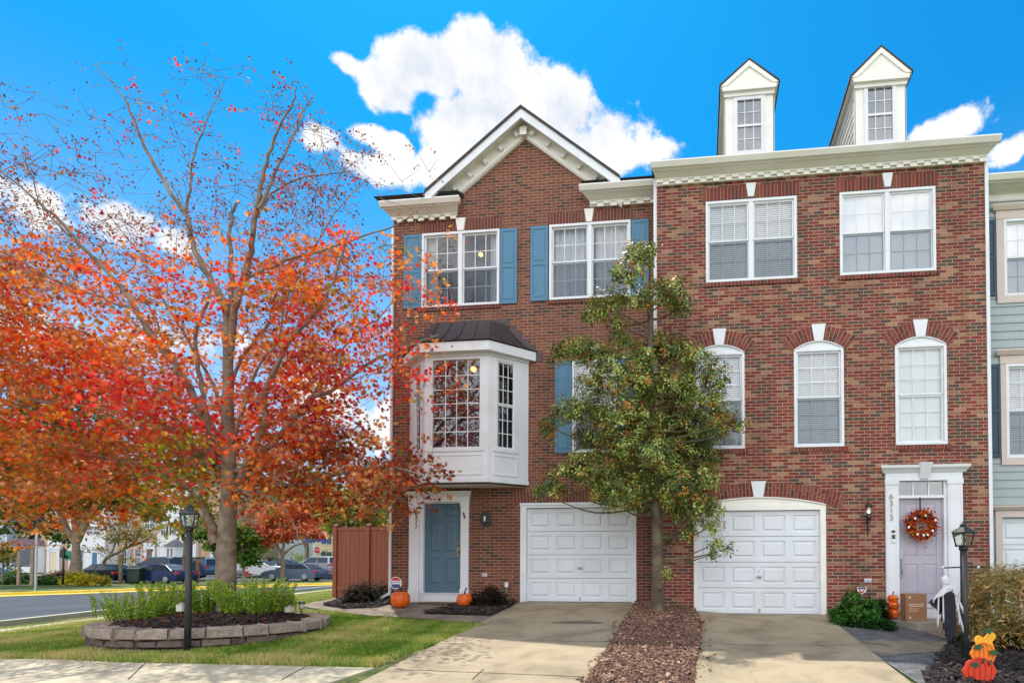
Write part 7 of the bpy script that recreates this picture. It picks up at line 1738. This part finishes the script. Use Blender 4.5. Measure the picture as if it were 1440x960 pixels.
# security signs
def yard_sign(label, px, yc, D, r, kind):
    c = at(px, yc, D); z0 = terrain(c.x, c.y); root = thing('security_sign', label, 'yard sign', (c.x, c.y, z0), rz=TH); h = c.z-z0
    m = MB(); m.tube([(0, .012, -.05), (0, .012, h)], .008, 6); m.build('stake', M['grey_metal'], root)
    if kind == 'oct':
        m = MB(); octagon(m, r, -.004, .004, h); p = m.build('plate', M['signwhite'], root)
        m = MB(); pts = [(r*.9*math.cos(math.pi/8+math.pi/4*i), -.006, h+r*.9*math.sin(math.pi/8+math.pi/4*i)) for i in range(4)]; m.prism([pts[0], pts[1], pts[2], pts[3]], (0, .001, 0)); m.build('red_field', M['red'], p)
        m = MB(); m.box(-r*.86, r*.86, -.009, -.004, h-r*.1, h+r*.3); m.build('white_band', M['signwhite'], p)
        text('SECURITY', r*.36, M['bluep'], p, Matrix.Translation((0, -.011, h+r*.1)) @ FACE)
        m = MB(); m.prism([(-r*.78, -.006, h-r*.2), (r*.78, -.006, h-r*.2), (r*.38, -.006, h-r*.8), (-r*.38, -.006, h-r*.8)], (0, .001, 0)); m.build('blue_field', M['bluep'], p)
    else:
        m = MB(); m.prism([(-r, -.004, h+r*.6), (r, -.004, h+r*.6), (r*.85, -.004, h-r*.3), (0, -.004, h-r*.9), (-r*.85, -.004, h-r*.3)], (0, .008, 0)); p = m.build('plate', M['signwhite'], root)
        m = MB(); m.box(-r*.8, r*.8, -.007, -.004, h+r*.2, h+r*.5); m.build('dark_band', M['black'], p)
        m = MB(); m.prism([(-r*.7, -.007, h+r*.1), (-r*.35, -.007, h+r*.1), (0, -.007, h-r*.4), (.35*r, -.007, h+r*.1), (.7*r, -.007, h+r*.1), (0, -.007, h-r*.8)], (0, .003, 0)); m.build('red_mark', M['red'], p)
yard_sign('red, white and blue octagonal security sign behind the pumpkin left of the blue door', 556.5, 819, 12.75, .135, 'oct')
yard_sign('small white and red security sign behind the round green shrub', 1212, 829, 12.0, .10, 'shield')
# path lights
def path_light(label, px, yb, D, h, mat='black', sq=False):
    b = at(px, yb, D); z = pz(b.x, b.y) if ((b.x-PCX)/PRX)**2+((b.y-PCY)/PRY)**2 < .8 else terrain(b.x, b.y); root = thing('path_light', label, 'path light', (b.x, b.y, z))
    m = MB(); m.tube([(0, 0, -.03), (0, 0, h*.45)], .009, 6); m.build('stake', M['black'], root)
    m = MB()
    if sq: m.box(-.05, .05, -.05, .05, h*.45, h*.85)
    else: m.lathe((0, 0, h*.45), [(.035, 0), (.05, h*.1), (.045, h*.4)], 12)
    m.build('lens', M['lampglass2'], root)
    m = MB(); m.lathe((0, 0, h*.85), [(.065, 0), (.06, .015), (.03, .03), (.004, .035)], 12 if not sq else 4); m.build('cap', M[mat], root)
M['lampglass2'] = plain('frosted lens', srgb(206, 204, 186), .3)
path_light('black capped path light at the rear right of the planter', 424, 857, 10.6, .26)
path_light('square pale path light among the plants right of the maple', 407, 866, 10.0, .22, 'grey_metal', True)
path_light('square pale path light in the planter behind the front lamp post', 255, 873, 9.3, .26, 'grey_metal', True)
# ------------------------------------------------------------------ painted pumpkin cut-outs
FD = 7.05; c = at(1375, 962, FD); gzz = terrain(c.x, c.y); FP = thing('pumpkin_sign', 'painted wooden cut-out of three stacked pumpkins and gourd at the lower right', 'yard decoration', (c.x, c.y, gzz), rz=TH+.05)
S3 = FD/850; q3 = lambda px, py: ((px-1375)*S3, (CZ+(792-py)*S3)-gzz)
M['p_red'] = plain('red painted pumpkin', srgb(226, 62, 34), .45, var=.08); M['p_or'] = plain('orange painted pumpkin', srgb(242, 132, 34), .45, var=.08); M['p_yel'] = plain('golden painted gourd', srgb(248, 178, 44), .45, var=.08); M['p_line'] = plain('dark painted line', srgb(150, 44, 24), .5); M['p_green'] = plain('green painted leaf', srgb(34, 86, 52), .5); M['p_line2'] = plain('brown orange painted line', srgb(196, 84, 20), .5)
def flat_pumpkin(cx, cy, rx, ry, mat, line, y):
    m = MB(); X, Z = q3(cx, cy); a, b_ = rx*S3, ry*S3; n = 48
    pts = [(X+a*math.cos(t)*(1+.045*math.cos(8*t)), y, Z+b_*math.sin(t)*(1+.05*math.cos(8*t))) for t in [2*math.pi*i/n for i in range(n)]]; m.prism(pts, (0, .018, 0)); o = m.build('pumpkin_panel', M[mat], FP, bevel=.004)
    for k in (-.62, -.3, 0, .3, .62):
        l = MB(); l.tube([(X+a*k*math.cos(t)*(1.15 if k else 1), y-.001, Z+b_*.93*math.sin(t)) for t in np.linspace(-1.45, 1.45, 14)], .004, 5); l.build('painted_line', M[line], o)
    return X, Z, a, b_
flat_pumpkin(1376, 943, 24, 19, 'p_red', 'p_line', -.03); flat_pumpkin(1384, 919, 19, 15.5, 'p_or', 'p_line2', -.005)
m = MB(); P = [q3(x, y) for x, y in ((1373, 901), (1375, 896), (1381, 894), (1387, 897), (1392, 892), (1398, 889), (1404, 893), (1403, 899), (1399, 903), (1401, 909), (1402, 915), (1397, 920), (1390, 919), (1385, 912), (1381, 908), (1376, 907))]; P = [(v.x, v.y) for v in [Vector((a_.x, a_.y)) for a_ in [Vector((u[0], u[1], 0)) for u in P]]]
Q = spline([(a_, b_, 0) for a_, b_ in P+[P[0]]], 3)[:-1]; m.prism([(v.x, .02, v.y) for v in Q], (0, .018, 0)); m.build('gourd_panel', M['p_yel'], FP, bevel=.003)
for (x, y) in ((1369, 934), (1374, 909), (1397, 917), (1389, 887)):
    X, Z = q3(x, y); m = MB(); n = 20; m.prism([(X+.05*math.cos(t)*(1+.25*math.cos(5*t)), -.036, Z+.03*math.sin(t)*(1+.25*math.cos(5*t))) for t in [2*math.pi*i/n for i in range(n)]], (0, .012, 0)); m.build('painted_leaf', M['p_green'], FP)
for x, y in ((1381, 929), (1390, 932)):
    X, Z = q3(x, y); m = MB(); m.tube([(X-.02, -.038, Z-.015), (X, -.045, Z+.01), (X+.015, -.045, Z+.035)], [.012, .009, .012], 6); m.build('stem', M['p_green'], FP)
m = MB(); m.tube([(0, .03, -.1), (.05, .03, .5)], .008, 6); m.build('stake', M['black'], FP)
# ------------------------------------------------------------------ shrubs near the houses
def gs(px, py): p = G(px, py); return (p.x, p.y, p.z)
DRK = [(52, 62, 40), (74, 52, 42), (60, 44, 40), (44, 56, 38)]
shrub('nandina_shrub', 'dark reddish green shrub against the fence left of the blue door', gs(508, 849), .42, .3, .42, DRK, 2200, .06, seed=81, spread=.05)
shrub('nandina_shrub', 'second dark shrub beside the downspout, right of the first', gs(536, 845), .26, .24, .34, DRK, 1200, .06, seed=82, spread=.05)
shrub('nandina_shrub', 'dark leafy shrub right of the blue door beside the pumpkin', gs(688, 854), .36, .28, .40, DRK, 2400, .06, seed=83, spread=.05)
shrub('round_shrub', 'rounded bright green shrub between the right garage and the step', gs(1203, 879), .40, .34, .52, [(64, 120, 48), (88, 150, 60), (50, 92, 42), (116, 164, 76)], 6500, .05, shape=DIAM, seed=84, spread=.03, inner=.6)
shrub('low_shrub', 'darker feathery shrub between the round shrub and the jack-o-lanterns', gs(1231, 876), .26, .22, .46, [(40, 66, 38), (56, 84, 46), (34, 54, 34)], 2400, .05, shape=DIAM, seed=85, spread=.03)
shrub('ground_cover', 'low green ground cover at the edge of the stamped path', gs(1222, 884), .55, .2, .14, [(40, 80, 36), (60, 104, 44), (30, 60, 30)], 2600, .05, seed=86, spread=.03)
lm = at(1452, 905, 9.6); lmz = terrain(lm.x, lm.y)
LAC = [(236, 208, 150), (246, 222, 168), (210, 182, 128), (180, 160, 104), (230, 168, 84), (134, 138, 76), (112, 128, 66), (150, 120, 84)]
root = shrub('laceleaf_maple', 'mounded tan laceleaf japanese maple beside the right lamp post', (lm.x, lm.y, lmz), 1.15, 1.0, 1.12, LAC, 19000, .125, shape=[(-.5, 0, 0), (-.1, .07, .02), (.5, 0, -.06), (-.1, -.07, .02)], seed=87, spread=.07, up=.2, inner=.75, per=8, zlow=.12, stems=16)
shrub('dark_shrub', 'dark green shrub under the laceleaf maple behind the painted pumpkins', (lm.x+.15, lm.y-.55, terrain(lm.x, lm.y-.55)), .8, .5, .5, [(50, 58, 36), (66, 70, 42), (40, 48, 32)], 4200, .06, seed=88, spread=.05)
# ------------------------------------------------------------------ fence
FY = 18.35; fxa, fxb = FX(469.5, FY, 780), -7.0+.02; zt_ = FZ(505, 741, FY)
FE = thing('vinyl_fence', 'red brown solid vinyl privacy fence beside the brown brick house', 'fence', (fxa, FY, 0))
def fpost(x):
    m = MB(); m.box(x-.065, x+.065, FY-.065, FY+.065, -.3, zt_+.04); p = m.build('post', M['fence'], FE, bevel=.006, root=FE); m = MB(); m.box(x-.08, x+.08, FY-.08, FY+.08, zt_+.04, zt_+.07); m.lathe((x, FY, zt_+.07), [(.09, 0), (.02, .05)], 4, smooth=False); m.build('post_cap', M['fence'], p, root=FE)
x = fxa+.06; xs_f = [x, FX(518, FY, 780), FX(518, FY, 780)+1.1]
for q in xs_f: fpost(q)
pn = MB(); x = fxa+.12; i = 0
while x < fxb+1.0:
    pn.box(x, x+.146, FY-.014+(i % 2)*.003, FY+.012, -.2, zt_-.1); x += .15; i += 1
pn.build('panel', M['fence'], FE, bevel=.004, root=FE)
m = MB(); m.box(fxa+.1, fxb+1.0, FY-.035, FY+.035, zt_-.1, zt_+.0); m.build('top_rail', M['fence'], FE, bevel=.004, root=FE); m = MB(); m.box(fxa+.1, fxb+1., FY-.035, FY+.035, .02, .12); m.build('bottom_rail', M['fence'], FE, root=FE)
# lit ceiling lamps seen through windows
def pendant(label, px, py, Y, r, lit=True):
    c = fp(px, py, Y); root = thing('ceiling_light', label, 'ceiling light', (c.x, Y, c.z)); m = MB(); m.ball((0, 0, 0), r, r, r*.8); m.build('shade', M['glow'], root); m = MB(); m.tube([(0, 0, r*.7), (0, 0, r*2.5)], .012, 6); m.build('rod', M['brass'], root)
pendant('small warm ceiling light behind the upper left window', 676, 358, Y1+.45, .06); pendant('glowing round pendant lamp inside the bay window', 666, 519, Y1-.25, .075)
# ------------------------------------------------------------------ sky, sun
SUNV = Vector((-.25, .40, 1.0)).normalized()            # towards the sun
el = math.asin(SUNV.z); azr = math.atan2(SUNV.x, SUNV.y)
w = bpy.data.worlds.new('World'); SC.world = w; w.use_nodes = True; nt = w.node_tree; nt.nodes.clear()
out = N(nt, 'ShaderNodeOutputWorld'); bg = N(nt, 'ShaderNodeBackground'); L(nt, bg.outputs[0], out.inputs[0])
sky = N(nt, 'ShaderNodeTexSky', sky_type='NISHITA'); sky.sun_disc = False; sky.sun_elevation = el; sky.sun_rotation = azr
sky.air_density = 1.0; sky.dust_density = .6; sky.ozone_density = 2.5
hsv = N(nt, 'ShaderNodeHueSaturation'); hsv.inputs['Saturation'].default_value = SKY_SAT; hsv.inputs['Hue'].default_value = SKY_HUE; hsv.inputs['Value'].default_value = SKY_VAL
L(nt, sky.outputs[0], hsv.inputs['Color'])
tn = N(nt, 'ShaderNodeMix', data_type='RGBA', blend_type='MULTIPLY'); tn.inputs[0].default_value = 1; L(nt, hsv.outputs[0], tn.inputs[6]); tn.inputs[7].default_value = (*SKY_TINT, 1)
tc = N(nt, 'ShaderNodeTexCoord'); sp = N(nt, 'ShaderNodeSeparateXYZ'); L(nt, tc.outputs['Generated'], sp.inputs[0])
def mth(op, a, b=None, c=None, clamp=False):
    n = N(nt, 'ShaderNodeMath', operation=op, use_clamp=clamp)
    for i, q in enumerate((a, b, c)):
        if q is None: continue
        if hasattr(q, 'default_value') or hasattr(q, 'links'): L(nt, q, n.inputs[i])
        else: n.inputs[i].default_value = q
    return n.outputs[0]
az = mth('ARCTAN2', sp.outputs[0], sp.outputs[1]); elv = mth('ARCSINE', sp.outputs[2])
# cloud lumps: azimuth, elevation, half widths (all angles in the sky)
def azel(px, py):
    r = ray(px, py).normalized(); return math.atan2(r.x, r.y), math.asin(r.z)
blobs = []
for px, py, rx, ry in ((545, 125, 48, 36), (600, 95, 60, 48), (680, 92, 72, 62), (765, 150, 85, 62), (850, 195, 75, 48), (915, 210, 62, 24), (690, 190, 100, 62), (625, 238, 40, 34), (790, 215, 120, 40),
                       (485, 90, 26, 20), (525, 194, 38, 18), (522, 236, 62, 26), (560, 212, 22, 26), (455, 195, 30, 26), (180, 312, 75, 36), (245, 335, 50, 26), (45, 292, 52, 36), (-20, 262, 40, 30),
                       (1335, 181, 62, 24), (1425, 208, 40, 20), (545, 600, 70, 60), (430, 560, 90, 50), (250, 480, 120, 40), (560, 470, 40, 40), (0, 470, 160, 50)):
    a, e = azel(px, py); a2, _ = azel(px+rx, py); _, e2 = azel(px, py-ry); blobs.append((a, e, abs(a2-a), abs(e2-e), .55 if py > 440 else (.72 if rx < 76 and not (530 < px < 700) else 1.35)))
# wobble the coordinates with fractal noise
nA = N(nt, 'ShaderNodeTexNoise', i_Scale=9., i_Detail=9., i_Roughness=.62); L(nt, tc.outputs['Generated'], nA.inputs['Vector'])
nB = N(nt, 'ShaderNodeTexNoise', i_Scale=30., i_Detail=12., i_Roughness=.6); L(nt, tc.outputs['Generated'], nB.inputs['Vector'])
mask = None
for a, e, ra, re, s in blobs:
    dx = mth('MULTIPLY', mth('SUBTRACT', az, a), 1/ra); dy = mth('MULTIPLY', mth('SUBTRACT', elv, e), 1/re)
    d = mth('SQRT', mth('ADD', mth('MULTIPLY', dx, dx), mth('MULTIPLY', dy, dy)))
    v = mth('MULTIPLY', mth('SUBTRACT', 1.25, d), s, clamp=False)
    mask = v if mask is None else mth('SMOOTH_MAX', mask, v, .25)
# noise clouds overhead and, added unseen as facade fill light, behind the camera
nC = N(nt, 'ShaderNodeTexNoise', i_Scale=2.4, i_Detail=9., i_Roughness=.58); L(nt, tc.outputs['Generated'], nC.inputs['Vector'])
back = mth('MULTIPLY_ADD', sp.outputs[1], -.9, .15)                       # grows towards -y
back = mth('MULTIPLY', mth('MINIMUM', mth('MAXIMUM', back, -.8), FILL_CLOUD_COVER), 1.0)
bright = mth('ADD', 1.0, mth('MULTIPLY', mth('MAXIMUM', mth('MULTIPLY', sp.outputs[1], -1.0), 0.0), FILL_CLOUD_GAIN))  # back clouds boosted to brighten the shaded house fronts
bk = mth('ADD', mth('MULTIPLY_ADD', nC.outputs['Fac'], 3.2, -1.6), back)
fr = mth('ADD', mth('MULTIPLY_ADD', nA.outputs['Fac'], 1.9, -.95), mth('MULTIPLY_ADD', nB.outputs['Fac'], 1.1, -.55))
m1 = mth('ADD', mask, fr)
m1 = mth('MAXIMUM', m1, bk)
cl = N(nt, 'ShaderNodeMapRange', interpolation_type='SMOOTHSTEP'); L(nt, m1, cl.inputs[0]); cl.inputs[1].default_value = .16; cl.inputs[2].default_value = .52
sh = ramp(nt, [(.34, (.66, .72, .82)), (.55, (1, 1, 1))]); L(nt, nA.outputs['Fac'], sh.inputs['Fac'])
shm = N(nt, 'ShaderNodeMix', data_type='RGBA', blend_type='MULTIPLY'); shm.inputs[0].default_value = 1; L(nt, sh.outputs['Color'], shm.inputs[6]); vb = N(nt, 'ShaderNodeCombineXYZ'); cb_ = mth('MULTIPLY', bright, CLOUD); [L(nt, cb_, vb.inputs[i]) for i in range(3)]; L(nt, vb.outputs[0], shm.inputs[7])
# pale haze near the horizon
hz = N(nt, 'ShaderNodeMapRange', interpolation_type='SMOOTHSTEP'); L(nt, elv, hz.inputs[0]); hz.inputs[1].default_value = .62; hz.inputs[2].default_value = -.02; hz.inputs[3].default_value = 0; hz.inputs[4].default_value = .8
mh = N(nt, 'ShaderNodeMix', data_type='RGBA'); L(nt, hz.outputs[0], mh.inputs[0]); L(nt, tn.outputs[2], mh.inputs[6]); mh.inputs[7].default_value = (CLOUD*.62, CLOUD*.72, CLOUD*.86, 1)
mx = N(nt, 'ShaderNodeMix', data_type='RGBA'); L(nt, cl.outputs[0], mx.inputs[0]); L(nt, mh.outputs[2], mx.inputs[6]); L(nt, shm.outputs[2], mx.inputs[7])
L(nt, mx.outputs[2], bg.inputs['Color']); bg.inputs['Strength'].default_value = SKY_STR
sd = bpy.data.lights.new('sun', 'SUN'); sd.energy = SUN_E; sd.angle = math.radians(.5); sd.color = (1, .95, .86)
so = bpy.data.objects.new('sun', sd); COL.objects.link(so); so.rotation_euler = SUNV.to_track_quat('Z', 'Y').to_euler()
SC.view_settings.view_transform = 'Standard'; SC.view_settings.look = 'None'; SC.view_settings.exposure = EXPO; SC.view_settings.gamma = 1
w.cycles.sampling_method = 'MANUAL'; w.cycles.sample_map_resolution = 512
SC.cycles.max_bounces = 6; SC.cycles.transparent_max_bounces = 12; SC.cycles.diffuse_bounces = 3
